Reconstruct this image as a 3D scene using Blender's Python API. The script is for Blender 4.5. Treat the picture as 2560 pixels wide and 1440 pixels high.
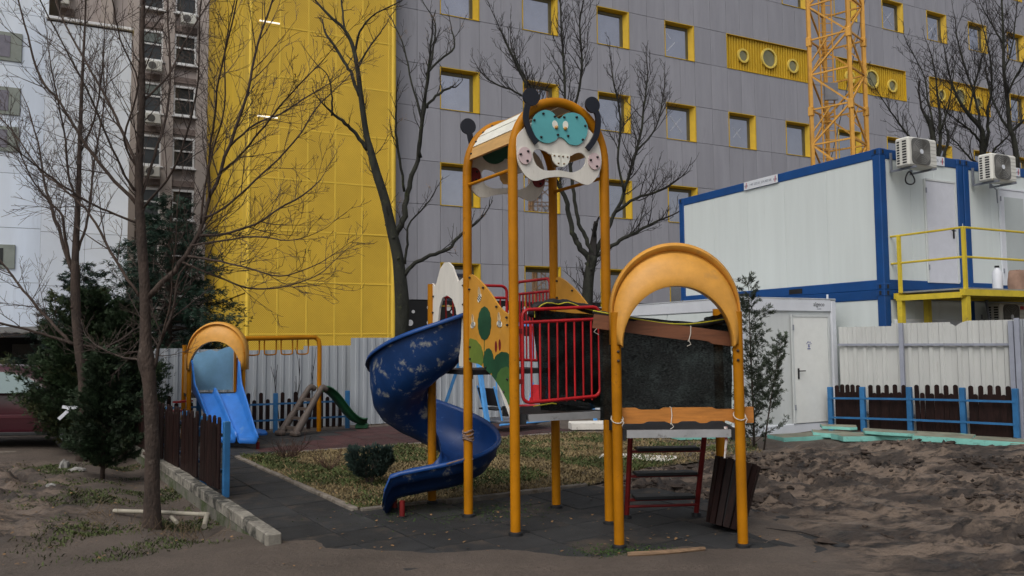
import bpy, bmesh, math, random
import numpy as np
from mathutils import Vector, Matrix, noise

for o in list(bpy.data.objects):
    bpy.data.objects.remove(o)
SC = bpy.context.scene
COL = SC.collection
R = math.radians
rng = random.Random(7)

# ---------------------------------------------------------------- camera
CAM_H = 1.78
cam = bpy.data.cameras.new('camera')
cam.sensor_width = 36.0
cam.lens = 28.0
cam.clip_start = 0.1
cam.clip_end = 2000
camo = bpy.data.objects.new('camera', cam)
COL.objects.link(camo)
pt, rl = 0.0662, -0.0079
fw = Vector((0, math.cos(pt), math.sin(pt)))
up0 = Vector((0, -math.sin(pt), math.cos(pt)))
rt0 = Vector((1, 0, 0))
rt = math.cos(rl) * rt0 + math.sin(rl) * up0
up = -math.sin(rl) * rt0 + math.cos(rl) * up0
camo.matrix_world = Matrix(((rt.x, up.x, -fw.x, 0), (rt.y, up.y, -fw.y, 0), (rt.z, up.z, -fw.z, CAM_H), (0, 0, 0, 1)))
SC.camera = camo

# ---------------------------------------------------------------- sky, sun, exposure (overcast winter day)
world = bpy.data.worlds.new('World')
SC.world = world
world.use_nodes = True
wn = world.node_tree.nodes
wl = world.node_tree.links
wn.clear()
sky = wn.new('ShaderNodeTexSky')
sky.sky_type = 'NISHITA'
sky.sun_disc = False
SUN_EL, SUN_AZ = 52.0, 205.0          # soft light from high behind the camera
sky.sun_elevation = R(SUN_EL)
sky.sun_rotation = R(SUN_AZ)
sky.air_density = 1.0
sky.dust_density = 6.0
sky.ozone_density = 1.0
hs = wn.new('ShaderNodeHueSaturation')
hs.inputs['Saturation'].default_value = 0.46
bg = wn.new('ShaderNodeBackground')
bg.inputs['Strength'].default_value = 0.12
wo = wn.new('ShaderNodeOutputWorld')
wl.new(sky.outputs['Color'], hs.inputs['Color'])
wl.new(hs.outputs['Color'], bg.inputs['Color'])
wl.new(bg.outputs['Background'], wo.inputs['Surface'])
sun = bpy.data.lights.new('sun', 'SUN')
sun.energy = 0.6
sun.angle = R(40)
sun.color = (1.0, 0.98, 0.95)
suno = bpy.data.objects.new('sun', sun)
COL.objects.link(suno)
az = R(SUN_AZ)
sd = Vector((math.sin(az) * math.cos(R(SUN_EL)), math.cos(az) * math.cos(R(SUN_EL)), math.sin(R(SUN_EL))))
suno.rotation_euler = sd.to_track_quat('Z', 'Y').to_euler()
SC.view_settings.view_transform = 'Standard'
SC.view_settings.look = 'None'
SC.view_settings.exposure = 0.15
SC.view_settings.gamma = 1.0
SC.view_settings.use_curve_mapping = False
SC.cycles.max_bounces = 6
SC.cycles.transparent_max_bounces = 12

# ---------------------------------------------------------------- materials
MATS = {}


def mat(name, col, rough=0.6, var=0.12, scale=6.0, dirt=None, bump=0.0, bscale=40.0, metal=0.0, stretch=None, spec=0.4, coat=0.0):
    """Principled material; noise-driven tint variation, optional worn/dirty patches (colour, amount, scale) and fine relief."""
    if name in MATS:
        return MATS[name]
    m = bpy.data.materials.new(name)
    m.use_nodes = True
    nt = m.node_tree
    N, L = nt.nodes, nt.links
    b = N['Principled BSDF']
    b.inputs['Roughness'].default_value = rough
    b.inputs['Metallic'].default_value = metal
    b.inputs['Specular IOR Level'].default_value = spec
    b.inputs['Coat Weight'].default_value = coat
    tc = N.new('ShaderNodeTexCoord')
    oi = N.new('ShaderNodeObjectInfo')
    sc_ = N.new('ShaderNodeVectorMath')
    sc_.operation = 'SCALE'
    sc_.inputs[0].default_value = (37.0, 61.0, 23.0)
    L.new(oi.outputs['Random'], sc_.inputs['Scale'])
    ad_ = N.new('ShaderNodeVectorMath')
    ad_.operation = 'ADD'
    L.new(tc.outputs['Object'], ad_.inputs[0])
    L.new(sc_.outputs['Vector'], ad_.inputs[1])
    vec = raw = ad_.outputs['Vector']
    if stretch:
        mp = N.new('ShaderNodeMapping')
        mp.inputs['Scale'].default_value = stretch
        L.new(vec, mp.inputs['Vector'])
        vec = mp.outputs['Vector']
    n1 = N.new('ShaderNodeTexNoise')
    n1.inputs['Scale'].default_value = scale
    n1.inputs['Detail'].default_value = 6
    n1.inputs['Roughness'].default_value = 0.65
    L.new(vec, n1.inputs['Vector'])
    rp = N.new('ShaderNodeValToRGB')
    c = np.array(col[:3])
    lo = np.clip(c * (1 - var * 1.6), 0, 1)
    hi = np.clip(c * (1 + var * 1.4), 0, 1)
    rp.color_ramp.elements[0].position = 0.28
    rp.color_ramp.elements[1].position = 0.72
    rp.color_ramp.elements[0].color = (*lo, 1)
    rp.color_ramp.elements[1].color = (*hi, 1)
    L.new(n1.outputs['Fac'], rp.inputs['Fac'])
    out = rp.outputs['Color']
    hv = N.new('ShaderNodeHueSaturation')
    mr = N.new('ShaderNodeMapRange')
    mr.inputs['To Min'].default_value = 1 - var * 0.6
    mr.inputs['To Max'].default_value = 1 + var * 0.6
    L.new(oi.outputs['Random'], mr.inputs['Value'])
    L.new(mr.outputs['Result'], hv.inputs['Value'])
    L.new(out, hv.inputs['Color'])
    out = hv.outputs['Color']
    if dirt:
        dc, amt, dsc = dirt[:3]
        n2 = N.new('ShaderNodeTexNoise')
        n2.inputs['Scale'].default_value = dsc
        n2.inputs['Detail'].default_value = 8
        n2.inputs['Roughness'].default_value = 0.7
        L.new((raw if len(dirt) < 4 else vec), n2.inputs['Vector'])
        r2 = N.new('ShaderNodeValToRGB')
        p = 0.72 - 0.4 * amt
        r2.color_ramp.elements[0].position = p
        r2.color_ramp.elements[1].position = min(p + 0.12, 1)
        L.new(n2.outputs['Fac'], r2.inputs['Fac'])
        mx = N.new('ShaderNodeMix')
        mx.data_type = 'RGBA'
        mx.inputs[7].default_value = (*dc, 1)
        L.new(r2.outputs['Color'], mx.inputs[0])
        L.new(out, mx.inputs[6])
        out = mx.outputs[2]
    L.new(out, b.inputs['Base Color'])
    if bump:
        n3 = N.new('ShaderNodeTexNoise')
        n3.inputs['Scale'].default_value = bscale
        n3.inputs['Detail'].default_value = 5
        L.new(vec, n3.inputs['Vector'])
        bp = N.new('ShaderNodeBump')
        bp.inputs['Strength'].default_value = bump
        bp.inputs['Distance'].default_value = 0.02
        L.new(n3.outputs['Fac'], bp.inputs['Height'])
        L.new(bp.outputs['Normal'], b.inputs['Normal'])
    MATS[name] = m
    return m


YEL = mat('yellow_tube_paint', (0.40, 0.155, 0.002), 0.5, 0.14, 3, dirt=((0.15, 0.065, 0.012), 0.30, 13), spec=0.18)
YELP = mat('yellow_plastic', (0.60, 0.29, 0.045), 0.45, 0.12, 5, dirt=((0.42, 0.22, 0.06), 0.4, 4), bump=0.05)
ORPAN = mat('orange_panel', (0.52, 0.25, 0.03), 0.5, 0.1, 4, dirt=((0.62, 0.42, 0.16), 0.2, 12))
BLUSL = mat('blue_slide', (0.004, 0.026, 0.098), 0.42, 0.2, 3, spec=0.3, dirt=((0.32, 0.32, 0.27), 0.42, 6.0), bump=0.04, bscale=25)
BLUIN = mat('blue_slide_inside', (0.007, 0.050, 0.20), 0.4, 0.12, 3, dirt=((0.08, 0.16, 0.36), 0.3, 6))
BLUBR = mat('blue_plastic_bright', (0.03, 0.16, 0.52), 0.35, 0.12, 3, dirt=((0.10, 0.24, 0.5), 0.3, 5))
BLUPT = mat('blue_post_paint', (0.025, 0.13, 0.30), 0.5, 0.15, 6, dirt=((0.02, 0.10, 0.26), 0.25, 8))
LBLU = mat('light_blue_paint', (0.10, 0.35, 0.75), 0.4, 0.12, 5, dirt=((0.3, 0.35, 0.4), 0.15, 8))
SKYP = mat('pale_blue_panel', (0.20, 0.42, 0.66), 0.45, 0.12, 3)
REDP = mat('red_paint', (0.42, 0.012, 0.016), 0.4, 0.15, 8, dirt=((0.16, 0.02, 0.02), 0.2, 10))
REDD = mat('dark_red_paint', (0.15, 0.008, 0.008), 0.5, 0.2, 8, dirt=((0.05, 0.02, 0.015), 0.3, 14))
WHP = mat('offwhite_panel', (0.66, 0.64, 0.58), 0.5, 0.08, 3, dirt=((0.44, 0.42, 0.36), 0.3, 6, 1), stretch=(4, 4, 0.6))
TEAL = mat('teal_panel', (0.10, 0.38, 0.40), 0.45, 0.06, 5)
DKGR = mat('dark_green_panel', (0.01, 0.07, 0.04), 0.5, 0.1, 5)
PINK = mat('pink_panel', (0.60, 0.47, 0.47), 0.5, 0.06, 5)
BLK = mat('black_rubber', (0.012, 0.013, 0.015), 0.6, 0.2, 6)
NAVY = mat('navy_panel', (0.008, 0.010, 0.018), 0.5, 0.1, 5)
TAN = mat('tan_slat', (0.52, 0.31, 0.11), 0.55, 0.14, 3, stretch=(1, 1, 6), dirt=((0.3, 0.2, 0.1), 0.2, 8))
CREAM = mat('cream_slat', (0.74, 0.74, 0.66), 0.5, 0.08, 3)
WOODO = mat('orange_stained_wood', (0.40, 0.155, 0.028), 0.55, 0.22, 3, stretch=(1, 8, 8), dirt=((0.2, 0.08, 0.02), 0.25, 12, 1), bump=0.1)
WOODD = mat('brown_stained_wood', (0.15, 0.055, 0.024), 0.6, 0.25, 3, stretch=(1, 8, 8), bump=0.1)
ALU = mat('aluminium_edge', (0.42, 0.43, 0.44), 0.45, 0.1, 5, metal=0.5, dirt=((0.2, 0.19, 0.18), 0.35, 8))
GREYST = mat('grey_steel', (0.23, 0.25, 0.29), 0.5, 0.12, 5, metal=0.3, dirt=((0.12, 0.11, 0.1), 0.25, 8))
DECK = mat('dark_deck', (0.03, 0.03, 0.033), 0.7, 0.2, 12, bump=0.2, bscale=150)
PICK = mat('dark_brown_picket', (0.016, 0.007, 0.006), 0.55, 0.4, 4, stretch=(6, 6, 1), spec=0.2, dirt=((0.036, 0.014, 0.011), 0.35, 10, 1), bump=0.1)
CONC = mat('weathered_concrete', (0.24, 0.225, 0.19), 0.9, 0.3, 5, dirt=((0.035, 0.035, 0.03), 0.60, 3), bump=0.4, bscale=60)
CONCM = mat('mossy_concrete', (0.14, 0.135, 0.11), 0.95, 0.25, 4, dirt=((0.045, 0.065, 0.02), 0.6, 2.5), bump=0.4, bscale=50)
KERB = mat('kerb_concrete', (0.17, 0.15, 0.125), 0.9, 0.25, 6, dirt=((0.08, 0.06, 0.04), 0.5, 7), bump=0.3)
RUB = mat('black_rubber_tile', (0.022, 0.023, 0.024), 0.85, 0.3, 3, dirt=((0.060, 0.048, 0.038), 0.46, 1.3), bump=0.5, bscale=180)
RUBR = mat('red_rubber_tile', (0.055, 0.022, 0.022), 0.85, 0.3, 3, dirt=((0.05, 0.04, 0.035), 0.45, 1.6), bump=0.5, bscale=180)
GREYF = mat('grey_facade_panel', (0.285, 0.29, 0.325), 0.62, 0.075, 0.8, dirt=((0.255, 0.258, 0.285), 0.36, 1.2, 1), stretch=(3, 3, 0.35), bump=0.06, bscale=30)
DARKW = mat('dark_joint', (0.035, 0.035, 0.04), 0.9, 0.1, 4)
BLKW = mat('black_plinth', (0.008, 0.008, 0.009), 0.5, 0.2, 4)
YELW = mat('yellow_reveal', (0.54, 0.35, 0.014), 0.55, 0.08, 2)
YELD = mat('yellow_slat_cladding', (0.52, 0.33, 0.014), 0.55, 0.08, 2)
OLIV = mat('olive_frame', (0.10, 0.085, 0.035), 0.5, 0.1, 3)
YELB = mat('yellow_mesh_frame', (0.70, 0.48, 0.05), 0.6, 0.06, 2)
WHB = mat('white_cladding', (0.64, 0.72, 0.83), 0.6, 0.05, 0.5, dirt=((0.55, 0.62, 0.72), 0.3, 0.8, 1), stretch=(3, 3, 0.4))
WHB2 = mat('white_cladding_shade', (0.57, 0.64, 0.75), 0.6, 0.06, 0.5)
GRNF = mat('grey_green_frame', (0.22, 0.25, 0.23), 0.6, 0.1, 3)
BEIG = mat('beige_render', (0.42, 0.375, 0.36), 0.85, 0.1, 0.6, dirt=((0.33, 0.29, 0.275), 0.35, 1.2, 1), stretch=(2, 2, 0.5))
BEIL = mat('pale_beige_render', (0.46, 0.405, 0.37), 0.85, 0.1, 0.6, dirt=((0.34, 0.30, 0.28), 0.35, 1.2, 1), stretch=(2, 2, 0.5))
PVC = mat('white_pvc', (0.72, 0.73, 0.73), 0.45, 0.06, 3)
CWH = mat('container_white', (0.585, 0.64, 0.635), 0.5, 0.03, 1.0, dirt=((0.50, 0.535, 0.52), 0.22, 1.6, 1), stretch=(5, 5, 0.4))
CWH2 = mat('cabin_grey_white', (0.55, 0.58, 0.58), 0.5, 0.05, 1.0, dirt=((0.45, 0.47, 0.47), 0.2, 2.0, 1), stretch=(5, 5, 0.4))
CBLU = mat('container_blue', (0.002, 0.052, 0.20), 0.5, 0.1, 2, dirt=((0.006, 0.055, 0.18), 0.25, 5))
CWT = mat('bright_white_trim', (0.62, 0.65, 0.70), 0.45, 0.05, 2, dirt=((0.45, 0.46, 0.46), 0.2, 4))
YRAIL = mat('yellow_rail_paint', (0.60, 0.46, 0.035), 0.5, 0.12, 4, dirt=((0.32, 0.24, 0.05), 0.3, 7))
ACW = mat('aircon_shell', (0.62, 0.62, 0.57), 0.45, 0.05, 3, dirt=((0.42, 0.41, 0.36), 0.25, 6))
ACG = mat('aircon_grille', (0.10, 0.10, 0.095), 0.6, 0.15, 20)
CRAN = mat('crane_yellow', (0.58, 0.30, 0.05), 0.5, 0.12, 3, dirt=((0.30, 0.14, 0.04), 0.25, 6))
CORR = mat('white_sheet_metal', (0.52, 0.535, 0.52), 0.45, 0.05, 1.2, dirt=((0.38, 0.37, 0.33), 0.25, 2.0, 1), stretch=(3, 3, 0.5), metal=0.1)
CORG = mat('grey_sheet_metal', (0.36, 0.39, 0.42), 0.45, 0.06, 1.2, dirt=((0.27, 0.27, 0.26), 0.25, 2.0, 1), stretch=(3, 3, 0.5), metal=0.1)
FENP = mat('fence_post_metal', (0.27, 0.29, 0.35), 0.5, 0.1, 4)
FOAM = mat('turquoise_foam', (0.20, 0.50, 0.44), 0.75, 0.12, 4, dirt=((0.11, 0.20, 0.17), 0.35, 6), bump=0.15)
FOAMT = mat('muddy_foam_top', (0.20, 0.20, 0.15), 0.85, 0.25, 3, dirt=((0.15, 0.34, 0.29), 0.35, 4), bump=0.2)
STYR = mat('dirty_white_foam', (0.62, 0.60, 0.55), 0.8, 0.1, 4, dirt=((0.16, 0.12, 0.08), 0.33, 7), bump=0.2)
BARK1 = mat('brown_bark', (0.052, 0.036, 0.028), 0.85, 0.35, 9, stretch=(1, 1, 0.5), dirt=((0.10, 0.08, 0.065), 0.33, 12), bump=0.9, bscale=45)
BARKG = mat('mossy_bark', (0.018, 0.019, 0.014), 0.9, 0.4, 6, stretch=(1, 1, 0.4), dirt=((0.042, 0.05, 0.018), 0.40, 5), bump=0.8, bscale=35)
TWIG = mat('red_brown_twig', (0.045, 0.030, 0.024), 0.7, 0.3, 6, dirt=((0.14, 0.12, 0.10), 0.32, 5))
TWIGD = mat('dark_twig', (0.016, 0.013, 0.012), 0.8, 0.3, 6)
SEED = mat('dry_seed_head', (0.24, 0.16, 0.09), 0.9, 0.3, 10)
THUJ = mat('thuja_green', (0.020, 0.042, 0.014), 0.75, 0.5, 1.6, dirt=((0.065, 0.065, 0.018), 0.45, 1.7))
FIRG = mat('fir_green', (0.012, 0.033, 0.020), 0.75, 0.5, 1.2, dirt=((0.022, 0.050, 0.022), 0.4, 1.5))
JUNI = mat('blue_green_juniper', (0.016, 0.034, 0.027), 0.8, 0.4, 7)
CYPR = mat('grey_green_cypress', (0.042, 0.058, 0.036), 0.8, 0.4, 4, dirt=((0.085, 0.075, 0.04), 0.3, 3))
DRYS = mat('dry_red_shrub', (0.060, 0.030, 0.022), 0.85, 0.3, 10)
GRAS = mat('green_grass', (0.060, 0.080, 0.022), 0.8, 0.45, 2.0, dirt=((0.12, 0.11, 0.04), 0.4, 3))
GRAD = mat('dry_grass', (0.23, 0.175, 0.085), 0.85, 0.35, 2.0, dirt=((0.12, 0.09, 0.045), 0.4, 3))
LEAF = mat('fallen_leaf', (0.22, 0.13, 0.06), 0.85, 0.5, 30)
MAROON = mat('maroon_car_paint', (0.040, 0.004, 0.010), 0.3, 0.05, 3, coat=0.3)
TYRE = mat('tyre', (0.015, 0.015, 0.015), 0.85, 0.15, 8)
STONE = mat('pale_stone', (0.24, 0.235, 0.22), 0.9, 0.2, 12, bump=0.4)
STRING = mat('white_string', (0.55, 0.52, 0.46), 0.9, 0.15, 20)
TAPE = mat('red_white_tape', (0.45, 0.05, 0.06), 0.6, 0.1, 4, dirt=((0.6, 0.58, 0.56), 0.9, 18))
PAPER = mat('brown_paper', (0.30, 0.19, 0.14), 0.85, 0.15, 5, bump=0.3, bscale=12)
PIPE = mat('old_white_pipe', (0.27, 0.25, 0.20), 0.6, 0.15, 6, dirt=((0.2, 0.16, 0.1), 0.35, 9))
PBRN = mat('brown_plastic', (0.085, 0.066, 0.055), 0.6, 0.12, 5, dirt=((0.13, 0.11, 0.09), 0.4, 8))
PGRN = mat('dark_green_plastic', (0.012, 0.075, 0.032), 0.45, 0.12, 5)
TARP = mat('black_tarp', (0.010, 0.011, 0.012), 0.6, 0.2, 8, bump=0.3, bscale=60)
INKD = mat('dark_ink', (0.02, 0.025, 0.03), 0.6, 0.05)
INKG = mat('grey_ink', (0.14, 0.17, 0.21), 0.6, 0.05)
INKR = mat('red_ink', (0.45, 0.03, 0.06), 0.6, 0.05)
INKB = mat('blue_ink', (0.04, 0.05, 0.25), 0.6, 0.05)
BOLT = mat('black_bolt_cap', (0.012, 0.010, 0.011), 0.35, 0.1)
YTAPE = mat('yellow_net_edge', (0.48, 0.44, 0.03), 0.6, 0.15)
STICK = mat('weathered_stick', (0.17, 0.11, 0.065), 0.85, 0.3, 5, stretch=(1, 8, 8), bump=0.2)
GLOSSY = {}


def glass(name, col, rough=0.04, metal=0.85, var=0.0):
    m = mat(name, col, rough, var, 1.5, metal=metal)
    return m


GLS = glass('coated_glass', (0.50, 0.50, 0.545), 0.03, 0.9, 0.05)
GLD = glass('dark_window_glass', (0.035, 0.04, 0.042), 0.06, 0.0, 0.2)
GLC = glass('car_glass', (0.05, 0.08, 0.085), 0.05, 0.3)
FROST = mat('frosted_pane', (0.40, 0.44, 0.44), 0.35, 0.06, 1)
lampm = bpy.data.materials.new('lit_tube')
lampm.use_nodes = True
lampm.node_tree.nodes['Principled BSDF'].inputs['Emission Color'].default_value = (1, 0.93, 0.72, 1)
lampm.node_tree.nodes['Principled BSDF'].inputs['Emission Strength'].default_value = 0.9


def perforated():
    """yellow sheet metal with small round holes showing the dark behind"""
    m = mat('perforated_yellow_sheet', (0.70, 0.465, 0.045), 0.6, 0.08, 0.5)
    nt = m.node_tree
    N, L = nt.nodes, nt.links
    b = N['Principled BSDF']
    src = b.inputs['Base Color'].links[0].from_socket
    tc = N.new('ShaderNodeTexCoord')
    mp = N.new('ShaderNodeMapping')
    mp.inputs['Rotation'].default_value = (0, R(45), 0)
    mp.inputs['Scale'].default_value = (1, 0.001, 1)
    L.new(tc.outputs['Object'], mp.inputs['Vector'])
    v = N.new('ShaderNodeTexVoronoi')
    v.inputs['Scale'].default_value = 24
    v.inputs['Randomness'].default_value = 0
    L.new(mp.outputs['Vector'], v.inputs['Vector'])
    rp = N.new('ShaderNodeValToRGB')
    rp.color_ramp.elements[0].position = 0.24
    rp.color_ramp.elements[0].color = (0.46, 0.38, 0.16, 1)
    rp.color_ramp.elements[1].position = 0.36
    rp.color_ramp.elements[1].color = (1, 1, 1, 1)
    L.new(v.outputs['Distance'], rp.inputs['Fac'])
    mx = N.new('ShaderNodeMix')
    mx.data_type = 'RGBA'
    mx.blend_type = 'MULTIPLY'
    mx.inputs[0].default_value = 1
    L.new(src, mx.inputs[6])
    L.new(rp.outputs['Color'], mx.inputs[7])
    L.new(mx.outputs[2], b.inputs['Base Color'])
    return m


PERF = perforated()


def net_material():
    m = bpy.data.materials.new('black_shade_net')
    m.use_nodes = True
    nt = m.node_tree
    N, L = nt.nodes, nt.links
    b = N['Principled BSDF']
    b.inputs['Roughness'].default_value = 0.8
    b.inputs['Specular IOR Level'].default_value = 0.1
    tc = N.new('ShaderNodeTexCoord')
    mp = N.new('ShaderNodeMapping')
    mp.inputs['Scale'].default_value = (55, 55, 170)
    L.new(tc.outputs['Object'], mp.inputs['Vector'])
    n = N.new('ShaderNodeTexNoise')
    n.inputs['Scale'].default_value = 1.0
    n.inputs['Detail'].default_value = 4
    L.new(mp.outputs['Vector'], n.inputs['Vector'])
    n2 = N.new('ShaderNodeTexNoise')
    n2.inputs['Scale'].default_value = 5
    n2.inputs['Detail'].default_value = 4
    L.new(tc.outputs['Object'], n2.inputs['Vector'])
    ml = N.new('ShaderNodeMath')
    ml.operation = 'MULTIPLY'
    L.new(n.outputs['Fac'], ml.inputs[0])
    L.new(n2.outputs['Fac'], ml.inputs[1])
    rp = N.new('ShaderNodeValToRGB')
    rp.color_ramp.elements[0].position = 0.22
    rp.color_ramp.elements[0].color = (0.003, 0.004, 0.004, 1)
    rp.color_ramp.elements[1].position = 0.40
    rp.color_ramp.elements[1].color = (0.022, 0.031, 0.030, 1)
    L.new(ml.outputs[0], rp.inputs['Fac'])
    L.new(rp.outputs['Color'], b.inputs['Base Color'])
    ra = N.new('ShaderNodeMapRange')
    ra.inputs['From Min'].default_value = 0.35
    ra.inputs['From Max'].default_value = 0.6
    ra.inputs['To Min'].default_value = 1.0
    ra.inputs['To Max'].default_value = 0.965
    L.new(n.outputs['Fac'], ra.inputs['Value'])
    L.new(ra.outputs['Result'], b.inputs['Alpha'])
    return m


NET = net_material()

# ---------------------------------------------------------------- mesh helpers


def V(*a):
    return Vector(a)


class MB:
    """collects faces; build() links them as one mesh object"""

    def __init__(self, M=None):
        self.v, self.f, self.mi = [], [], []
        self.M = M
        self.cur = 0

    def add(self, vs, fs):
        o = len(self.v)
        if self.M is not None:
            vs = [self.M @ Vector(p) for p in vs]
        self.v.extend([tuple(p) for p in vs])
        self.f.extend([tuple(i + o for i in f) for f in fs])
        self.mi.extend([self.cur] * len(fs))
        return self

    def box(self, c, s, rz=0.0, bev=0.0, rx=0.0, ry=0.0):
        x, y, z = s[0] / 2, s[1] / 2, s[2] / 2
        if bev <= 0:
            p = [(-x, -y, -z), (x, -y, -z), (x, y, -z), (-x, y, -z), (-x, -y, z), (x, -y, z), (x, y, z), (-x, y, z)]
            fs = [(0, 3, 2, 1), (4, 5, 6, 7), (0, 1, 5, 4), (1, 2, 6, 5), (2, 3, 7, 6), (3, 0, 4, 7)]
        else:
            b = min(bev, x * .9, y * .9, z * .9)
            p = []
            for sz in (-1, 1):
                for sx, sy in ((-1, -1), (1, -1), (1, 1), (-1, 1)):
                    p += [(sx * (x - b), sy * (y - b), sz * z), (sx * x, sy * (y - b), sz * (z - b)), (sx * (x - b), sy * y, sz * (z - b))]
            I = lambda c, k, t: (t * 4 + c) * 3 + k
            fs = [(I(3, 0, 0), I(2, 0, 0), I(1, 0, 0), I(0, 0, 0)), (I(0, 0, 1), I(1, 0, 1), I(2, 0, 1), I(3, 0, 1))]
            fs += [(I(0, 2, 0), I(1, 2, 0), I(1, 2, 1), I(0, 2, 1)), (I(2, 2, 0), I(3, 2, 0), I(3, 2, 1), I(2, 2, 1)),
                   (I(1, 1, 0), I(2, 1, 0), I(2, 1, 1), I(1, 1, 1)), (I(3, 1, 0), I(0, 1, 0), I(0, 1, 1), I(3, 1, 1))]
            for a, bb, k in ((0, 1, 2), (1, 2, 1), (2, 3, 2), (3, 0, 1)):
                fs.append((I(a, 0, 0), I(bb, 0, 0), I(bb, k, 0), I(a, k, 0)))
                fs.append((I(a, k, 1), I(bb, k, 1), I(bb, 0, 1), I(a, 0, 1)))
            for c_ in range(4):
                k0, k1 = (1, 2) if c_ % 2 == 0 else (2, 1)
                fs.append((I(c_, 1, 0), I(c_, 2, 0), I(c_, 2, 1), I(c_, 1, 1)) if c_ in (1, 3) else (I(c_, 2, 0), I(c_, 1, 0), I(c_, 1, 1), I(c_, 2, 1)))
                fs.append((I(c_, 0, 0), I(c_, 1, 0), I(c_, 2, 0)))
                fs.append((I(c_, 0, 1), I(c_, 2, 1), I(c_, 1, 1)))
        T = Matrix.Translation(c) @ Matrix.Rotation(rz, 4, 'Z') @ Matrix.Rotation(ry, 4, 'Y') @ Matrix.Rotation(rx, 4, 'X')
        return self.add([T @ Vector(q) for q in p], fs)

    def bar(self, a, b, w, h=None, up=(0, 0, 1)):
        """square bar from a to b"""
        a, b = Vector(a), Vector(b)
        h = h or w
        d = (b - a).normalized()
        u = Vector(up)
        if abs(d.dot(u)) > .98:
            u = Vector((1, 0, 0))
        s = d.cross(u).normalized()
        u = s.cross(d).normalized()
        p = []
        for q in (a, b):
            for i, j in ((-1, -1), (1, -1), (1, 1), (-1, 1)):
                p.append(q + s * (i * w / 2) + u * (j * h / 2))
        return self.add(p, [(0, 1, 2, 3), (7, 6, 5, 4), (0, 4, 5, 1), (1, 5, 6, 2), (2, 6, 7, 3), (3, 7, 4, 0)])

    def tube(self, pts, r, n=8, cap=True):
        pts = [Vector(p) for p in pts]
        m = len(pts)
        rs = r if isinstance(r, (list, tuple)) else [r] * m
        vs, fs = [], []
        t0 = (pts[1] - pts[0]).normalized()
        ref = Vector((0, 0, 1)) if abs(t0.z) < .9 else Vector((1, 0, 0))
        s = t0.cross(ref).normalized()
        for i in range(m):
            if i == 0:
                t = pts[1] - pts[0]
            elif i == m - 1:
                t = pts[-1] - pts[-2]
            else:
                t = (pts[i + 1] - pts[i]).normalized() + (pts[i] - pts[i - 1]).normalized()
            if t.length < 1e-9:
                t = t0
            t.normalize()
            s = (s - t * s.dot(t))
            if s.length < 1e-6:
                s = t.orthogonal()
            s.normalize()
            u = t.cross(s)
            for k in range(n):
                a = 2 * math.pi * k / n
                vs.append(pts[i] + (s * math.cos(a) + u * math.sin(a)) * rs[i])
        for i in range(m - 1):
            for k in range(n):
                k2 = (k + 1) % n
                fs.append((i * n + k, i * n + k2, (i + 1) * n + k2, (i + 1) * n + k))
        if cap:
            fs.append(tuple(range(n - 1, -1, -1)))
            fs.append(tuple((m - 1) * n + k for k in range(n)))
        return self.add(vs, fs)

    def prism(self, poly, o, u, v, th, holes=()):
        """polygon in the (u,v) plane at o, thickness th along u x v (both ways /2)"""
        o, u, v = Vector(o), Vector(u).normalized(), Vector(v).normalized()
        n = u.cross(v).normalized()
        if not holes:
            k = len(poly)
            vs = [o + u * a + v * b + n * (th / 2) for a, b in poly] + [o + u * a + v * b - n * (th / 2) for a, b in poly]
            fs = [tuple(range(k)), tuple(range(2 * k - 1, k - 1, -1))]
            fs += [(i, k + i, k + (i + 1) % k, (i + 1) % k) for i in range(k)]
            return self.add(vs, fs)
        bm = bmesh.new()
        es = []
        for ring in [poly] + list(holes):
            bv = [bm.verts.new((a, b, 0)) for a, b in ring]
            for i in range(len(bv)):
                es.append(bm.edges.new((bv[i], bv[(i + 1) % len(bv)])))
        bmesh.ops.triangle_fill(bm, edges=es, use_beauty=True, use_dissolve=False, normal=(0, 0, 1))
        bm.verts.index_update()
        base = [(q.co.x, q.co.y) for q in bm.verts]
        tri = [[q.index for q in f.verts] for f in bm.faces]
        bm.free()
        k = len(base)
        vs = [o + u * a + v * b + n * (th / 2) for a, b in base] + [o + u * a + v * b - n * (th / 2) for a, b in base]
        fs = []
        for t in tri:
            a, b, c = (Vector((*base[i], 0)) for i in t)
            if (b - a).cross(c - a).z < 0:
                t = t[::-1]
            fs.append(tuple(t))
            fs.append(tuple(i + k for i in t[::-1]))
        st = 0
        for ri, ring in enumerate([poly] + list(holes)):
            m = len(ring)
            area = sum(ring[i][0] * ring[(i + 1) % m][1] - ring[(i + 1) % m][0] * ring[i][1] for i in range(m))
            ccw = area > 0
            for i in range(m):
                i2 = (i + 1) % m
                q = (st + i, st + k + i, st + k + i2, st + i2)
                if (ccw and ri) or (not ccw and not ri):
                    q = q[::-1]
                fs.append(q)
            st += m
        return self.add(vs, fs)

    def cyl(self, a, b, r, n=12, r2=None):
        return self.tube([a, b], [r, r if r2 is None else r2], n)

    def ball(self, c, r, n=8, sz=1.0):
        vs, fs = [], []
        c = Vector(c)
        m = n // 2 + 1
        for i in range(m + 1):
            th = math.pi * i / m
            for k in range(n):
                a = 2 * math.pi * k / n
                vs.append(c + Vector((math.sin(th) * math.cos(a) * r, math.sin(th) * math.sin(a) * r, math.cos(th) * r * sz)))
        for i in range(m):
            for k in range(n):
                k2 = (k + 1) % n
                fs.append((i * n + k, (i + 1) * n + k, (i + 1) * n + k2, i * n + k2))
        return self.add(vs, fs)

    def grid(self, rows):
        """rows: list of equally long lists of points"""
        n, m = len(rows), len(rows[0])
        vs = [p for r_ in rows for p in r_]
        fs = [(i * m + j, i * m + j + 1, (i + 1) * m + j + 1, (i + 1) * m + j) for i in range(n - 1) for j in range(m - 1)]
        return self.add(vs, fs)

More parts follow.
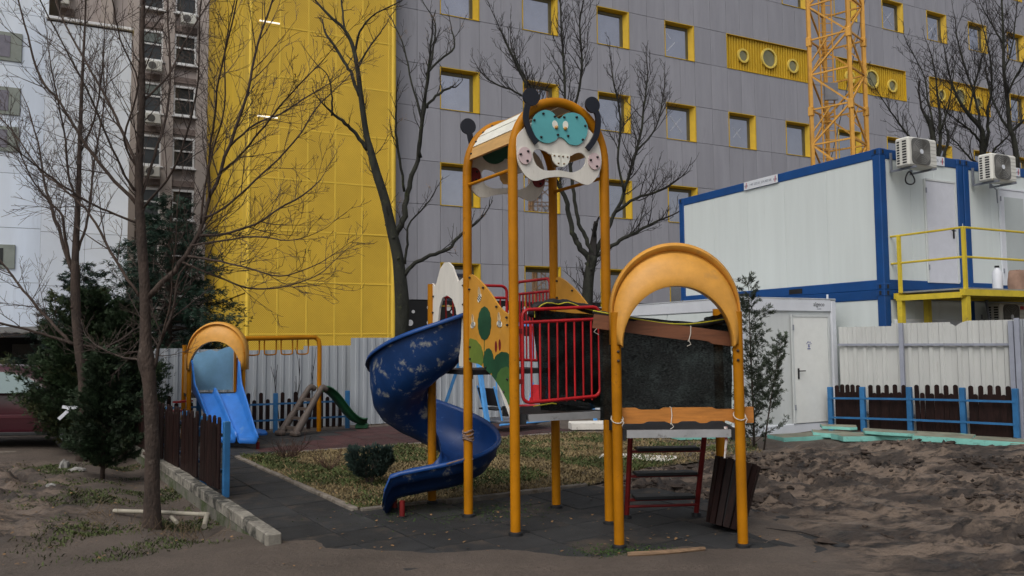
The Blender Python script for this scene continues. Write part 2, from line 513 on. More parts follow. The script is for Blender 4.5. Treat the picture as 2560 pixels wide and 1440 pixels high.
    def mesh(self, name, mats, smooth=False, auto=None):
        me = bpy.data.meshes.new(name)
        me.from_pydata(self.v, [], self.f)
        if not isinstance(mats, (list, tuple)):
            mats = [mats]
        for m in mats:
            me.materials.append(m)
        if len(mats) > 1:
            me.polygons.foreach_set('material_index', self.mi)
        if smooth:
            me.polygons.foreach_set('use_smooth', [True] * len(me.polygons))
            if auto:
                me.set_sharp_from_angle(angle=R(auto))
        me.update()
        return me

    def build(self, name, mats, parent=None, smooth=False, auto=40, solid=0.0):
        if parent is not None:
            root = parent
            while root.parent is not None:
                root = root.parent
            if root.get('_world') is not None:
                L = root.location
                self.v = [(p[0] - L.x, p[1] - L.y, p[2] - L.z) for p in self.v]
        me = self.mesh(name, mats, smooth, auto if smooth else None)
        o = bpy.data.objects.new(name, me)
        COL.objects.link(o)
        if parent is not None:
            o.parent = parent
        if solid:
            md = o.modifiers.new('solid', 'SOLIDIFY')
            md.thickness = solid
            md.offset = 0
        return o


def tag(o, label, cat, group=None, kind=None):
    o['label'] = label
    o['category'] = cat
    if group:
        o['group'] = group
    if kind:
        o['kind'] = kind
    return o


def thing(name, label, cat, loc, rz=0.0, group=None, local=False):
    """Empty at a thing's base that parents its parts; local=False: parts are given in world coordinates"""
    e = bpy.data.objects.new(name, None)
    e.empty_display_size = 0.2
    COL.objects.link(e)
    e.location = loc
    e.rotation_euler = (0, 0, rz)
    if not local:
        e['_world'] = 1
    return tag(e, label, cat, group)


def inst(name, me, parent, loc, rot=(0, 0, 0), scale=(1, 1, 1)):
    o = bpy.data.objects.new(name, me)
    COL.objects.link(o)
    o.parent = parent
    o.location = loc
    o.rotation_euler = rot
    o.scale = scale
    return o


def copy_tree(o, parent=None):
    c = o.copy()
    COL.objects.link(c)
    c.parent = parent
    for ch in list(o.children):
        copy_tree(ch, c)
    return c


def bez(pts, n=8):
    """Catmull-Rom through points (any dimension)"""
    P = [np.array(p, float) for p in pts]
    P = [2 * P[0] - P[1]] + P + [2 * P[-1] - P[-2]]
    out = []
    for i in range(1, len(P) - 2):
        for k in range(n):
            t = k / n
            a, b, c, d = P[i - 1], P[i], P[i + 1], P[i + 2]
            out.append(0.5 * ((2 * b) + (-a + c) * t + (2 * a - 5 * b + 4 * c - d) * t * t + (-a + 3 * b - 3 * c + d) * t ** 3))
    out.append(P[-2])
    return [tuple(q) for q in out]


def cbez(pts, n=5):
    """closed smooth ring through 2-D points"""
    m = len(pts)
    out = []
    P = [np.array(p, float) for p in pts]
    for i in range(m):
        a, b, c, d = P[i - 1], P[i], P[(i + 1) % m], P[(i + 2) % m]
        for k in range(n):
            t = k / n
            out.append(tuple(0.5 * ((2 * b) + (-a + c) * t + (2 * a - 5 * b + 4 * c - d) * t * t + (-a + 3 * b - 3 * c + d) * t ** 3)))
    return out


def ell(cx, cy, rx, ry, n=20, rot=0.0):
    c, s = math.cos(rot), math.sin(rot)
    return [(cx + rx * math.cos(a) * c - ry * math.sin(a) * s, cy + rx * math.cos(a) * s + ry * math.sin(a) * c) for a in [2 * math.pi * i / n for i in range(n)]]


def pieces(name, pts, r, m, parent, sz=.8, n=8):
    """one small round cap per point, each its own part; the mesh is shared"""
    root = parent
    while root.parent is not None:
        root = root.parent
    me = MB().ball((0, 0, 0), r, n, sz).mesh(name, m, True)
    off = root.location if root.get('_world') is not None else Vector()
    for p in pts:
        inst(name, me, parent, Vector(p) - off)


def text(name, s, size, m, parent, mw, extrude=0.001):
    cu = bpy.data.curves.new(name, 'FONT')
    cu.body = s
    cu.size = size
    cu.extrude = extrude
    cu.resolution_u = 2
    cu.align_x = 'CENTER'
    cu.align_y = 'CENTER'
    cu.materials.append(m)
    tmp = bpy.data.objects.new(name, cu)
    COL.objects.link(tmp)
    dg = bpy.context.evaluated_depsgraph_get()
    me = bpy.data.meshes.new_from_object(tmp.evaluated_get(dg))
    bpy.data.objects.remove(tmp)
    bpy.data.curves.remove(cu)
    o = bpy.data.objects.new(name, me)
    COL.objects.link(o)
    o.parent = parent
    o.matrix_local = mw
    return o


def frame(o, u, v):
    """matrix with x=u, y=v, z=u x v at o"""
    u, v = Vector(u).normalized(), Vector(v).normalized()
    w = u.cross(v)
    return Matrix(((u.x, v.x, w.x, o[0]), (u.y, v.y, w.y, o[1]), (u.z, v.z, w.z, o[2]), (0, 0, 0, 1)))


def sstep(a, b, x):
    t = min(max((x - a) / (b - a), 0), 1)
    return t * t * (3 - 2 * t)


YAW = 0.46
E1 = Vector((math.cos(YAW), math.sin(YAW), 0))
E2 = Vector((-math.sin(YAW), math.cos(YAW), 0))
LIMBS = {
 'T1': [
  [(-3.66, 8.2, -0.05, 0.0921), (-3.67, 8.2, 0.28, 0.0757), (-3.68, 8.2, 0.8, 0.0698), (-3.72, 8.2, 1.37, 0.066), (-3.76, 8.2, 1.61, 0.0834), (-3.77, 8.2, 1.82, 0.0571), (-3.79, 8.2, 2.35, 0.0521), (-3.85, 8.2, 3.02, 0.047), (-3.88, 8.2, 3.57, 0.0395), (-3.86, 8.2, 4.33, 0.0311), (-3.88, 8.2, 4.97, 0.0244), (-3.87, 8.2, 5.67, 0.0193), (-3.88, 8.2, 6.55, 0.0118), (-3.91, 8.2, 7.26, 0.0067)],
  [(-3.75, 8.2, 2.25, 0.0306), (-3.49, 8.24, 2.55, 0.0279), (-3.32, 8.29, 2.84, 0.0238), (-3.18, 8.35, 3.34, 0.0197), (-3.01, 8.42, 3.91, 0.017), (-2.85, 8.48, 4.5, 0.0143), (-2.77, 8.55, 5.06, 0.0116), (-2.64, 8.63, 5.58, 0.0088), (-2.56, 8.7, 6.03, 0.0061)],
  [(-3.14, 8.2, 3.29, 0.0143), (-3.11, 8.1, 3.71, 0.0109), (-3.02, 7.97, 4.04, 0.0109), (-2.92, 7.82, 4.41, 0.0095), (-2.74, 7.66, 4.92, 0.0082), (-2.61, 7.5, 5.25, 0.0054)],
  [(-3.88, 8.2, 3.21, 0.0197), (-4.19, 8.17, 3.56, 0.017), (-4.45, 8.13, 3.91, 0.015), (-4.66, 8.09, 4.28, 0.0122), (-4.85, 8.05, 4.52, 0.0122), (-4.96, 8, 4.95, 0.0095), (-5.04, 7.95, 5.31, 0.0082), (-5.12, 7.9, 5.66, 0.0054)],
  [(-3.89, 8.2, 3.63, 0.017), (-4.12, 8.32, 4.02, 0.0156), (-4.35, 8.47, 4.39, 0.0129), (-4.71, 8.63, 4.92, 0.0116), (-5.11, 8.81, 5.54, 0.0088), (-5.34, 9, 6.06, 0.0061)],
  [(-3.88, 8.2, 3.35, 0.0143), (-3.93, 8.1, 3.44, 0.0122), (-4.04, 7.96, 3.76, 0.0109), (-4.16, 7.81, 4.17, 0.0095), (-4.26, 7.65, 4.48, 0.0082), (-4.53, 7.48, 5.09, 0.0061), (-4.54, 7.3, 5.29, 0.0048)],
  [(-3.85, 8.2, 3.25, 0.0156), (-3.78, 8.33, 3.77, 0.0143), (-3.73, 8.5, 4.27, 0.0129), (-3.79, 8.69, 4.8, 0.0116), (-3.92, 8.89, 5.62, 0.0109), (-4, 9.1, 6.24, 0.0075)],
  [(-3.84, 8.2, 3.17, 0.0129), (-3.48, 8.08, 3.54, 0.0109), (-3.27, 7.93, 3.91, 0.0095), (-3.11, 7.77, 4.39, 0.0082), (-3.03, 7.59, 5.01, 0.0068), (-2.9, 7.4, 5.36, 0.0048)],
  [(-3.85, 8.2, 2.27, 0.0156), (-4.11, 8.24, 2.63, 0.0143), (-4.36, 8.29, 3.04, 0.0129), (-4.56, 8.35, 3.26, 0.0116), (-4.86, 8.4, 3.51, 0.0102), (-5.07, 8.47, 3.65, 0.0088), (-5.38, 8.53, 4.05, 0.0075), (-5.61, 8.6, 4.27, 0.0061)],
  [(-3.85, 8.2, 3.02, 0.0129), (-4.12, 8.07, 3.13, 0.0109), (-4.32, 7.9, 3.25, 0.0109), (-4.58, 7.71, 3.47, 0.0082), (-4.7, 7.51, 3.62, 0.0061), (-4.83, 7.3, 3.76, 0.0048)],
  [(-3.23, 8.2, 2.89, 0.0143), (-3.03, 8.35, 2.93, 0.0129), (-2.76, 8.53, 3.06, 0.0116), (-2.56, 8.74, 3.27, 0.0102), (-2.38, 8.96, 3.44, 0.0095), (-2.23, 9.2, 3.67, 0.0061)],
  [(-3.02, 8.2, 3.56, 0.0129), (-2.79, 8.08, 3.7, 0.0109), (-2.54, 7.93, 3.91, 0.0095), (-2.29, 7.77, 4.12, 0.0082), (-2.08, 7.59, 4.25, 0.0068), (-1.8, 7.4, 4.42, 0.0048)],
  [(-3.19, 8.2, 3.08, 0.0129), (-3.02, 8.3, 3.2, 0.0116), (-2.73, 8.43, 3.52, 0.0102), (-2.35, 8.58, 3.99, 0.0088), (-2.17, 8.74, 4.39, 0.0075), (-1.94, 8.9, 4.71, 0.0061)],
  [(-2.93, 8.2, 3.83, 0.0109), (-2.7, 8.29, 4.09, 0.0102), (-2.48, 8.42, 4.23, 0.0088), (-2.21, 8.55, 4.47, 0.0075), (-1.99, 8.7, 4.67, 0.0048)],
  [(-3.35, 8.2, 2.68, 0.0129), (-3.06, 8.09, 2.63, 0.0109), (-2.64, 7.94, 2.53, 0.0082), (-2.27, 7.78, 2.43, 0.0068), (-1.92, 7.6, 2.5, 0.0054)],
  [(-3.41, 8.2, 2.62, 0.0109), (-3.09, 8.29, 2.48, 0.0102), (-2.79, 8.4, 2.36, 0.0088), (-2.49, 8.53, 2.37, 0.0075), (-2.14, 8.66, 2.5, 0.0061), (-2, 8.8, 2.65, 0.0048)],
  [(-3.31, 8.2, 2.79, 0.0109), (-2.95, 8.11, 2.83, 0.0095), (-2.58, 7.98, 2.85, 0.0082), (-2.22, 7.85, 2.79, 0.0054), (-1.98, 7.7, 2.81, 0.0041)],
  [(-3.68, 8.2, 1.51, 0.0197), (-3.62, 8.21, 1.82, 0.017), (-3.51, 8.23, 2.1, 0.0143), (-3.47, 8.25, 2.44, 0.0116), (-3.34, 8.28, 2.69, 0.0102), (-3.27, 8.3, 2.9, 0.0068)],
  [(-3.61, 8.2, 1.82, 0.0109), (-3.49, 8.12, 2.18, 0.0082), (-3.44, 8.03, 2.46, 0.0068), (-3.36, 7.92, 2.81, 0.0054), (-3.3, 7.8, 3.19, 0.0041)],
  [(-3.81, 8.2, 1.61, 0.0129), (-4.15, 8.44, 1.65, 0.0102), (-4.52, 8.75, 1.74, 0.0088), (-4.82, 9.1, 1.83, 0.0061)],
  [(-3.23, 8.2, 3.02, 0.0129), (-3.15, 8.1, 3.37, 0.0109), (-3.02, 7.97, 3.76, 0.0095), (-2.86, 7.82, 4.12, 0.0082), (-2.8, 7.66, 4.68, 0.0068), (-2.65, 7.5, 5.13, 0.0054)],
  [(-3.88, 8.2, 3.57, 0.0129), (-3.98, 8.08, 3.88, 0.0109), (-3.78, 7.93, 4.41, 0.0095), (-3.89, 7.77, 4.81, 0.0082), (-3.89, 7.59, 5.14, 0.0068), (-3.88, 7.4, 5.37, 0.0041)],
  [(-3.86, 8.2, 4.31, 0.0109), (-3.66, 8.35, 4.64, 0.0102), (-3.54, 8.55, 5.15, 0.0088), (-3.41, 8.77, 5.61, 0.0075), (-3.32, 9, 6.04, 0.0048)],
 ],
 'T0': [
  [(-6.75, 12.6, 0.11, 0.0808), (-6.76, 12.6, 0.59, 0.0697), (-6.77, 12.6, 1.22, 0.0646), (-6.85, 12.6, 1.78, 0.0697), (-6.92, 12.6, 2.54, 0.0697), (-6.94, 12.6, 3.18, 0.0536), (-6.92, 12.6, 4.08, 0.0399), (-6.92, 12.6, 5.05, 0.0323), (-6.91, 12.6, 6.04, 0.0238), (-6.89, 12.6, 6.96, 0.0161), (-6.89, 12.6, 7.63, 0.011)],
  [(-6.89, 12.6, 1.77, 0.0285), (-7.15, 12.51, 1.88, 0.0232), (-7.52, 12.38, 2.01, 0.0188), (-7.87, 12.25, 2.11, 0.0165), (-8.15, 12.1, 2.22, 0.0112)],
  [(-6.99, 12.6, 1.82, 0.0263), (-7.39, 12.69, 2.17, 0.024), (-7.79, 12.8, 2.56, 0.0195), (-8.14, 12.93, 2.9, 0.0173), (-8.43, 13.06, 3.17, 0.015), (-8.8, 13.2, 3.6, 0.0097)],
  [(-6.95, 12.6, 2.86, 0.0307), (-7.2, 12.72, 3.32, 0.0285), (-7.42, 12.87, 3.8, 0.024), (-7.72, 13.03, 4.43, 0.0195), (-7.92, 13.21, 5.01, 0.015), (-8.26, 13.4, 5.82, 0.0097)],
  [(-6.99, 12.6, 2.92, 0.0285), (-7.05, 12.51, 3.43, 0.0232), (-7.06, 12.4, 3.79, 0.0188), (-7.21, 12.28, 4.02, 0.0165), (-7.42, 12.14, 4.38, 0.0112), (-7.63, 12, 5.03, 0.009)],
  [(-6.93, 12.6, 3.18, 0.021), (-6.84, 12.7, 3.64, 0.0195), (-6.84, 12.83, 4.32, 0.0173), (-6.86, 12.98, 4.95, 0.015), (-6.82, 13.14, 5.87, 0.0097), (-6.86, 13.3, 6.62, 0.0075)],
  [(-6.92, 12.6, 3.95, 0.0188), (-7.02, 12.47, 4.5, 0.0165), (-7, 12.29, 5.1, 0.0142), (-7.04, 12.1, 5.68, 0.0112), (-7.07, 11.9, 6.36, 0.0067)],
  [(-6.83, 12.6, 1.78, 0.0188), (-6.58, 12.73, 1.72, 0.0165), (-6.35, 12.91, 1.84, 0.0142), (-6.15, 13.1, 2.04, 0.0097)],
  [(-6.91, 12.6, 4.86, 0.0165), (-6.63, 12.47, 5.34, 0.0142), (-6.43, 12.29, 6.06, 0.0112), (-6.31, 12.1, 6.75, 0.0067)],
  [(-6.79, 12.6, 1.53, 0.0188), (-6.45, 12.73, 1.53, 0.0142), (-6.15, 12.91, 1.65, 0.012), (-5.78, 13.1, 1.58, 0.0075)],
 ],
 'T2': [
  [(-2.7, 19.6, 0.26, 0.197), (-2.72, 19.6, 1.82, 0.167), (-2.71, 19.6, 2.71, 0.177), (-2.81, 19.6, 3.8, 0.1422), (-2.96, 19.6, 4.49, 0.1287), (-3.14, 19.6, 5.3, 0.1152), (-3.36, 19.6, 6, 0.1062), (-3.52, 19.6, 6.61, 0.0846), (-3.62, 19.6, 7.01, 0.0756), (-3.75, 19.6, 7.93, 0.0666), (-3.85, 19.6, 8.7, 0.0576), (-3.98, 19.6, 9.27, 0.0486), (-4.2, 19.6, 9.68, 0.0396), (-4.49, 19.6, 9.94, 0.0351), (-4.82, 19.6, 10.29, 0.027)],
  [(-2.91, 19.6, 4.37, 0.0842), (-2.72, 19.64, 4.75, 0.0772), (-2.6, 19.7, 5.31, 0.0655), (-2.49, 19.76, 5.93, 0.0577), (-2.31, 19.83, 6.55, 0.0507), (-2.25, 19.9, 7.5, 0.0429), (-2.13, 19.97, 8.45, 0.0351), (-2.01, 20.04, 9.11, 0.0273), (-1.93, 20.12, 9.98, 0.0195), (-2.23, 20.2, 10.55, 0.0117)],
  [(-2.31, 19.6, 6.35, 0.0499), (-2.24, 19.5, 6.98, 0.046), (-2.12, 19.38, 7.75, 0.0382), (-2.03, 19.25, 8.41, 0.0304), (-1.92, 19.1, 9.21, 0.0226)],
  [(-3.59, 19.6, 6.59, 0.0538), (-3.79, 19.49, 6.89, 0.046), (-4.01, 19.34, 7.1, 0.0413), (-4.28, 19.18, 7.31, 0.0335), (-4.38, 19, 7.4, 0.0257)],
  [(-3.77, 19.6, 7.93, 0.046), (-4, 19.7, 8.48, 0.0421), (-4.21, 19.82, 8.88, 0.039), (-4.51, 19.95, 9.36, 0.0351), (-4.74, 20.1, 9.7, 0.0312)],
  [(-2.69, 19.6, 3.4, 0.0577), (-2.42, 19.65, 3.7, 0.0499), (-2.03, 19.71, 3.9, 0.046), (-1.59, 19.77, 4.08, 0.0429), (-1.31, 19.85, 4.41, 0.039), (-1.15, 19.92, 4.54, 0.0351), (-0.85, 20, 4.81, 0.0312)],
  [(-2.65, 19.6, 3.69, 0.0343), (-2.58, 19.52, 4.18, 0.0304), (-2.52, 19.43, 4.66, 0.0226), (-2.24, 19.32, 4.94, 0.0187), (-1.98, 19.2, 5.21, 0.0148)],
  [(-2.12, 19.6, 7.61, 0.0382), (-1.88, 19.68, 7.94, 0.0343), (-1.63, 19.78, 8.13, 0.0312), (-1.47, 19.9, 8.25, 0.0234)],
  [(-2.11, 19.6, 8.48, 0.0304), (-1.78, 19.73, 8.89, 0.0273), (-1.43, 19.91, 9.26, 0.0234), (-1.5, 20.1, 9.81, 0.0156)],
  [(-2.65, 19.6, 5.49, 0.0343), (-2.74, 19.41, 6.26, 0.0304), (-2.81, 19.17, 6.89, 0.0265), (-2.75, 18.9, 7.61, 0.0187)],
  [(-3.92, 19.6, 8.96, 0.0304), (-3.75, 19.47, 9.52, 0.0265), (-3.42, 19.29, 9.86, 0.0187), (-2.8, 19.1, 10.08, 0.0148)],
  [(-4.18, 19.6, 9.63, 0.0265), (-4.28, 19.86, 10.21, 0.0234), (-4.42, 20.2, 10.99, 0.0195)],
  [(-4.47, 19.6, 7.43, 0.0265), (-4.45, 19.49, 7.85, 0.0226), (-4.52, 19.35, 8.37, 0.0148), (-4.78, 19.2, 8.62, 0.0109)],
  [(-2.22, 19.6, 7.31, 0.0265), (-2.49, 19.79, 8.29, 0.0234), (-2.73, 20.03, 9.32, 0.0195), (-3.03, 20.3, 10.06, 0.0156)],
  [(-3.85, 19.6, 8.65, 0.0304), (-3.65, 19.71, 9.1, 0.0234), (-3.42, 19.85, 9.51, 0.0195), (-3.24, 20, 9.84, 0.0117)],
 ],
 'T3': [
  [(2.04, 21.5, 0.07, 0.173), (2.04, 21.5, 1.78, 0.146), (2.03, 21.5, 2.76, 0.151), (2.09, 21.5, 3.52, 0.1389), (2.2, 21.5, 4.06, 0.1343)],
  [(2.15, 21.5, 3.9, 0.0864), (1.88, 21.53, 4.28, 0.0776), (1.7, 21.57, 4.62, 0.0736), (1.6, 21.62, 5.12, 0.0696), (1.51, 21.67, 5.63, 0.0656), (1.32, 21.72, 6.03, 0.0568), (1.19, 21.77, 6.43, 0.048), (1.06, 21.83, 7.57, 0.0392), (0.77, 21.88, 8.5, 0.0352), (0.38, 21.94, 9.2, 0.0264), (0.05, 22, 10.03, 0.0176)],
  [(2.22, 21.5, 4.06, 0.0608), (2.03, 21.45, 4.49, 0.056), (1.83, 21.39, 4.92, 0.0512), (1.71, 21.32, 5.56, 0.0472), (1.62, 21.24, 6.31, 0.0472), (1.52, 21.16, 7.28, 0.0384), (1.47, 21.07, 8.57, 0.0336), (1.4, 20.99, 9.97, 0.0256), (1.36, 20.9, 11.15, 0.0168)],
  [(2.25, 21.5, 4.06, 0.0688), (2.52, 21.56, 4.61, 0.0608), (2.75, 21.63, 5.06, 0.0568), (3.05, 21.72, 5.74, 0.048), (3.29, 21.81, 6.42, 0.044), (3.61, 21.9, 7.46, 0.0352), (3.78, 22, 8.51, 0.0264), (3.9, 22.1, 9.34, 0.0176)],
  [(2.29, 21.5, 4.06, 0.056), (2.71, 21.41, 4.32, 0.052), (3.13, 21.28, 4.55, 0.0472), (3.54, 21.15, 4.76, 0.0384), (4.05, 21, 5, 0.0256)],
  [(2.85, 21.5, 5.26, 0.0472), (3.37, 21.31, 5.6, 0.0384), (3.87, 21.07, 5.72, 0.0296), (4.19, 20.8, 5.86, 0.0208)],
  [(1.57, 21.5, 7.26, 0.0344), (1.81, 21.63, 8.3, 0.0344), (2.01, 21.8, 9.49, 0.0304), (1.98, 22, 10.71, 0.0224), (2.19, 22.2, 11.85, 0.0136)],
  [(1.28, 21.5, 6.04, 0.0392), (1.06, 21.41, 6.68, 0.0344), (0.8, 21.28, 7.76, 0.0296), (0.26, 21.15, 9.05, 0.0296), (-0.27, 21, 10.16, 0.0168)],
  [(0.59, 21.5, 8.32, 0.0304), (0.15, 21.61, 8.64, 0.0264), (-0.4, 21.75, 8.92, 0.0216), (-0.68, 21.9, 9.14, 0.0176)],
  [(3.08, 21.5, 5.8, 0.0344), (2.9, 21.34, 6.65, 0.0304), (2.95, 21.13, 7.7, 0.0256), (2.72, 20.9, 8.94, 0.0168)],
  [(3.42, 21.5, 6.91, 0.0304), (4.03, 21.76, 7.64, 0.0216), (4.34, 22.1, 8.76, 0.0176)],
 ],
 'T4': [
  [(13.24, 24.5, 5.79, 0.12), (13.23, 24.5, 7.04, 0.1013), (13.2, 24.5, 7.8, 0.0833), (13.1, 24.5, 8.44, 0.0645), (12.93, 24.5, 8.76, 0.0413)],
  [(13.29, 24.5, 7.04, 0.056), (13.45, 24.59, 8.08, 0.0518), (13.53, 24.72, 8.88, 0.0392), (13.54, 24.85, 9.95, 0.0259), (13.53, 25, 10.79, 0.0175)],
  [(13.24, 24.5, 7.3, 0.0434), (12.71, 24.41, 7.66, 0.0385), (12.31, 24.28, 8.01, 0.0301), (11.81, 24.15, 8.6, 0.021), (11.34, 24, 9.19, 0.0126)],
  [(13.38, 24.5, 7.17, 0.0434), (13.74, 24.67, 7.97, 0.0392), (13.82, 24.9, 8.41, 0.0266)],
  [(13.22, 24.5, 8.18, 0.0343), (13.16, 24.66, 9.25, 0.0259), (13.18, 24.87, 10.09, 0.0175), (12.94, 25.1, 10.96, 0.0133)],
  [(13.4, 24.5, 8.18, 0.0259), (13.66, 24.33, 9.14, 0.0217), (13.7, 24.1, 10.08, 0.0126)],
 ],
 'T5': [
  [(14.89, 25, 5.6, 0.1222), (14.97, 25, 7.01, 0.1035), (15.03, 25, 8.04, 0.0848), (14.98, 25, 8.43, 0.0705), (14.66, 25, 8.82, 0.0615), (14.36, 25, 9.28, 0.0428), (14.13, 25, 9.87, 0.0285), (13.97, 25, 10.65, 0.0188)],
  [(15.01, 25, 7.4, 0.0525), (15.26, 25.09, 8.32, 0.0483), (15.37, 25.2, 9.13, 0.0399), (15.62, 25.32, 10.09, 0.0315), (15.62, 25.46, 11.21, 0.0224), (15.54, 25.6, 12.07, 0.0133)],
  [(15, 25, 7.91, 0.0399), (14.62, 24.87, 8.27, 0.035), (14.21, 24.69, 8.48, 0.0259), (13.8, 24.5, 8.69, 0.0175)],
  [(14.96, 25, 8.43, 0.0399), (14.95, 25.13, 9.38, 0.035), (14.72, 25.31, 10.62, 0.0266), (14.62, 25.5, 11.77, 0.0182)],
  [(15.03, 25, 7.27, 0.0399), (15.28, 24.74, 7.72, 0.0301), (15.46, 24.4, 8.01, 0.0217)],
  [(14.59, 25, 8.82, 0.0308), (14.98, 25.13, 10.03, 0.0266), (15.38, 25.3, 11.01, 0.0175)],
  [(14.99, 25, 7.14, 0.035), (14.58, 25.08, 7.55, 0.0308), (14.34, 25.18, 7.96, 0.0224), (14.09, 25.3, 8.26, 0.0133)],
 ],
 'T6': [
  [(15.06, 23.5, 5.37, 0.0975), (15.11, 23.5, 6.81, 0.0795), (15.06, 23.5, 7.66, 0.0705), (14.96, 23.5, 8.02, 0.0622), (14.92, 23.5, 8.88, 0.0532), (14.86, 23.5, 9.74, 0.0442), (14.89, 23.5, 10.72, 0.0353), (14.9, 23.5, 11.71, 0.0263), (14.89, 23.5, 12.71, 0.018)],
  [(14.98, 23.5, 7.9, 0.0413), (14.76, 23.63, 8.43, 0.0329), (14.65, 23.81, 9.1, 0.0252), (14.62, 24, 9.79, 0.0168)],
  [(14.89, 23.5, 9, 0.0371), (15.08, 23.28, 9.54, 0.0287), (15.22, 23, 10.04, 0.0203)],
  [(14.88, 23.5, 10.6, 0.0287), (14.73, 23.76, 11.32, 0.021), (14.66, 24.1, 11.97, 0.0126)],
  [(14.99, 23.5, 7.9, 0.0371), (15.3, 23.37, 8.23, 0.0287), (15.68, 23.2, 8.42, 0.0203)],
  [(14.86, 23.5, 9.74, 0.0287), (15.25, 23.67, 10.54, 0.0252), (15.57, 23.9, 11.63, 0.0168)],
 ],
}
# ---------------------------------------------------------------- ground
PAD = [(-2.0, 6.55), (0.2, 6.35), (2.3, 6.3), (2.75, 7.4), (2.3, 8.9), (0.95, 9.95), (-1.68, 8.55), (-4.35, 12.6), (1.2, 15.6), (0.2, 18.2), (-7.3, 14.9), (-6.4, 13.95), (-2.15, 7.15)]
LAWN = [(-1.68, 8.62), (-4.3, 12.63), (1.2, 15.5), (3.2, 15.3), (4.2, 14.3), (3.9, 12.6), (1.7, 11.0), (0.98, 9.98)]


def inside(P, x, y):
    c = False
    n = len(P)
    for i in range(n):
        x1, y1 = P[i]
        x2, y2 = P[(i + 1) % n]
        if (y1 > y) != (y2 > y) and x < (x2 - x1) * (y - y1) / (y2 - y1) + x1:
            c = not c
    return c


def nz(x, y, s, k=0.0):
    return noise.noise(Vector((x * s, y * s, k)))


W0, W1 = Vector((-2.05, 7.16, 0)), Vector((-6.6, 14.05, 0))
WD = (W1 - W0).normalized()
WN = Vector((-WD.y, WD.x, 0))          # to the left of the wall


def mudmask(x, y):
    bx = float(np.interp(y, [4, 6, 7, 8, 9, 10, 11, 12, 12.9], [3.6, 2.7, 2.6, 2.5, 1.9, 1.0, 1.7, 3.0, 4.2])) + 0.35 * nz(x, y, 1.3)
    right = sstep(bx - 0.25, bx + 0.6, x) * sstep(13.9, 12.6, y + 0.25 * (x - 6))
    p = Vector((x, y, 0)) - W0
    s, t = p.dot(WN), p.dot(WD)
    left = sstep(0.9, 1.8, s + 0.5 * nz(x, y, 0.8, 2)) * sstep(0.9, 2.0, t + 0.4 * nz(x, y, 1.0)) * sstep(8.5, 6.5, t) * (1 - sstep(5.5, 8, s))
    return max(right, 0.8 * left)


def hground(x, y):
    h = 0.012 * nz(x, y, 0.8) + 0.005 * nz(x, y, 4.0)
    h += 0.14 * sstep(4.5, 8.2, x) * sstep(9.5, 12.8, y)
    p = Vector((x, y, 0)) - W0
    s, t = p.dot(WN), p.dot(WD)
    left = sstep(0.02, 0.5, s) * sstep(-0.1, 1.0, t)
    h -= 0.04 * left + 0.15 * math.exp(-((s - .3) / .42) ** 2) * sstep(.25, 1.8, t) * (1 if s > -.02 else 0)
    if left > 0.05 and t < 8:
        h += 0.03 * nz(x, y, 2.2, 3) * left
    if inside(PAD, x, y):
        wx, wy = x + .3 * nz(x, y, 1.1, 14), y + .35 * nz(x, y, 1.0, 15) + .08 * nz(x, y, 5.0, 16)
        f = max(sstep(7.3, 6.6, wy), sstep(2.0, 2.5, wx) if y < 10 else 0, sstep(-1.1, -1.8, wx) * sstep(7.8, 6.9, wy))
        h = -0.03 + 0.05 * f
    elif inside(LAWN, x, y):
        h = -0.03 + 0.045 * sstep(1.2, 3.2, x)
    m = mudmask(x, y)
    if m > 0.01:
        w = sstep(4.2, 7.5, x)
        a1, a2 = -0.38, -1.0
        u1, v1 = x * math.cos(a1) + y * math.sin(a1), -x * math.sin(a1) + y * math.cos(a1)
        u2, v2 = x * math.cos(a2) + y * math.sin(a2), -x * math.sin(a2) + y * math.cos(a2)
        wob = 0.35 * nz(x, y, 0.9, 5) + 0.10 * nz(x, y, 3.1, 6)
        r1 = (1 - abs(nz(u1 * 0.30, (v1 + wob) * 1.9, 1.0, 1.7)) * 2) ** 3
        r2 = (1 - abs(nz(u2 * 0.30, (v2 + wob) * 2.1, 1.0, 8.1)) * 2) ** 3
        r3 = (1 - abs(nz(u1 * 0.6, (v1 + wob) * 4.6, 1.0, 3.7)) * 2) ** 2
        rut = r1 * (0.35 + 0.65 * w) + r2 * (0.8 - 0.6 * w) + 0.45 * r3
        su, sv = x * math.cos(-.5) + y * math.sin(-.5), -x * math.sin(-.5) + y * math.cos(-.5)
        su *= .5
        sv *= 1.3
        g1 = 1 - 2.4 * abs(nz(su + wob * .4, sv, 2.4, 2.2))
        g2 = 1 - 2.4 * abs(nz(su, sv + wob * .4, 6.0, 4.4))
        clod = 0.55 * g1 * abs(g1) + 0.5 * g2 * abs(g2) * (0.4 + max(g1, 0)) + 0.35 * nz(x, y, 13, 6.6)
        patch = sstep(0.0, 0.22, nz(su * .8, sv, 1.0, 9.3) + 0.35 * (r3 - .5))
        if patch > .02:
            dv = noise.voronoi(Vector((su * 13 + wob, sv * 6.5, 0)))[0][0]
            clod += 1.1 * max(0.0, .55 - dv)
        patch = .15 + .85 * patch
        fade = sstep(5.4, 7.4, y)
        h += m * (0.12 * (rut - 0.62) + 0.125 * (clod - 0.42) * patch) * (0.22 + 0.78 * fade)
    return h


def axis(stops):
    out = [stops[0][0]]
    for (a, _), (b, st) in zip(stops[:-1], stops[1:]):
        n = max(1, round((b - a) / st))
        out += [a + (b - a) * (i + 1) / n for i in range(n)]
    return out


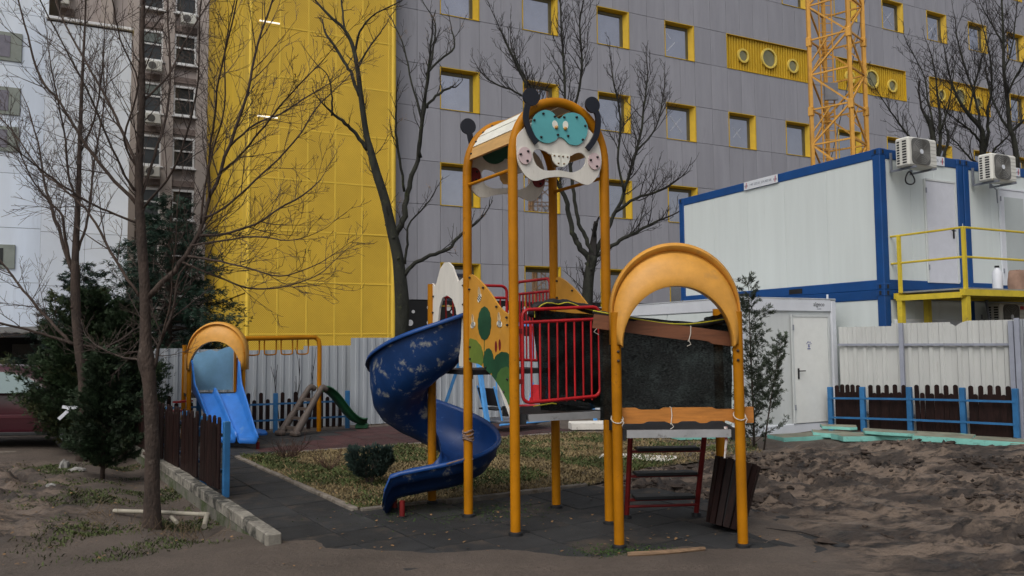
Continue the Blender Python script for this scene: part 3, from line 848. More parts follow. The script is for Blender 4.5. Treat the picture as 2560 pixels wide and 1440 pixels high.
xs = axis([(-400, 0), (-60, 60), (-16, 6), (-9.5, 0.5), (-3, 0.09), (0.8, 0.10), (8.6, 0.046), (12, 0.3), (30, 3), (400, 60)])
ys = axis([(-400, 0), (-20, 60), (3.0, 3), (5.6, 0.12), (9.6, 0.05), (13.6, 0.066), (20, 0.2), (40, 2), (100, 10), (500, 80)])
gv, mudv = [], []
for y in ys:
    for x in xs:
        near = -17 < x < 13 and 2 < y < 21
        gv.append((x, y, hground(x, y) if near else 0.0))
        mudv.append(mudmask(x, y) if near else 0.0)
nx_ = len(xs)
gf = [(j * nx_ + i, j * nx_ + i + 1, (j + 1) * nx_ + i + 1, (j + 1) * nx_ + i) for j in range(len(ys) - 1) for i in range(nx_ - 1)]
gm = bpy.data.meshes.new('ground')
gm.from_pydata(gv, [], gf)
gm.polygons.foreach_set('use_smooth', [True] * len(gm.polygons))
at = gm.attributes.new('mud', 'FLOAT', 'POINT')
at.data.foreach_set('value', mudv)


def ground_material():
    m = bpy.data.materials.new('packed_earth_and_mud')
    m.use_nodes = True
    nt = m.node_tree
    N, L = nt.nodes, nt.links
    b = N['Principled BSDF']
    tc = N.new('ShaderNodeTexCoord')

    def noi(s, d=8, r=0.65, vec=None):
        n = N.new('ShaderNodeTexNoise')
        n.inputs['Scale'].default_value = s
        n.inputs['Detail'].default_value = d
        n.inputs['Roughness'].default_value = r
        L.new(vec or tc.outputs['Object'], n.inputs['Vector'])
        return n.outputs['Fac']

    def ramp(f, a, ca, c, cc):
        r_ = N.new('ShaderNodeValToRGB')
        r_.color_ramp.elements[0].position = a
        r_.color_ramp.elements[1].position = c
        r_.color_ramp.elements[0].color = (*ca, 1)
        r_.color_ramp.elements[1].color = (*cc, 1)
        L.new(f, r_.inputs['Fac'])
        return r_.outputs['Color']

    def mix(f, a, c):
        x = N.new('ShaderNodeMix')
        x.data_type = 'RGBA'
        L.new(f, x.inputs[0])
        L.new(a, x.inputs[6])
        L.new(c, x.inputs[7])
        return x.outputs[2]
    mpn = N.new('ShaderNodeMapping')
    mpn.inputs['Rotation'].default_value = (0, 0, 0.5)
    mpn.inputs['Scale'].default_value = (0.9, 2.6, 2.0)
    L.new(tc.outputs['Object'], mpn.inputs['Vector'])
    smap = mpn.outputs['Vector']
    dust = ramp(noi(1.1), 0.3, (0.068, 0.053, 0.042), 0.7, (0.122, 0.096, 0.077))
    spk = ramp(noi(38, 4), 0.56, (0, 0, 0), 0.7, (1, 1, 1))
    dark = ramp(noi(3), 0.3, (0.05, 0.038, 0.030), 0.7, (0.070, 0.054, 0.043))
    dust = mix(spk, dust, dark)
    mudc = ramp(noi(0.9, 10, 0.62, smap), 0.45, (0.040, 0.029, 0.022), 0.55, (0.160, 0.119, 0.088))  # dark wet and paler dry mud, with rut shade painted in too
    fine = ramp(noi(5.0, 9, 0.75, smap), 0.40, (0.16, 0.15, 0.14), 0.50, (1.0, 1.0, 1.0))  # dark streaks along the ruts: relief shade painted into the mud colour
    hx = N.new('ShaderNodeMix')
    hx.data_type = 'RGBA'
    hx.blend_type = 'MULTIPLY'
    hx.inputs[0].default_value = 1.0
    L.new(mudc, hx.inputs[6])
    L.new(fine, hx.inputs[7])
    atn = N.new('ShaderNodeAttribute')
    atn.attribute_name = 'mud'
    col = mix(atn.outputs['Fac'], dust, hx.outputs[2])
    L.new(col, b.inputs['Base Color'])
    wet = ramp(noi(1.9, 6), 0.40, (0.85, 0.85, 0.85), 0.60, (0.34, 0.34, 0.34))
    rmx = N.new('ShaderNodeMix')
    rmx.data_type = 'RGBA'
    rmx.inputs[6].default_value = (0.85, 0.85, 0.85, 1)
    L.new(atn.outputs['Fac'], rmx.inputs[0])
    L.new(wet, rmx.inputs[7])
    L.new(rmx.outputs[2], b.inputs['Roughness'])
    bp = N.new('ShaderNodeBump')
    bp.inputs['Strength'].default_value = 0.8
    bp.inputs['Distance'].default_value = 0.05
    L.new(noi(17, 12, 0.72), bp.inputs['Height'])
    L.new(bp.outputs['Normal'], b.inputs['Normal'])
    return m


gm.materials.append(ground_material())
ground = bpy.data.objects.new('ground', gm)
COL.objects.link(ground)
ground['kind'] = 'structure'
ground['label'] = 'packed brown earth and churned mud around the playground'

# rubber tile paving: every tile a piece
base = MB()
base.add([(x, y, -0.036) for x, y in PAD], [tuple(range(len(PAD)))])
paving = base.build('rubber_paving', mat('screed', (0.03, 0.026, 0.022), 0.95, 0.2, 3))
paving['kind'] = 'structure'
paving['label'] = 'dark rubber tile paving under and between the play equipment'
tm = MB().box((0, 0, 0), (0.488, 0.488, 0.034), bev=0.007)
tile_b = tm.mesh('rubber_tile', RUB)
tile_r = tm.mesh('red_rubber_tile', RUBR)
TY = 0.581
T1_, T2_ = Vector((math.cos(TY), math.sin(TY), 0)), Vector((-math.sin(TY), math.cos(TY), 0))
for i in range(-30, 26):
    for j in range(0, 46):
        c = T1_ * (3.305 - .29 + i * 0.5) + T2_ * (j * 0.5)
        if not inside(PAD, c.x, c.y) or c.y < 6.6:
            continue
        red = c.y > 13.2 and c.x > -3.6 + 0.3 * (c.y - 15) and c.y < 17.2
        far = c.y > 12
        o = inst('rubber_tile', tile_r if red else tile_b, paving, (c.x, c.y, -0.014 + rng.uniform(-0.004, 0.004)), (rng.uniform(-.006, .006), rng.uniform(-.006, .006), TY + rng.uniform(-.006, .006)))

# lawn sheet
lm = MB()
for i in range(-46, 46):
    for j in range(80, 160):
        x, y = i * 0.1, j * 0.1
        if inside(LAWN, x + 0.05, y + 0.05):
            q = [(x, y), (x + .1, y), (x + .1, y + .1), (x, y + .1)]
            lm.add([(a, b_, 0.006 + 0.016 * nz(a, b_, 1.7, 6) - 0.05 * sstep(2.4, 4.4, a + nz(a, b_, 1.0) * 0.6) * sstep(13.5, 12.0, b_)) for a, b_ in q], [(0, 1, 2, 3)])
lawn_mat = mat('lawn_soil', (0.105, 0.078, 0.042), 0.9, 0.45, 1.5, dirt=((0.052, 0.060, 0.022), 0.5, 1.8), bump=0.6, bscale=60)
lawn = lm.build('lawn', lawn_mat, smooth=True, auto=180)
lawn['kind'] = 'structure'
lawn['label'] = 'worn winter lawn of dry and green grass behind the slide'


def blades(name, m, count, fn, h0, h1, label, cat='grass'):
    """many short bent grass blades where fn(x, y) gives a density, one object"""
    b = MB()
    r_ = random.Random(len(name) * 31)
    n = 0
    tries = 0
    while n < count and tries < count * 12:
        tries += 1
        x, y, d, z = fn(r_)
        if r_.random() > d:
            continue
        a = r_.uniform(0, 6.283)
        h = r_.uniform(h0, h1)
        w = r_.uniform(0.003, 0.006) * (1 + y / 16)
        ln = r_.uniform(0.3, 1.6) * h
        ca, sa = math.cos(a), math.sin(a)
        b.add([(x - sa * w, y + ca * w, z), (x + sa * w, y - ca * w, z), (x + ca * ln * .4 + sa * w * .7, y + sa * ln * .4 - ca * w * .7, z + h * .7), (x + ca * ln, y + sa * ln, z + h)], [(0, 1, 2), (0, 2, 3)])
        n += 1
    o = b.build(name, m)
    return tag(o, label, cat, kind='stuff')


def lawn_pt(green):
    def f(r_):
        x, y = r_.uniform(-4.3, 4.4), r_.uniform(8.6, 15.6)
        if not inside(LAWN, x, y):
            return x, y, 0, 0
        g = sstep(-0.12, 0.22, nz(x, y, 0.9, 11) + 0.25 * nz(x, y, 3.0, 12))
        d = g if green else 1 - 0.6 * g
        if x > 2:
            d *= 0.6
        return x, y, d, 0.004 + 0.016 * nz(x, y, 1.7, 6)
    return f


blades('grass', GRAS, 17000, lawn_pt(True), 0.02, 0.06, 'green tufts of grass on the worn lawn')
blades('dry_grass', GRAD, 34000, lawn_pt(False), 0.012, 0.045, 'straw coloured dry grass on the worn lawn')


def left_pt(r_):
    t, s = r_.uniform(0.3, 7.0), r_.uniform(0.05, 2.2)
    p = W0 + WD * t + WN * s
    d = sstep(-0.1, 0.3, nz(p.x, p.y, 1.3, 21)) * sstep(2.1, 1.3, s) * sstep(0.3, 1.1, t + 0.3 * nz(p.x, p.y, 2))
    return p.x, p.y, d, hground(p.x, p.y)


blades('verge_grass', mat('verge_green', (0.042, 0.055, 0.016), 0.85, 0.5, 2.0, dirt=((.09, .07, .03), .45, 3)), 8000, left_pt, 0.010, 0.036, 'short green grass along the foot of the low wall')


def moss_pt(r_):
    c = r_.choice([(-0.75, 8.3, .55), (-0.4, 8.6, .4), (0.95, 6.85, .22), (1.0, 6.75, .2)])
    x, y = r_.gauss(c[0], c[2]), r_.gauss(c[1], c[2] * .5)
    return x, y, 0.7, 0.003


blades('moss', mat('moss_green', (0.03, 0.062, 0.012), 0.9, 0.3, 8), 2600, moss_pt, 0.004, 0.012, 'thin green moss on the rubber tiles by the slide foot', 'moss')


def leaf_litter():
    b = MB()
    r_ = random.Random(5)
    for _ in range(1500):
        k = r_.random()
        if k < 0.62:
            x, y = r_.uniform(-4.2, 3.5), r_.uniform(8.7, 15.2)
            if not inside(LAWN, x, y):
                continue
            z = 0.024
        elif k < 0.85:
            p = W0 + WD * r_.uniform(.3, 7) + WN * r_.uniform(.1, 3)
            x, y = p.x, p.y
            z = hground(x, y) + 0.02
        else:
            x, y = r_.uniform(-2, 2.5), r_.uniform(6.4, 9.5)
            z = 0.012 if inside(PAD, x, y) else max(hground(x, y), 0.006) + 0.01
        s = r_.uniform(0.010, 0.024)
        a = r_.uniform(0, 6.28)
        tl = r_.uniform(-.5, .5)
        pts = []
        for q, rr in ((0, 1), (1.3, .55), (2.4, .8), (3.9, .8), (5.0, .55)):
            pts.append((x + math.cos(a + q) * s * rr, y + math.sin(a + q) * s * rr, z + tl * s * math.cos(q) * .7))
        b.add(pts, [(0, 1, 2, 3, 4)])
    o = b.build('fallen_leaves', LEAF)
    tag(o, 'dry brown fallen leaves scattered over lawn and tiles', 'leaves', kind='stuff')


leaf_litter()

# lawn kerb stones
kerb = bpy.data.objects.new('kerb', None)
COL.objects.link(kerb)
kerb['kind'] = 'structure'
kerb['label'] = 'thin concrete kerb edging the lawn'
kerb['_world'] = 1
for a, b_ in (((-1.68, 8.58), (-4.33, 12.62)), ((-1.62, 8.56), (0.9, 9.93)), ((-4.33, 12.62), (1.2, 15.5))):
    a, b_ = Vector((*a, 0)), Vector((*b_, 0))
    n = round((b_ - a).length / 0.98)
    for k in range(n):
        p = a.lerp(b_, (k + .5) / n)
        dr = (b_ - a)
        MB().box((p.x, p.y, -0.02 + rng.uniform(-.006, .006)), (dr.length / n - .008, .07, .09), rz=math.atan2(dr.y, dr.x) + rng.uniform(-.008, .008), bev=.008).build('kerb_stone', KERB, kerb)
# ---------------------------------------------------------------- trees and shrubs


def grow(mb, p, d, L, r, depth, rr, up=0.25, wig=0.35, gap=0.12, nseg=5, rmin=0.0025, spread=(0.5, 1.0), tips=None):
    """one twig with side twigs"""
    pts, rs = [p.copy()], [r]
    step = L / nseg
    q = p.copy()
    d = d.normalized()
    for k in range(nseg):
        d = (d + Vector((rr.gauss(0, wig), rr.gauss(0, wig), rr.gauss(0, wig))) * .35 + Vector((0, 0, up * .35))).normalized()
        q = q + d * step
        pts.append(q.copy())
        rs.append(max(r * (1 - 0.75 * (k + 1) / nseg), rmin * .8))
        if depth > 0 and k >= 0:
            nb = max(1, int(step / gap + rr.random()))
            for _ in range(nb):
                if rr.random() < .85:
                    side = d.orthogonal().normalized()
                    side.rotate(Matrix.Rotation(rr.uniform(0, 6.283), 3, d))
                    a = rr.uniform(*spread)
                    nd = d * math.cos(a) + side * math.sin(a) + Vector((0, 0, .15))
                    grow(mb, q - d * step * rr.random(), nd, L * rr.uniform(.3, .6) * (1 - .4 * k / nseg), max(r * .5, rmin), depth - 1, rr, up, wig, gap * 1.2, max(3, nseg - 1), rmin, spread, tips)
    mb.tube(pts, rs, 5 if r > .012 else (4 if r > .005 else 3), cap=False)
    if tips is not None:
        tips.append(q)


def bare_tree(key, name, label, bark, twigm, zbase, seed, gap, L0, depth, up=.3, rmin=.003, knots=True, seedheads=0, group=None, spread=(.5, 1.0), tgap=.1, first=.25, wig=.4, rcap=.012):
    rr = random.Random(seed)
    limbs = LIMBS[key]
    b = limbs[0][0]
    root = thing(name, label, 'tree', (b[0], b[1], zbase), 0, group)
    tips = []
    for li, Lb in enumerate(limbs):
        pts = [tuple(p) for p in Lb]
        sm = bez(pts, 4)
        if li:
            # a little irregularity along every limb
            sm = [(x + rr.gauss(0, r_ * .25), y + rr.gauss(0, r_ * .4), z + rr.gauss(0, r_ * .25), r_) for x, y, z, r_ in sm]
        mb = MB()
        P3 = [Vector(q[:3]) for q in sm]
        rs = [max(q[3], rmin) for q in sm]
        if li == 0 and P3[0].z > zbase - .05:
            P3.insert(0, Vector((P3[0].x, P3[0].y, zbase - .1)))
            rs.insert(0, rs[0] * 1.15)
        mb.tube(P3, rs, 12 if li == 0 else 8, cap=True)
        if knots:
            for _ in range(7 if li == 0 else 3):
                k = rr.randrange(2, len(P3) - 2)
                a = rr.uniform(0, 6.28)
                t = (P3[k + 1] - P3[k]).normalized()
                sd_ = t.orthogonal().normalized()
                sd_.rotate(Matrix.Rotation(a, 3, t))
                mb.tube([P3[k] + sd_ * rs[k] * .5, P3[k] + sd_ * (rs[k] * 1.25) + t * rs[k] * .2], [rs[k] * .5, rs[k] * .22], 6)
        part = mb.build('trunk' if li == 0 else 'limb', bark, root, smooth=True, auto=180)
        tw = MB()
        tot = sum((P3[k + 1] - P3[k]).length for k in range(len(P3) - 1))
        acc, nxt = 0, tot * (first if li else .45)
        for k in range(len(P3) - 1):
            seg = P3[k + 1] - P3[k]
            while nxt < acc + seg.length:
                f = (nxt - acc) / seg.length
                p = P3[k] + seg * f
                d = seg.normalized()
                side = d.orthogonal().normalized()
                side.rotate(Matrix.Rotation(rr.uniform(0, 6.283), 3, d))
                a = rr.uniform(*spread)
                nd = d * math.cos(a) + side * math.sin(a) + Vector((0, 0, .2))
                fr = nxt / tot
                ln = L0 * rr.uniform(.45, 1.1) * (1.05 - .45 * fr)
                grow(tw, p, nd, ln, max(min(rs[k] * .5, rcap + ln * rcap * .5), rmin * 1.4), depth, rr, up, wig, tgap, 5, rmin, spread, tips)
                nxt += gap * rr.uniform(.5, 1.5)
            acc += seg.length
        grow(tw, P3[-1], (P3[-1] - P3[-2]), L0 * .7, max(rs[-1], rmin), depth, rr, up, .3, tgap, 5, rmin, spread, tips)
        if tw.v:
            t_ = tw.build('twigs', twigm, part)
            t_['kind'] = 'stuff'
    if seedheads:
        sb = MB()
        for t in rr.sample(tips, min(seedheads, len(tips))):
            for _ in range(16):
                q = t + Vector((rr.gauss(0, .05), rr.gauss(0, .05), rr.gauss(0, .045)))
                dd = Vector((rr.gauss(0, 1), rr.gauss(0, 1), rr.gauss(0, 1))).normalized() * rr.uniform(.02, .05)
                s_ = dd.orthogonal().normalized() * .008
                sb.add([q - s_, q + s_, q + dd], [(0, 1, 2)])
        o = sb.build('seed_heads', SEED, root)
        o['kind'] = 'stuff'
    return root


def sprays(mb, rr, fn, n, size, flat=0.5, droop=0.0, per=9, wide=.32):
    """clumps of small scale-leaf sprays; fn -> (point, outward direction)"""
    for _ in range(n):
        p, d = fn(rr)
        d = d.normalized()
        s0 = d.orthogonal().normalized()
        s0.rotate(Matrix.Rotation(rr.uniform(0, 6.283), 3, d))
        u = d.cross(s0)
        L = size * rr.uniform(.6, 1.3)
        for k in range(per):
            a = rr.uniform(-1.0, 1.0)
            b = rr.gauss(0, flat * .45)
            t = (d * math.cos(a) + s0 * math.sin(a) + u * b + Vector((0, 0, -droop))).normalized()
            st = p + d * L * rr.uniform(0, .45)
            ln = L * rr.uniform(.4, .8)
            w = t.cross(u + Vector((.01, .02, .03)))
            if w.length < 1e-3:
                continue
            w = w.normalized() * ln * wide * rr.uniform(.35, .8)
            mb.add([st, st + t * ln * .5 + w, st + t * ln, st + t * ln * .5 - w], [(0, 1, 2, 3)])


def cone_fn(c, R0, H, z0, power=1.0, shell=.55, lean=0.35, hole=0.0, seed=0):
    def f(rr):
        while True:
            t = rr.random() ** 1.35
            a = rr.uniform(0, 6.283)
            lump = 1 + .28 * noise.noise(Vector((math.cos(a) * 1.6, math.sin(a) * 1.6, t * 5 + seed)))
            rad = R0 * (1 - t) ** power * lump
            k = shell + (1 - shell) * rr.random() ** .6
            if hole and noise.noise(Vector((math.cos(a) * 2.2 + seed, math.sin(a) * 2.2, t * 7))) > hole:
                continue
            p = Vector((c[0] + math.cos(a) * rad * k, c[1] + math.sin(a) * rad * k, z0 + H * t))
            d = Vector((math.cos(a), math.sin(a), lean))
            return p, d
    return f


def conifer(name, label, cat, c, R0, H, zg, m, nb, size, seed, power=.8, rise=.2, droop=.25, stem=.05, skirt=.1, group=None, per=10, wide=.15, bark=None, ragged=.35, along=.75, step=.5, lean=(0, 0)):
    """trunk with separate boughs, each carrying its own sprays: layered, gappy, uneven outline"""
    root = thing(name, label, cat, (c[0], c[1], zg), 0, group)
    mb, fb = MB(), MB()
    rr = random.Random(seed)
    ax = lambda t: V(c[0] + lean[0] * t + .04 * H * .1 * math.sin(t * 5 + seed), c[1] + lean[1] * t, zg + H * t)
    mb.tube([ax(0) - V(0, 0, .08), ax(.25), ax(.5), ax(.75), ax(.98)], [stem, stem * .8, stem * .6, stem * .35, stem * .1], 7)
    for k in range(nb):
        t = skirt + (1 - skirt) * (k + rr.random()) / nb
        a = k * 2.399 + rr.uniform(-.5, .5)
        ln = R0 * max(1 - t, .03) ** power * (1 + rr.gauss(0, ragged)) + .05
        ln = max(ln, .08)
        p0 = ax(t)
        d = V(math.cos(a), math.sin(a), rise)
        pts, q = [p0], p0.copy()
        ns = 5
        for i in range(ns):
            f = (i + 1) / ns
            d = (d + V(rr.gauss(0, .12), rr.gauss(0, .12), rr.gauss(0, .08) - droop * .35 * (1 if f < .7 else -.6))).normalized()
            q = q + d * (ln / ns)
            pts.append(q.copy())
        r0 = max(stem * .28 * (1 - t), .004)
        mb.tube(pts, [r0, r0 * .8, r0 * .6, r0 * .45, r0 * .3, .0025], 4, cap=False)
        L_ = [(pts[i], pts[i + 1]) for i in range(ns)]

        def fn(rr, L_=L_, ns=ns, ln=ln):
            f = 1 - along * rr.random()
            i = min(int(f * ns), ns - 1)
            a_, b_ = L_[i]
            g = f * ns - i
            dd = (b_ - a_).normalized()
            sd = dd.cross(V(0, 0, 1))
            p = a_.lerp(b_, g) + sd * rr.gauss(0, ln * .13) + V(0, 0, rr.gauss(0, ln * .05))
            return p, dd + sd * rr.uniform(-.9, .9) + V(0, 0, rr.uniform(-.15, .3))
        sprays(fb, rr, fn, max(3, int(ln / size * (1 / step))), size, droop=droop * .5, per=per, wide=wide)
    sprays(fb, rr, lambda r_: (ax(r_.uniform(.8, 1.0)), V(r_.gauss(0, .5), r_.gauss(0, .5), 1)), 10, size, per=per, wide=wide)
    mb.build('trunk', bark or BARK1, root, smooth=True, auto=180)
    fb.build('crown', m, root)
    return root
# ---------------------------------------------------------------- grey hospital block with yellow window reveals
FY = 0.4627
F0 = Vector((-2.603, 28.97, 0))
gb = thing('grey_building', 'large grey panel clad building with yellow framed windows behind the playground', 'building', F0, FY, local=True)
SP, WW, WH = 3.458, 1.6, 1.605
ZT = {r_: 19.17 - 3.6 * r_ for r_ in range(-1, 5)}
ZT[4] = 4.66
X0, X1 = -1.75, 38.6
ZTOP = 25.6
core = MB().box(((X0 + X1) / 2, 4.32, ZTOP / 2), (X1 - X0, 8.0, ZTOP))
core.build('wall', DARKW, gb)
MB().box(((X0 + X1) / 2, 0.10, 1.63), (X1 - X0 - .02, .16, 3.26)).build('plinth', BLKW, gb)
dots = MB()
for i in range(40):
    for z in (2.45, 2.85, 3.0):
        x = X0 + .5 + i * .78 + (.2 if z == 2.85 else 0) + rng.uniform(-.12, .12)
        dots.cyl((x, .018, z), (x, .0, z), rng.choice([.09, .11, .06]), 12)
d_ = dots.build('plinth_dots', mat('white_dot', (.55, .56, .58), .6, .1), gb)
d_['kind'] = 'stuff'

# window openings (x0, x1, z0, z1)
wins, slats = [], []
for r_ in range(-1, 5):
    for k in range(0, 11):
        x = SP * k
        z = ZT[r_]
        if r_ == 1 and 4 <= k <= 9:
            if k % 2 == 0:
                slats.append((x, x + SP + WW, z - WH, z))
            continue
        wins.append((x, x + WW, z - WH, z, r_, k))
open_ = [(w[0], w[1], w[2], w[3]) for w in wins] + slats
vj = [X0]
for k in range(0, 12):
    vj += [SP * k - .93 if k else X0 + .85, SP * k, SP * k + .8, SP * k + 1.6]
vj = sorted(set(round(v, 3) for v in vj if X0 <= v <= X1)) + [X1]
hj = [3.28]
for r_ in range(4, -2, -1):
    hj += [ZT[r_] - WH, ZT[r_]]
hj = sorted(z for z in set(hj) if z >= 3.28 - 1e-6) + [ZTOP]
if hj[0] > 3.06 and abs(hj[1] - hj[0]) < .3:
    hj.pop(1)
pm = {}
cand = []
GAP = .014
for a, b in zip(vj[:-1], vj[1:]):
    for c, d in zip(hj[:-1], hj[1:]):
        if b - a < .05 or d - c < .05:
            continue
        mx_, mz = (a + b) / 2, (c + d) / 2
        if any(o[0] - .01 < mx_ < o[1] + .01 and o[2] - .01 < mz < o[3] + .01 for o in open_):
            continue
        wp = F0 + Vector((math.cos(FY) * mx_, math.sin(FY) * mx_, mz - CAM_H))
        seen = wp.x / wp.y < .72 and (mz - CAM_H) / wp.y < .52
        size = (b - a) * (d - c) / wp.y ** 2 if seen else 0
        cand.append((size, a, b, c, d))
cand.sort(reverse=True)
far = MB()
for n, (s, a, b, c, d) in enumerate(cand):
    w, h = b - a - GAP, d - c - GAP
    if n < 290 and s > 0:
        key = (round(w, 2), round(h, 2))
        if key not in pm:
            pm[key] = MB().box((0, 0, 0), (w, .05, h), bev=.004).mesh('cladding_panel', GREYF)
        inst('cladding_panel', pm[key], gb, ((a + b) / 2, .025 + rng.uniform(0, .006), (c + d) / 2))
    else:
        far.box(((a + b) / 2, .03, (c + d) / 2), (w, .05, h))
o = far.build('cladding_panels', GREYF, gb)
o['kind'] = 'stuff'
# window: thin yellow rim, splayed yellow jamb on one side, olive frame, glass
wr = MB()
wr.box((.0125, .12, -WH / 2), (.025, .28, WH))
wr.box((WW / 2, .12, -WH + .012), (WW - .05, .28, .024))
wr.prism([(0, 0), (0, .10), (.11, .26), (.16, .26), (.16, 0)][::-1], (WW - .16, -.02, -WH / 2), (1, 0, 0), (0, 1, 0), WH - .001) if False else None
jv = [(WW, -.02), (WW - .05, -.02), (WW - .20, .20), (WW - .20, .26), (WW, .26)]
wr.add([(x, y, 0) for x, y in jv] + [(x, y, -WH) for x, y in jv], [(0, 1, 2, 3, 4), (9, 8, 7, 6, 5)] + [(i, i + 5, (i + 1) % 5 + 5, (i + 1) % 5) for i in range(5)])
tv = [(-.02, 0), (-.02, -.03), (.20, -.085), (.26, -.085), (.26, 0)]
wr.add([(.04, y, z) for y, z in tv] + [(WW - .05, y, z) for y, z in tv], [(4, 3, 2, 1, 0), (5, 6, 7, 8, 9)] + [(i, (i + 1) % 5, (i + 1) % 5 + 5, i + 5) for i in range(5)])
m_rev = wr.mesh('window_reveal', YELW)
fr = MB()
fr.box((WW - .245, .215, -WH / 2 - .05), (.13, .05, WH - .1))
fr.box((WW / 2 - .1, .216, -.165), (WW - .3, .05, .11))
fr.box((.055, .217, -WH / 2 - .05), (.03, .05, WH - .1))
m_frm = fr.mesh('window_frame', OLIV)
m_gl = MB().box(((WW - .26) / 2, .235, -WH / 2 - .04), (WW - .27, .012, WH - .14)).mesh('pane', GLS)
xm = MB()
xm.bar((.28, .224, -.45), (1.05, .224, -1.25), .022, .004, up=(0, 1, 0))
xm.bar((1.05, .222, -.45), (.28, .222, -1.25), .022, .004, up=(0, 1, 0))
m_x = xm.mesh('taped_cross', CWT)
for x0, x1, z0, z1, r_, k in wins:
    w = inst('window', m_rev, gb, (x0, 0, z1))
    inst('frame', m_frm, w, (0, 0, 0))
    inst('pane', m_gl, w, (0, rng.uniform(-.002, .002), 0), (rng.uniform(-.006, .006), 0, rng.uniform(-.01, .01)))
    if (r_, k) in ((1, 3), (2, 3), (2, 4), (0, 7), (0, 8)):
        s = {(1, 3): 1.0, (2, 3): .8, (2, 4): .55, (0, 7): .9, (0, 8): .9}[(r_, k)]
        inst('taped_cross', m_x, w, (.67 - .67 * s, 0, -.85 + .85 * s), scale=(s, 1, s))
# slatted yellow fields with portholes
sw = SP + WW
for x0, x1, z0, z1 in slats:
    w = inst('slatted_field', MB().box((sw / 2, .13, WH / 2), (sw, .04, WH)).mesh('slatted_field', YELD), gb, (x0, 0, z0))
    sm_ = MB().box((0, 0, 0), (.075, .05, WH - .06), bev=.01).mesh('slat', YELD)
    n = 32
    for i in range(n):
        inst('slat', sm_, w, ((i + .5) * sw / n, .085, WH / 2))
    e = MB()
    e.box((sw / 2, .05, WH - .012), (sw, .14, .025))
    e.box((sw / 2, .05, .012), (sw, .14, .025))
    e.box((.012, .05, WH / 2), (.025, .14, WH - .05))
    e.box((sw - .012, .05, WH / 2), (.025, .14, WH - .05))
    e.build('rim', YELW, w)
    for cx, cz, rad in ((.98, .72, .33), (2.55, .84, .48), (4.05, .70, .34)):
        ring = MB().prism(ell(cx, cz, rad, rad, 28), (0, .03, 0), (1, 0, 0), (0, 0, 1), .09, holes=[ell(cx, cz, rad - .085, rad - .085, 28)]).build('porthole', mat('porthole_ring', (.68, .52, .10), .5, .06), w)
        MB().prism(ell(cx, cz, rad - .08, rad - .08, 28), (0, .05, 0), (1, 0, 0), (0, 0, 1), .02).build('porthole_pane', mat('porthole_glass', (.30, .28, .16), .08, .15, 2, metal=.6), w)

# ---------------------------------------------------------------- yellow stair tower of perforated sheets
yb = thing('yellow_building', 'tall yellow stair tower clad in perforated metal sheets', 'building', F0, FY, local=True)
YX0, YX1, YY = -6.87, -1.93, -.6
MB().box(((YX0 + YX1) / 2, YY + 6.6, 12.6), (YX1 - YX0 - .12, 13.0, 25.2)).build('wall', mat('inner_yellow_wall', (.34, .21, .012), .8, .1), yb)
cx_ = [YX0, -5.9, -4.96, -4.03, -3.1, -2.16, YX1]
zr = [0.35 + 1.7 * i for i in range(0, 15)]
pmesh = {}
for a, b in zip(cx_[:-1], cx_[1:]):
    for c, d in zip(zr[:-1], zr[1:]):
        key = round(b - a, 2)
        if key not in pmesh:
            pmesh[key] = MB().box((0, 0, 0), (b - a - .02, .02, 1.66)).mesh('perforated_panel', PERF)
        inst('perforated_panel', pmesh[key], yb, ((a + b) / 2, YY + .02 + rng.uniform(0, .008), (c + d) / 2))
for x in cx_[1:-1]:
    MB().box((x, YY + .02, 12.4), (.055, .03, 24.2), bev=.004).build('mullion', YELB, yb)
MB().cyl((YX0 + .05, YY + .06, .3), (YX0 + .05, YY + .06, 25), .07, 10).build('corner_mullion', YELB, yb, smooth=True)
MB().cyl((YX1 - .05, YY + .08, .3), (YX1 - .05, YY + .08, 25), .1, 10).build('corner_mullion', YELB, yb, smooth=True)
for z in zr:
    MB().box(((YX0 + YX1) / 2, YY + .0185, z), (YX1 - YX0 - .2, .028, .05), bev=.004).build('transom', YELB, yb)
sidem = MB().box((0, 0, 0), (.02, 1.16, 3.3)).mesh('side_panel', mat('yellow_side_sheet', (.58, .38, .022), .6, .12, .7, stretch=(3, 3, .3), dirt=((.66, .50, .10), .35, 2, 1)))
for i in range(11):
    for j in range(8):
        inst('side_panel', sidem, yb, (YX0 - .01 + rng.uniform(0, .008), YY + .75 + i * 1.19, 1.7 + j * 3.35))
for px_, pz in ((-6.25, 12.33), (-6.28, 9.15), (-6.2, 15.5)):
    b_ = MB().cyl((px_ - .32, YY - .012, pz), (px_ + .32, YY - .012, pz), .028, 8)
    b_.build('lit_tube', lampm, yb)

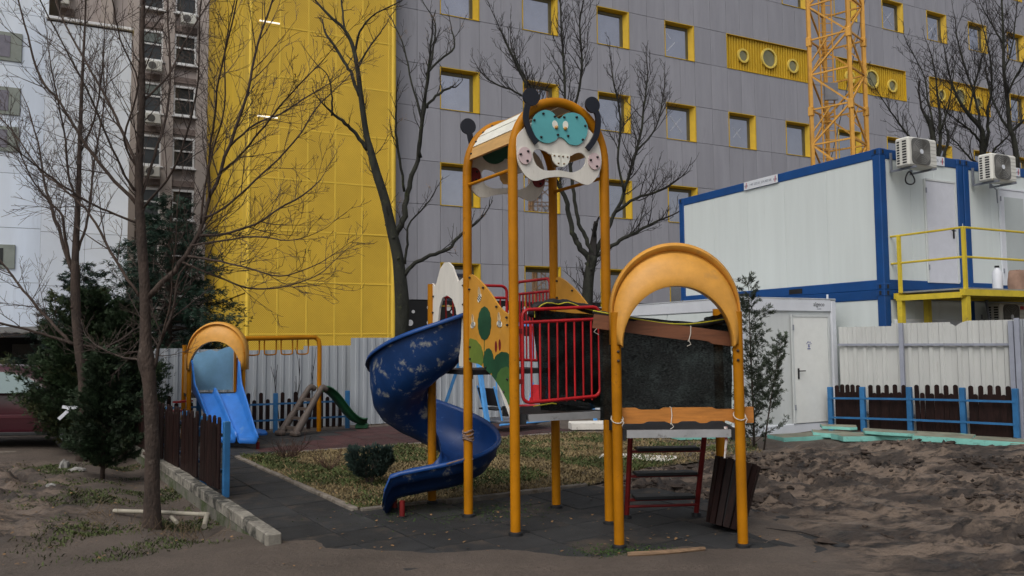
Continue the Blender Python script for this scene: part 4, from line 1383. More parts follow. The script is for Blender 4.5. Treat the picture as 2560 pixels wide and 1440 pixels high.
# ---------------------------------------------------------------- white block far left
wb = thing('white_building', 'white panel clad block with grey green window bands at the far left', 'building', (-17.8, 30.0, 0), FY, local=True)
fw_, zw = 16.0, 24.0
MB().box((-fw_ / 2, 3.0, zw / 2 + 1), (fw_, 6, zw)).build('wall', DARKW, wb)
zrow = [2.05, 4.1, 6.15, 8.2, 10.25, 12.3, 14.35, 16.4, 18.45, 20.5]
pnl = MB().box((0, 0, 0), (1.985, .05, 2.035), bev=.004).mesh('cladding_panel', WHB)
wband = [(12.45, 13.55), (10.4, 11.45), (9.0, 9.95), (4.6, 5.5)]
for i in range(5):
    for z in zrow:
        inst('cladding_panel', pnl, wb, (-1.0 - 2 * i, -.03 + rng.uniform(0, .006), z + 1.02))
for z0, z1 in wband:
    w = MB().box((-2.4, -.075, (z0 + z1) / 2), (3.1, .06, z1 - z0), bev=.01).build('window', GRNF, wb)
    for xx, dk in ((-1.75, 0), (-3.1, 1)):
        MB().box((xx, -.108, (z0 + z1) / 2), (1.05, .02, z1 - z0 - .28)).build('pane', mat('lilac_glass', (.19, .18, .21), .1, .1, metal=.4) if z0 > 6 else GLD, w)
MB().box((1.45, 2.2, 7.95), (2.9, 6, 12.2)).build('wing_wall', DARKW, wb)
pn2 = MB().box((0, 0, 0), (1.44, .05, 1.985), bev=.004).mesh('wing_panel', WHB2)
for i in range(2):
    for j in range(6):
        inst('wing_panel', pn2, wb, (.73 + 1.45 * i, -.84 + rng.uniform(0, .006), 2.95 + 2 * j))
MB().box((1.45, -.6, 14.08), (3.0, .7, .12), bev=.02).build('roof_edge', CWT, wb)

# carport below the white block
cp = thing('carport', 'low dark carport with corrugated roof edge beside the parked car', 'carport', (-17.0, 26.0, -.1), 0)
rf = MB()
n = 90
rows = []
for yy, zz in ((23.6, 2.12), (30.5, 2.45)):
    rows.append([(-27 + i * .16, yy, zz + (.035 if i % 2 else 0)) for i in range(n)])
rf.grid(rows).build('roof', mat('corrugated_roof', (.10, .10, .10), .7, .2, 3), cp, solid=.02)
MB().box((-20.0, 29.9, 1.05), (14.5, .15, 2.3)).build('back_wall', mat('dark_back_wall', (.03, .03, .032), .9, .3, 1), cp)
for x in (-26, -21.5, -16.9, -13.1):
    MB().bar((x, 23.8, -.1), (x, 23.8, 2.15), .09).build('post', GREYST, cp)
MB().box((-17.6, 29.4, .95), (1.6, .08, 1.7)).build('door', mat('dull_grey_door', (.09, .09, .09), .7, .1), cp)

# ---------------------------------------------------------------- beige block behind
bb = thing('beige_building', 'old beige rendered block with paired windows between white and yellow buildings', 'building', (-21.9, 44.6, 0), FY, local=True)
MB().box((1.0, 4.05, 15), (26, 8, 30)).build('wall', BEIG, bb)
for x in (-9.5, -5.2, -1.0, .35, 2.25, 4.1):
    MB().box((x - .1, -.02, 15), (.62, .28, 29.9)).build('pilaster', BEIL, bb)
acs = []
wf = MB()
wf.box((.6, -.03, .06), (1.24, .10, .12))
wf.box((.6, -.03, 1.74), (1.24, .10, .12))
wf.box((.05, -.03, .9), (.10, .10, 1.56))
wf.box((1.15, -.03, .9), (.10, .10, 1.56))
wf.box((.6, -.03, 1.0), (1.0, .08, .09))
wf.box((.6, -.10, -.04), (1.4, .22, .07))
mw_ = wf.mesh('window', PVC)
mg_ = MB().box((.6, .0, .9), (1.04, .02, 1.6)).mesh('pane', GLD)
mb_ = MB().box((.6, -.03, 1.42), (1.0, .02, .55)).mesh('blind', mat('grey_blind', (.16, .19, .18), .7, .2))
for j in range(9):
    z = -.31 + j * 3.07
    for i, x in enumerate((-7.8, -4.1, .66, 2.45, 5.2)):
        w = inst('window', mw_, bb, (x, -.02, z))
        inst('pane', mg_, w, (0, 0, 0))
        if rng.random() < .5:
            inst('blind', mb_, w, (0, 0, 0))
        MB().box((x + .6, -.03, z + 2.15), (1.5, .10, .34)).build('lintel_band', mat('brown_band', (.20, .16, .145), .85, .1), bb)
        if (i, j) in ((2, 4), (2, 5), (2, 6), (3, 7), (1, 6), (1, 7)):
            acs.append((x, z))
for x, z in acs:
    u = MB().box((x + .72, -.42, z - .42), (.85, .34, .58), bev=.03).build('aircon', ACW, bb)
    MB().cyl((x + .62, -.60, z - .42), (x + .62, -.59, z - .42), .22, 16).build('fan_grille', ACG, u)
# ---------------------------------------------------------------- site cabins
CYAW = 0.4584
C0 = Vector((7.006, 14.952, 0))
CL, CW, CH = 6.058, 2.438, 2.70
DN = .0


def container(name, label, x, z, group=None, front=None, blue=True, sideonly=False):
    """frame container; local x along the short front, y along the long side going back"""
    p = C0 + Vector((math.cos(CYAW), math.sin(CYAW), 0)) * x
    r_ = thing(name, label, 'container', (p.x, p.y, z), CYAW, group, local=True)
    post, beam = .17, .19
    M_ = CBLU
    for (cx, cy) in ((0, 0), (1, 0), (0, 1), (1, 1)):
        bx, by = (post / 2 if not cx else CW - post / 2), (post / 2 if not cy else CL - post / 2)
        q = MB().box((bx, by, CH / 2), (post, post, CH), bev=.012).build('corner_post', M_, r_)
        for zz in (.06, CH - .06):
            c = MB()
            c.box((bx, by, zz), (post + .016, post + .016, .12 + .004), bev=.01)
            k = c.build('corner_casting', M_, q)
            MB().box((bx, (-.012 if not cy else CL + .012), zz), (.05, .012, .075), bev=.004).build('casting_hole', BLK, q)
            MB().box(((-.012 if not cx else CW + .012), by, zz), (.012, .05, .075), bev=.004).build('casting_hole', BLK, q)
    for zz, hh in ((beam / 2, beam), (CH - beam / 2, beam)):
        MB().box((CW / 2, .07, zz), (CW - 2 * post, .12, hh), bev=.01).build('frame_beam', M_, r_)
        MB().box((CW / 2, CL - .07, zz), (CW - 2 * post, .12, hh), bev=.01).build('frame_beam', M_, r_)
        MB().box((.07, CL / 2, zz), (.12, CL - 2 * post, hh), bev=.01).build('frame_beam', M_, r_)
        MB().box((CW - .07, CL / 2, zz), (.12, CL - 2 * post, hh), bev=.01).build('frame_beam', M_, r_)
    if z < 3:
        for yy in (2.2, 3.9):
            MB().box((.004, yy, .09), (.012, .36, .10)).build('fork_pocket', BLK, r_)
    # side wall sheets
    ny = 5
    for i in range(ny):
        a = post + (CL - 2 * post) * i / ny
        b = post + (CL - 2 * post) * (i + 1) / ny
        MB().box((.055, (a + b) / 2, CH / 2), (.06, b - a - .004, CH - 2 * beam), bev=.003).build('wall_panel', CWH, r_)
        MB().box((CW - .055, (a + b) / 2, CH / 2), (.06, b - a - .004, CH - 2 * beam)).build('wall_panel', CWH, r_)
    MB().box((CW / 2, CL - .055, CH / 2), (CW - 2 * post, .06, CH - 2 * beam)).build('wall_panel', CWH, r_)
    nx = 3
    for i in range(nx):
        a = post + (CW - 2 * post) * i / nx
        b = post + (CW - 2 * post) * (i + 1) / nx
        MB().box(((a + b) / 2, .055, CH / 2), (b - a - .004, .06, CH - 2 * beam), bev=.003).build('wall_panel', CWH, r_)
    MB().box((CW / 2, CL / 2, CH - .03), (CW - .1, CL - .1, .05)).build('roof', CWT, r_)
    return r_


def banner(r_, o, u, v, w, h, full=True):
    b = MB().prism([(-w / 2, -h / 2), (w / 2, -h / 2), (w / 2, h / 2), (-w / 2, h / 2)], o, u, v, .006).build('banner', CWT, r_)
    n = Vector(u).normalized().cross(Vector(v).normalized())
    oo = Vector(o) + n * .005
    text('phone_number', '+40 232.01 254.407.05', h * .40, INKG, b, frame(oo, u, v))
    for s in (-1, 1):
        c = oo + Vector(u).normalized() * (s * w * .43)
        text('logo_letters', 'efe', h * .5, INKG, b, frame(c, u, v))
        MB().prism([(-.012, -h * .36), (.006, -h * .36), (.022, h * .36), (.004, h * .36)], c + n * .003, u, v, .002).build('logo_flash', INKR, b)


ub1 = container('site_container', 'upper blue framed white site container with long blank side towards the playground', 0, 2.69)
banner(ub1, (-.014, 3.12, CH - .095), (0, -1, 0), (0, 0, 1), 1.05, .185)
banner(ub1, (1.36, -.0, CH - .095), (1, 0, 0), (0, 0, 1), 1.05, .185)
ub2 = container('site_container', 'upper blue framed site container with glazed door at the right edge', CW + .03, 2.69)
banner(ub2, (1.36, -.0, CH - .095), (1, 0, 0), (0, 0, 1), 1.05, .185)
lb1 = container('site_container', 'lower blue framed site container under the one with the blank side', 0, -.01)
lb2 = container('site_container', 'lower blue framed site container behind the steel walkway', CW + .03, -.01)
# number painted on the corner post of the first upper container
text('painted_number', '1', .17, CWT, ub1, frame((CW - .08, -.004, 1.32), (1, 0, 0), (0, 0, 1)))
text('painted_number', '0', .17, CWT, ub1, frame((CW - .07, -.004, 1.08), (1, 0, 0), (0, 0, 1)))


def door(r_, x, z, w, h, m, handle=True, glazed=False, y=.02):
    d = MB().box((x + w / 2, y - .012, z + h / 2), (w, .03, h), bev=.005).build('door', m, r_)
    f = MB()
    for a, b in (((x - .02, y - .02, z), (x - .02, y - .02, z + h + .03)), ((x + w + .02, y - .02, z), (x + w + .02, y - .02, z + h + .03)), ((x - .03, y - .02, z + h + .02), (x + w + .03, y - .02, z + h + .02))):
        f.bar(a, b, .035, .035)
    f.build('door_frame', CWT if glazed else CWH2, d)
    if glazed:
        MB().box((x + w / 2, y - .03, z + h / 2), (w - .26, .012, h - .3)).build('door_pane', FROST, d)
    if handle:
        hh = MB()
        hx = x + w - .09
        hh.box((hx, y - .04, z + 1.0), (.035, .02, .2), bev=.004)
        hh.tube([(hx, y - .05, z + 1.05), (hx, y - .085, z + 1.05), (hx - .12, y - .085, z + 1.05)], .011, 6)
        hh.build('door_handle', BLK, d)
    for zz in (.25, h - .25):
        MB().cyl((x - .012, y - .045, z + zz), (x - .012, y - .045, z + zz + .1), .014, 6).build('hinge', GREYST, d)
    return d


door(ub1, 1.28, .16, .86, 2.02, mat('pale_lilac_door', (.58, .60, .66), .5, .04))
door(ub2, 1.15, .16, .9, 2.02, CWT, glazed=True)
for r_, xs_ in ((lb1, (.35, 1.3)), (lb2, (1.2,))):
    for x in xs_:
        w = MB().box((x + .35, .012, 1.62), (.86, .05, 1.05), bev=.008).build('window', PVC, r_)
        MB().box((x + .35, -.018, 1.50), (.70, .02, .72)).build('pane', GLD, w)
        MB().box((x + .35, -.03, 2.02), (.9, .07, .2), bev=.01).build('shutter_box', CWT, w)


def aircon(name, label, host_x, z, y=-.36, tilt=0.0):
    """wall mounted outdoor air conditioner in container coordinates"""
    p = C0 + Vector((math.cos(CYAW), math.sin(CYAW), 0)) * host_x + Vector((-math.sin(CYAW), math.cos(CYAW), 0)) * y
    r_ = thing(name, label, 'air conditioner', (p.x, p.y, z), CYAW, 'outdoor air conditioners on the site containers', local=True)
    w, d, h = .80, .30, .55
    MB().box((w / 2, 0, h / 2 + .04), (w, d, h), bev=.03).build('shell', ACW, r_)
    MB().prism(cbez([(.10, .10), (.34, .075), (.56, .10), (.585, .32), (.56, .54), (.34, .565), (.10, .54), (.08, .32)], 4), (0, -d / 2 - .004, 0), (1, 0, 0), (0, 0, 1), .016).build('fan_recess', ACG, r_)
    g = MB()
    for rr_ in (.06, .095, .13, .165, .2, .235):
        g.tube([(.335 + math.cos(a) * rr_, -d / 2 - .016, .32 + math.sin(a) * rr_) for a in np.linspace(0, 6.283, 25)], .0045, 4, cap=False)
    for a in np.linspace(0, 6.283, 9)[:-1]:
        g.bar((.335 + math.cos(a) * .05, -d / 2 - .016, .32 + math.sin(a) * .05), (.335 + math.cos(a) * .24, -d / 2 - .016, .32 + math.sin(a) * .24), .005)
    g.build('fan_grille', mat('grille_wire', (.22, .22, .21), .5, .1), r_)
    MB().cyl((.335, -d / 2 - .012, .32), (.335, -d / 2 - .024, .32), .045, 14).build('fan_hub', CWT, r_)
    v = MB()
    for k in range(9):
        for yy, ww in ((-.055, .085), (.075, .055)):
            v.box((-.001, yy, .11 + k * .05), (.006, ww, .03))
    v.build('side_vents', BLK, r_)['kind'] = 'stuff'
    v2 = MB()
    for k in range(7):
        v2.box((w - .11, -d / 2 - .001, .1 + k * .07), (.17, .006, .006))
    v2 = v2.build('panel_groove', mat('shell_groove', (.36, .36, .33), .5, .1), r_)
    br = MB()
    for x in (.12, w - .12):
        br.bar((x, -d / 2 - .05, .02), (x, d / 2 + .2, .02), .035)
        br.bar((x, d / 2 + .18, .02), (x, d / 2 + .18, .38), .035)
    br.build('bracket', GREYST, r_)
    return r_


a1 = aircon('air_conditioner', 'air conditioner at the corner of the upper container with blank side', .16, 4.93)
hose = MB()
hose.tube([(.20 + math.cos(a) * .12, .0 + .02 * math.sin(a * 2), -.16 + math.sin(a) * .12) for a in np.linspace(1.5, 8.2, 26)], .014, 6)
hose.build('coiled_hose', BLK, a1)
a2 = aircon('air_conditioner', 'air conditioner above the glazed door of the right upper container', 2.60, 4.86)
MB().tube([(.35, .1, 0), (.42, .05, -.1), (.55, .12, -.35)], .012, 6).build('drain_hose', GREYST, a2)
a3 = aircon('air_conditioner', 'air conditioner under the steel walkway with small red badge', 2.75, 1.86, y=-.30)
MB().box((.68, -.158, .50), (.11, .008, .07)).build('badge', INKR, a3)
MB().tube([(-.02, 0, .1), (-.12, .02, .3), (-.05, .1, .62), (.15, .2, .68)], .025, 8).build('pipe_insulation', GREYST, a3)

# white site cabin with door
WCY = CYAW
wc0 = Vector((4.15, 14.52, 0))
wc = thing('site_cabin', 'low grey white site cabin with a single white door beside the mud', 'cabin', wc0, WCY, local=True)
HC = 2.52
MB().box((CW / 2, CL / 2, HC / 2), (CW - .06, CL - .06, HC - .04)).build('wall', CWH2, wc)
for cx, cy in ((0, 0), (1, 0), (0, 1), (1, 1)):
    MB().box((.06 if not cx else CW - .06, .06 if not cy else CL - .06, HC / 2), (.14, .14, HC - .01), bev=.02).build('corner_post', CWT, wc)
for zz, hh in ((.09, .18), (HC - .10, .24)):
    MB().box((CW / 2, .035, zz), (CW - .26, .09, hh), bev=.01).build('frame_beam', CWT, wc)
    MB().box((.035, CL / 2, zz), (.09, CL - .26, hh), bev=.01).build('frame_beam', CWT, wc)
    MB().box((CW - .035, CL / 2, zz), (.09, CL - .26, hh), bev=.01).build('frame_beam', CWT, wc)
MB().box((CW / 2, CL / 2, HC + .01), (CW + .02, CL + .02, .05), bev=.012).build('roof', mat('grey_roof_sheet', (.30, .32, .34), .5, .1), wc)
MB().cyl((CW - .1, .1, HC + .03), (CW - .1, .1, HC + .12), .02, 8).build('lifting_stud', CWT, wc)
for i in range(3):
    MB().box((.012, .3 + 1.85 * (i + .5), HC / 2 - .01), (.03, 1.82, HC - .45)).build('side_panel', CWH, wc)
dd = door(wc, 1.27, .19, .90, 2.0, mat('cabin_door_white', (.70, .72, .70), .45, .03), handle=False, y=-.0)
hh = MB()
hh.box((1.37, -.035, 1.12), (.035, .02, .2), bev=.004)
hh.tube([(1.37, -.04, 1.17), (1.37, -.08, 1.17), (1.5, -.08, 1.17)], .011, 6)
hh.build('door_handle', BLK, dd)
st = MB().prism(ell(0, 0, .022, .032, 14), (1.66, -.03, 1.64), (1, 0, 0), (0, 0, 1), .004).build('door_emblem', INKB, dd)
MB().prism(ell(0, 0, .009, .013, 10), (1.66, -.034, 1.64), (1, 0, 0), (0, 0, 1), .003).build('emblem_centre', CWT, st)
e_ = MB()
for a in np.linspace(.4, 2.7, 5):
    e_.bar((1.66 + math.cos(a) * .045, -.031, 1.655 + math.sin(a) * .045), (1.66 + math.cos(a) * .075, -.031, 1.655 + math.sin(a) * .075), .007)
e_.box((1.66, -.031, 1.585), (.075, .004, .016))
e_.build('emblem_rays', INKB, st)
text('cabin_logo', 'algeco', .115, INKD, wc, frame((1.98, -.012, HC - .085), (1, 0, 0), (0, 0, 1)))
text('cabin_logo_line', 'modular', .035, INKG, wc, frame((1.98, -.012, HC - .17), (1, 0, 0), (0, 0, 1)))
MB().box((2.2, -.02, .3), (.1, .03, .05)).build('cable_inlet', BLK, wc)

# steel walkway in front of the upper containers
CE1 = Vector((math.cos(CYAW), math.sin(CYAW), 0))
CE2 = Vector((-math.sin(CYAW), math.cos(CYAW), 0))
wk = thing('steel_walkway', 'yellow steel walkway with railing in front of the upper containers', 'walkway', C0 + CE1 * .3 - CE2 * .7, CYAW, local=True)
# local: x along front, y towards containers; outer edge y=-.7
ZD = 2.62
for i in range(11):
    MB().box((.02 + i * .405 + .2, -.02, ZD + .012), (.40, 1.34, .03)).build('deck_plate', mat('galvanised_plate', (.30, .31, .31), .5, .15, 4, metal=.4), wk)
for y in (-.7, .62):
    MB().box((2.2, y, ZD - .06), (4.6, .09, .11)).build('edge_beam', YRAIL, wk)
MB().box((-.07, -.04, ZD - .10), (.08, 1.3, .10)).build('end_beam', YRAIL, wk)
for x in (.9, 1.3, 1.7, 2.1, 2.5, 2.9, 3.3, 3.7, 4.1):
    MB().box((x, -.04, ZD - .06), (.05, 1.2, .08)).build('joist', YRAIL, wk)
for x, y in ((.02, -.68), (.62, .5), (-.05, .55), (4.3, -.68)):
    MB().box((x, y, (ZD - .12) / 2), (.10, .10, ZD - .12)).build('post', YRAIL, wk)
RT = 1.08
for x, y in ((.0, -.70), (-.05, .55), (4.4, -.70)):
    MB().box((x, y, ZD + RT / 2), (.055, .055, RT)).build('rail_post', YRAIL, wk)
for zz in (RT * .52, RT):
    MB().tube([(-.05, .75, ZD + zz), (0, -.70, ZD + zz), (4.6, -.70, ZD + zz)], .02, 8).build('handrail', YRAIL, wk, smooth=True)
MB().box((-.05, .3, 1.98), (.05, 1.0, .05)).build('brace', OLIV, wk)
bag = thing('paper_bag', 'crumpled brown paper sack on the walkway at the right edge', 'sack', C0 + CE1 * 2.22 - CE2 * 1.12 + Vector((0, 0, ZD + .03)), CYAW, local=True)
bm_ = MB()
rows = []
for k, (zz, s, jit) in enumerate(((0, .95, 0), (.12, 1.0, .02), (.24, .96, .02), (.34, .88, .03), (.38, .7, .03))):
    row = []
    for a in np.linspace(0, 6.283, 17):
        ca, sa = math.cos(a), math.sin(a)
        q = (abs(ca) ** 4 + abs(sa) ** 4) ** -.25
        j = jit * noise.noise(Vector((ca * 3, sa * 3, zz * 9)))
        row.append((ca * q * (.16 + j) * s, sa * q * (.12 + j) * s, zz + j))
    rows.append(row)
bm_.grid(rows).build('sack', PAPER, bag, smooth=True, auto=50)
MB().box((0, 0, .37), (.2, .14, .02)).build('folded_top', PAPER, bag)
cn = thing('plastic_can', 'small white plastic can with black cap behind the paper sack', 'can', C0 + CE1 * 2.14 - CE2 * .80 + Vector((0, 0, ZD + .03)), CYAW, local=True)
MB().tube([(0, 0, 0), (0, 0, .36), (0, 0, .42), (0, 0, .45)], [.09, .09, .05, .035], 14).build('can_body', CWT, cn, smooth=True)
MB().cyl((0, 0, .45), (0, 0, .49), .04, 10).build('cap', BLK, cn)

# ---------------------------------------------------------------- corrugated hoardings


def corr_panel(mb, a, b, z0, z1, pitch=.18, depth=.03, edge=None):
    a, b = Vector(a), Vector(b)
    d = b - a
    L = d.length
    d.normalize()
    n = Vector((d.y, -d.x, 0))
    prof = []
    k = 0
    t = 0.0
    while t < L:
        for f, o in ((0, 0), (.5, 0), (.6, depth), (.9, depth)):
            tt = t + f * pitch
            if tt < L:
                prof.append((tt, o))
        t += pitch
    prof.append((L, 0))
    rows = []
    for j, zf in enumerate((0, .5, 1)):
        row = []
        for tt, o in prof:
            p = a + d * tt + n * o
            z = z0 + (z1 - z0) * zf
            if zf == 1 and edge:
                z += edge(tt)
            row.append((p.x, p.y, z))
        rows.append(row)
    mb.grid(rows)


def hoarding(name, label, pts, z0, z1, m, posts, panel_w=1.05, edges=None, zjit=.03, rails=True, front_side=True):
    root = thing(name, label, 'hoarding', (pts[0][0], pts[0][1], 0))
    pi = 0
    for a, b in zip(pts[:-1], pts[1:]):
        a, b = Vector((*a, 0)), Vector((*b, 0))
        L = (b - a).length
        n = max(1, round(L / panel_w))
        d = (b - a).normalized()
        nn = Vector((d.y, -d.x, 0))
        for k in range(n):
            mb = MB()
            p, q = a + d * (L * k / n), a + d * (L * (k + 1) / n)
            ed = edges(pi) if edges else None
            corr_panel(mb, p + nn * (.004 * (k % 2)), q + nn * (.004 * (k % 2)), z0, z1 + rng.uniform(-zjit, zjit), edge=ed)
            mb.build('sheet', m, root, solid=.003)
            pi += 1
        if rails:
            for zz in (z1 * .82, z1 * .2):
                MB().bar(a + nn * .052 + V(0, 0, zz), b + nn * .052 + V(0, 0, zz), .035, .04).build('rail', FENP, root)
        for f in posts:
            p = a + d * (L * f) + nn * .085
            MB().box((p.x, p.y, (z0 + z1) / 2), (.07, .05, z1 - z0 + .05), rz=math.atan2(d.y, d.x)).build('post', FENP, root)
    return root


def torn(i):
    if i == 2:
        return lambda t: -.085 * math.exp(-((t - .1) / .07) ** 2) + .01 * math.sin(t * 60) * math.exp(-((t - .1) / .12) ** 2) + (.03 if t > .02 else 0)
    return None


PK = [Vector((6.42, 14.72, .03)), Vector((6.97, 14.1, .055)), Vector((7.54, 13.45, .085)), Vector((8.05, 12.85, .135))]
pd = (PK[3] - PK[0]).normalized()
pn = Vector((-pd.y, pd.x, 0)) * -1
if pn.y < 0:
    pn = -pn
h0 = PK[0] + pn * .28 - pd * .55
h1 = PK[3] + pn * .28 - pd * .03
hoarding('hoarding', 'white corrugated metal hoarding behind the picket fence at the mud', [(h0.x, h0.y), (h1.x, h1.y)], .0, 2.02, CORR, (.40, .985), edges=torn)
h2 = h1 + pd * .02 - pn * .03
h3 = h2 + pd * 1.6
hoarding('hoarding', 'pale grey corrugated hoarding panel at the right edge of the picture', [(h2.x, h2.y), (h3.x, h3.y)], .0, 2.06, CORG, (.02,), rails=False)


def nick(i):
    return lambda t: -.05 * math.exp(-((t - .5) / .05) ** 2) if i == 1 else 0


hoarding('hoarding', 'tall white corrugated hoarding between toddler slide and spiral slide', [(-3.45, 17.05), (1.2, 19.45), (3.0, 20.4)], .02, 1.88, CORG, (), edges=nick, rails=False)
hoarding('hoarding', 'low grey corrugated hoarding behind the double slide and monkey bars', [(-7.5, 15.63), (-3.4, 17.35)], .0, 1.66, CORG, (), rails=False, zjit=.05)
hw = thing('white_cabin_roof', 'white cabin top showing above the hoarding beside the double slide', 'cabin', (-8.5, 19.0, 0), YAW, local=True)
MB().box((.6, .8, 1.1), (1.3, 2.0, 2.0)).build('wall', CWH2, hw)
MB().box((.6, .8, 2.17), (1.4, 2.1, .16), bev=.02).build('roof', CWT, hw)

# ---------------------------------------------------------------- crane mast
cm_ = thing('crane_mast', 'yellow lattice mast of a tower crane behind the site containers', 'crane', (10.45, 24.0, 0))
cn_ = Vector((10.40, 23.9, 0))
cl_ = Vector((9.50, 24.75, 0))
cr_ = cn_ + Vector((-(cl_ - cn_).y, (cl_ - cn_).x, 0)) * -1
ck_ = cl_ + cr_ - cn_
cor = [cn_, cr_, ck_, cl_]
zb, bay, nb = .25, 2.24, 8
zbase = 8.93 - bay * 4
for c in cor:
    for i in range(nb):
        z = zbase + bay * i
        q = MB().bar(c + V(0, 0, z), c + V(0, 0, z + bay - .01), .105).build('chord', CRAN, cm_)
        MB().box((c.x, c.y, z), (.16, .16, .30), rz=math.atan2((cl_ - cn_).y, (cl_ - cn_).x), bev=.02).build('chord_joint', CRAN, q)
for s in range(4):
    a, b = cor[s], cor[(s + 1) % 4]
    for i in range(nb):
        z = zbase + bay * i
        for k in range(2):
            z0_, z1_ = z + .05 + k * bay / 2, z + .05 + (k + 1) * bay / 2
            MB().bar(a + V(0, 0, z0_), b + V(0, 0, z0_), .05).build('lacing', CRAN, cm_)
            p, q = (a, b) if (k + s) % 2 == 0 else (b, a)
            MB().bar(p + V(0, 0, z0_), q + V(0, 0, z1_), .05).build('lacing', CRAN, cm_)
            if k == 1:
                mid = (a + b) / 2
                MB().bar(mid + V(0, 0, z1_), a + V(0, 0, (z0_ + z1_) / 2 - .2), .035).build('lacing', CRAN, cm_)
lad = cor[2] * .35 + cor[0] * .3 + cor[3] * .35
ld = MB()
for s in (-.2, .2):
    ld.bar(lad + V(s, 0, .3), lad + V(s, 0, 18), .035)
for k in range(60):
    ld.bar(lad + V(-.2, 0, .5 + k * .29), lad + V(.2, 0, .5 + k * .29), .022)
ld.build('ladder', CRAN, cm_)
MB().box(tuple((cor[2] + cor[3]) / 2 * .6 + cor[0] * .4 + V(0, 0, 9.55)), (.42, .1, .55)).build('control_box', mat('grey_box', (.20, .21, .23), .6, .1), cm_)
cb = MB().tube([(14.35, 30.0, 17.4), (12.5, 29.4, 10.5), (11.7, 29.0, 8.0)], .017, 5)
tag(cb.build('crane_cable', INKD), 'thin dark cable hanging across the grey facade beside the crane', 'cable')
# ---------------------------------------------------------------- main play tower
A_, B_, D_ = Vector((-.46, 8.22, 0)), Vector((.015, 7.44, 0)), Vector((.93, 7.86, 0))
C_ = A_ + D_ - B_
F_ = Vector((-.90, 8.92, 0))
G_ = F_ + (D_ - B_)
P1, P2, P3_ = Vector((.902, 6.96, 0)), Vector((1.963, 6.96, 0)), Vector((2.035, 7.9, 0))
UP = Vector((0, 0, 1))
pt_ = thing('play_tower', 'yellow post play tower with blue spiral slide and face panel roof', 'play tower', (.5, 7.9, 0))
BD = (D_ - B_).normalized()
NB = Vector((BD.y, -BD.x, 0))
AB = (B_ - A_).normalized()
AF = (F_ - A_).normalized()
R0 = .047


def post(p, z, r=R0, m=YEL, cap=False):
    q = MB().cyl(p + V(0, 0, -.02), p + V(0, 0, z), r, 20).build('post', m, pt_, smooth=True)
    MB().tube([p + V(0, 0, -.02), p + V(0, 0, .025), p + V(0, 0, .035)], [r * 1.45, r * 1.4, r * 1.05], 16).build('foot_collar', BLK, q, smooth=True)
    if cap:
        MB().ball(p + V(0, 0, z), r * 1.02, 10, .5).build('cap', BLUPT, q)
    return q


SPR, RISE = 3.5, .60
for p in (A_, B_, C_, D_):
    post(p, SPR)
post(F_, 2.42, cap=False)
post(G_, 2.46, cap=True)
post(P1, 2.02, .044)
post(P2, 2.02, .044)
post(P3_, 2.08, .046)
for a, b in ((B_, D_), (A_, C_)):
    mid, hs_ = (a + b) / 2, (b - a) / 2
    pts = [mid - hs_ * math.cos(t) + V(0, 0, SPR + RISE * math.sin(t) ** .9) for t in np.linspace(0, math.pi, 25)]
    MB().tube(pts, R0, 16, cap=False).build('roof_arch', YEL, pt_, smooth=True)
# tie bars
for a, b in ((A_, B_), (C_, D_)):
    MB().tube([a + V(0, 0, 3.40), b + V(0, 0, 3.40)], .018, 8).build('tie_bar', YEL, pt_, smooth=True)
# roof slats, one by one
cols = [TAN, CREAM, CREAM, TAN, CREAM, TAN, CREAM, TAN, TAN, CREAM, TAN]
nsl = 11
for i in range(nsl):
    t0, t1 = .22 + (math.pi - .44) * i / nsl, .22 + (math.pi - .44) * (i + 1) / nsl
    t0 += .012
    t1 -= .012
    midf, midb, hsv = (B_ + D_) / 2, (A_ + C_) / 2, (D_ - B_) / 2
    k = 1.0
    q = []
    for m_ in (midf, midb):
        for t in (t0, t1):
            q.append(m_ - hsv * math.cos(t) * k + V(0, 0, SPR + RISE * math.sin(t) ** .9 * k))
    n = ((q[1] - q[0]).cross(q[2] - q[0])).normalized()
    if n.z < 0:
        n = -n
    w_in = .03
    along = (q[2] - q[0]).normalized()
    q = [q[0] + along * .0, q[1] + along * .0, q[3], q[2]]
    mb = MB()
    up_ = [p + n * .012 for p in q]
    dn_ = [p - n * .012 for p in q]
    mb.add(up_ + dn_, [(0, 1, 2, 3), (7, 6, 5, 4), (0, 4, 5, 1), (1, 5, 6, 2), (2, 6, 7, 3), (3, 7, 4, 0)])
    s = mb.build('roof_slat', cols[i], pt_)
    bt = []
    for e0, e1 in ((q[0], q[1]), (q[3], q[2])):
        c = (e0 + e1) / 2
        sgn = 1 if e0 is q[0] else -1
        c = c + along * (.055 * sgn) + n * .014
        bt.append(c)
    pieces('bolt', bt, .0145, BOLT, s)

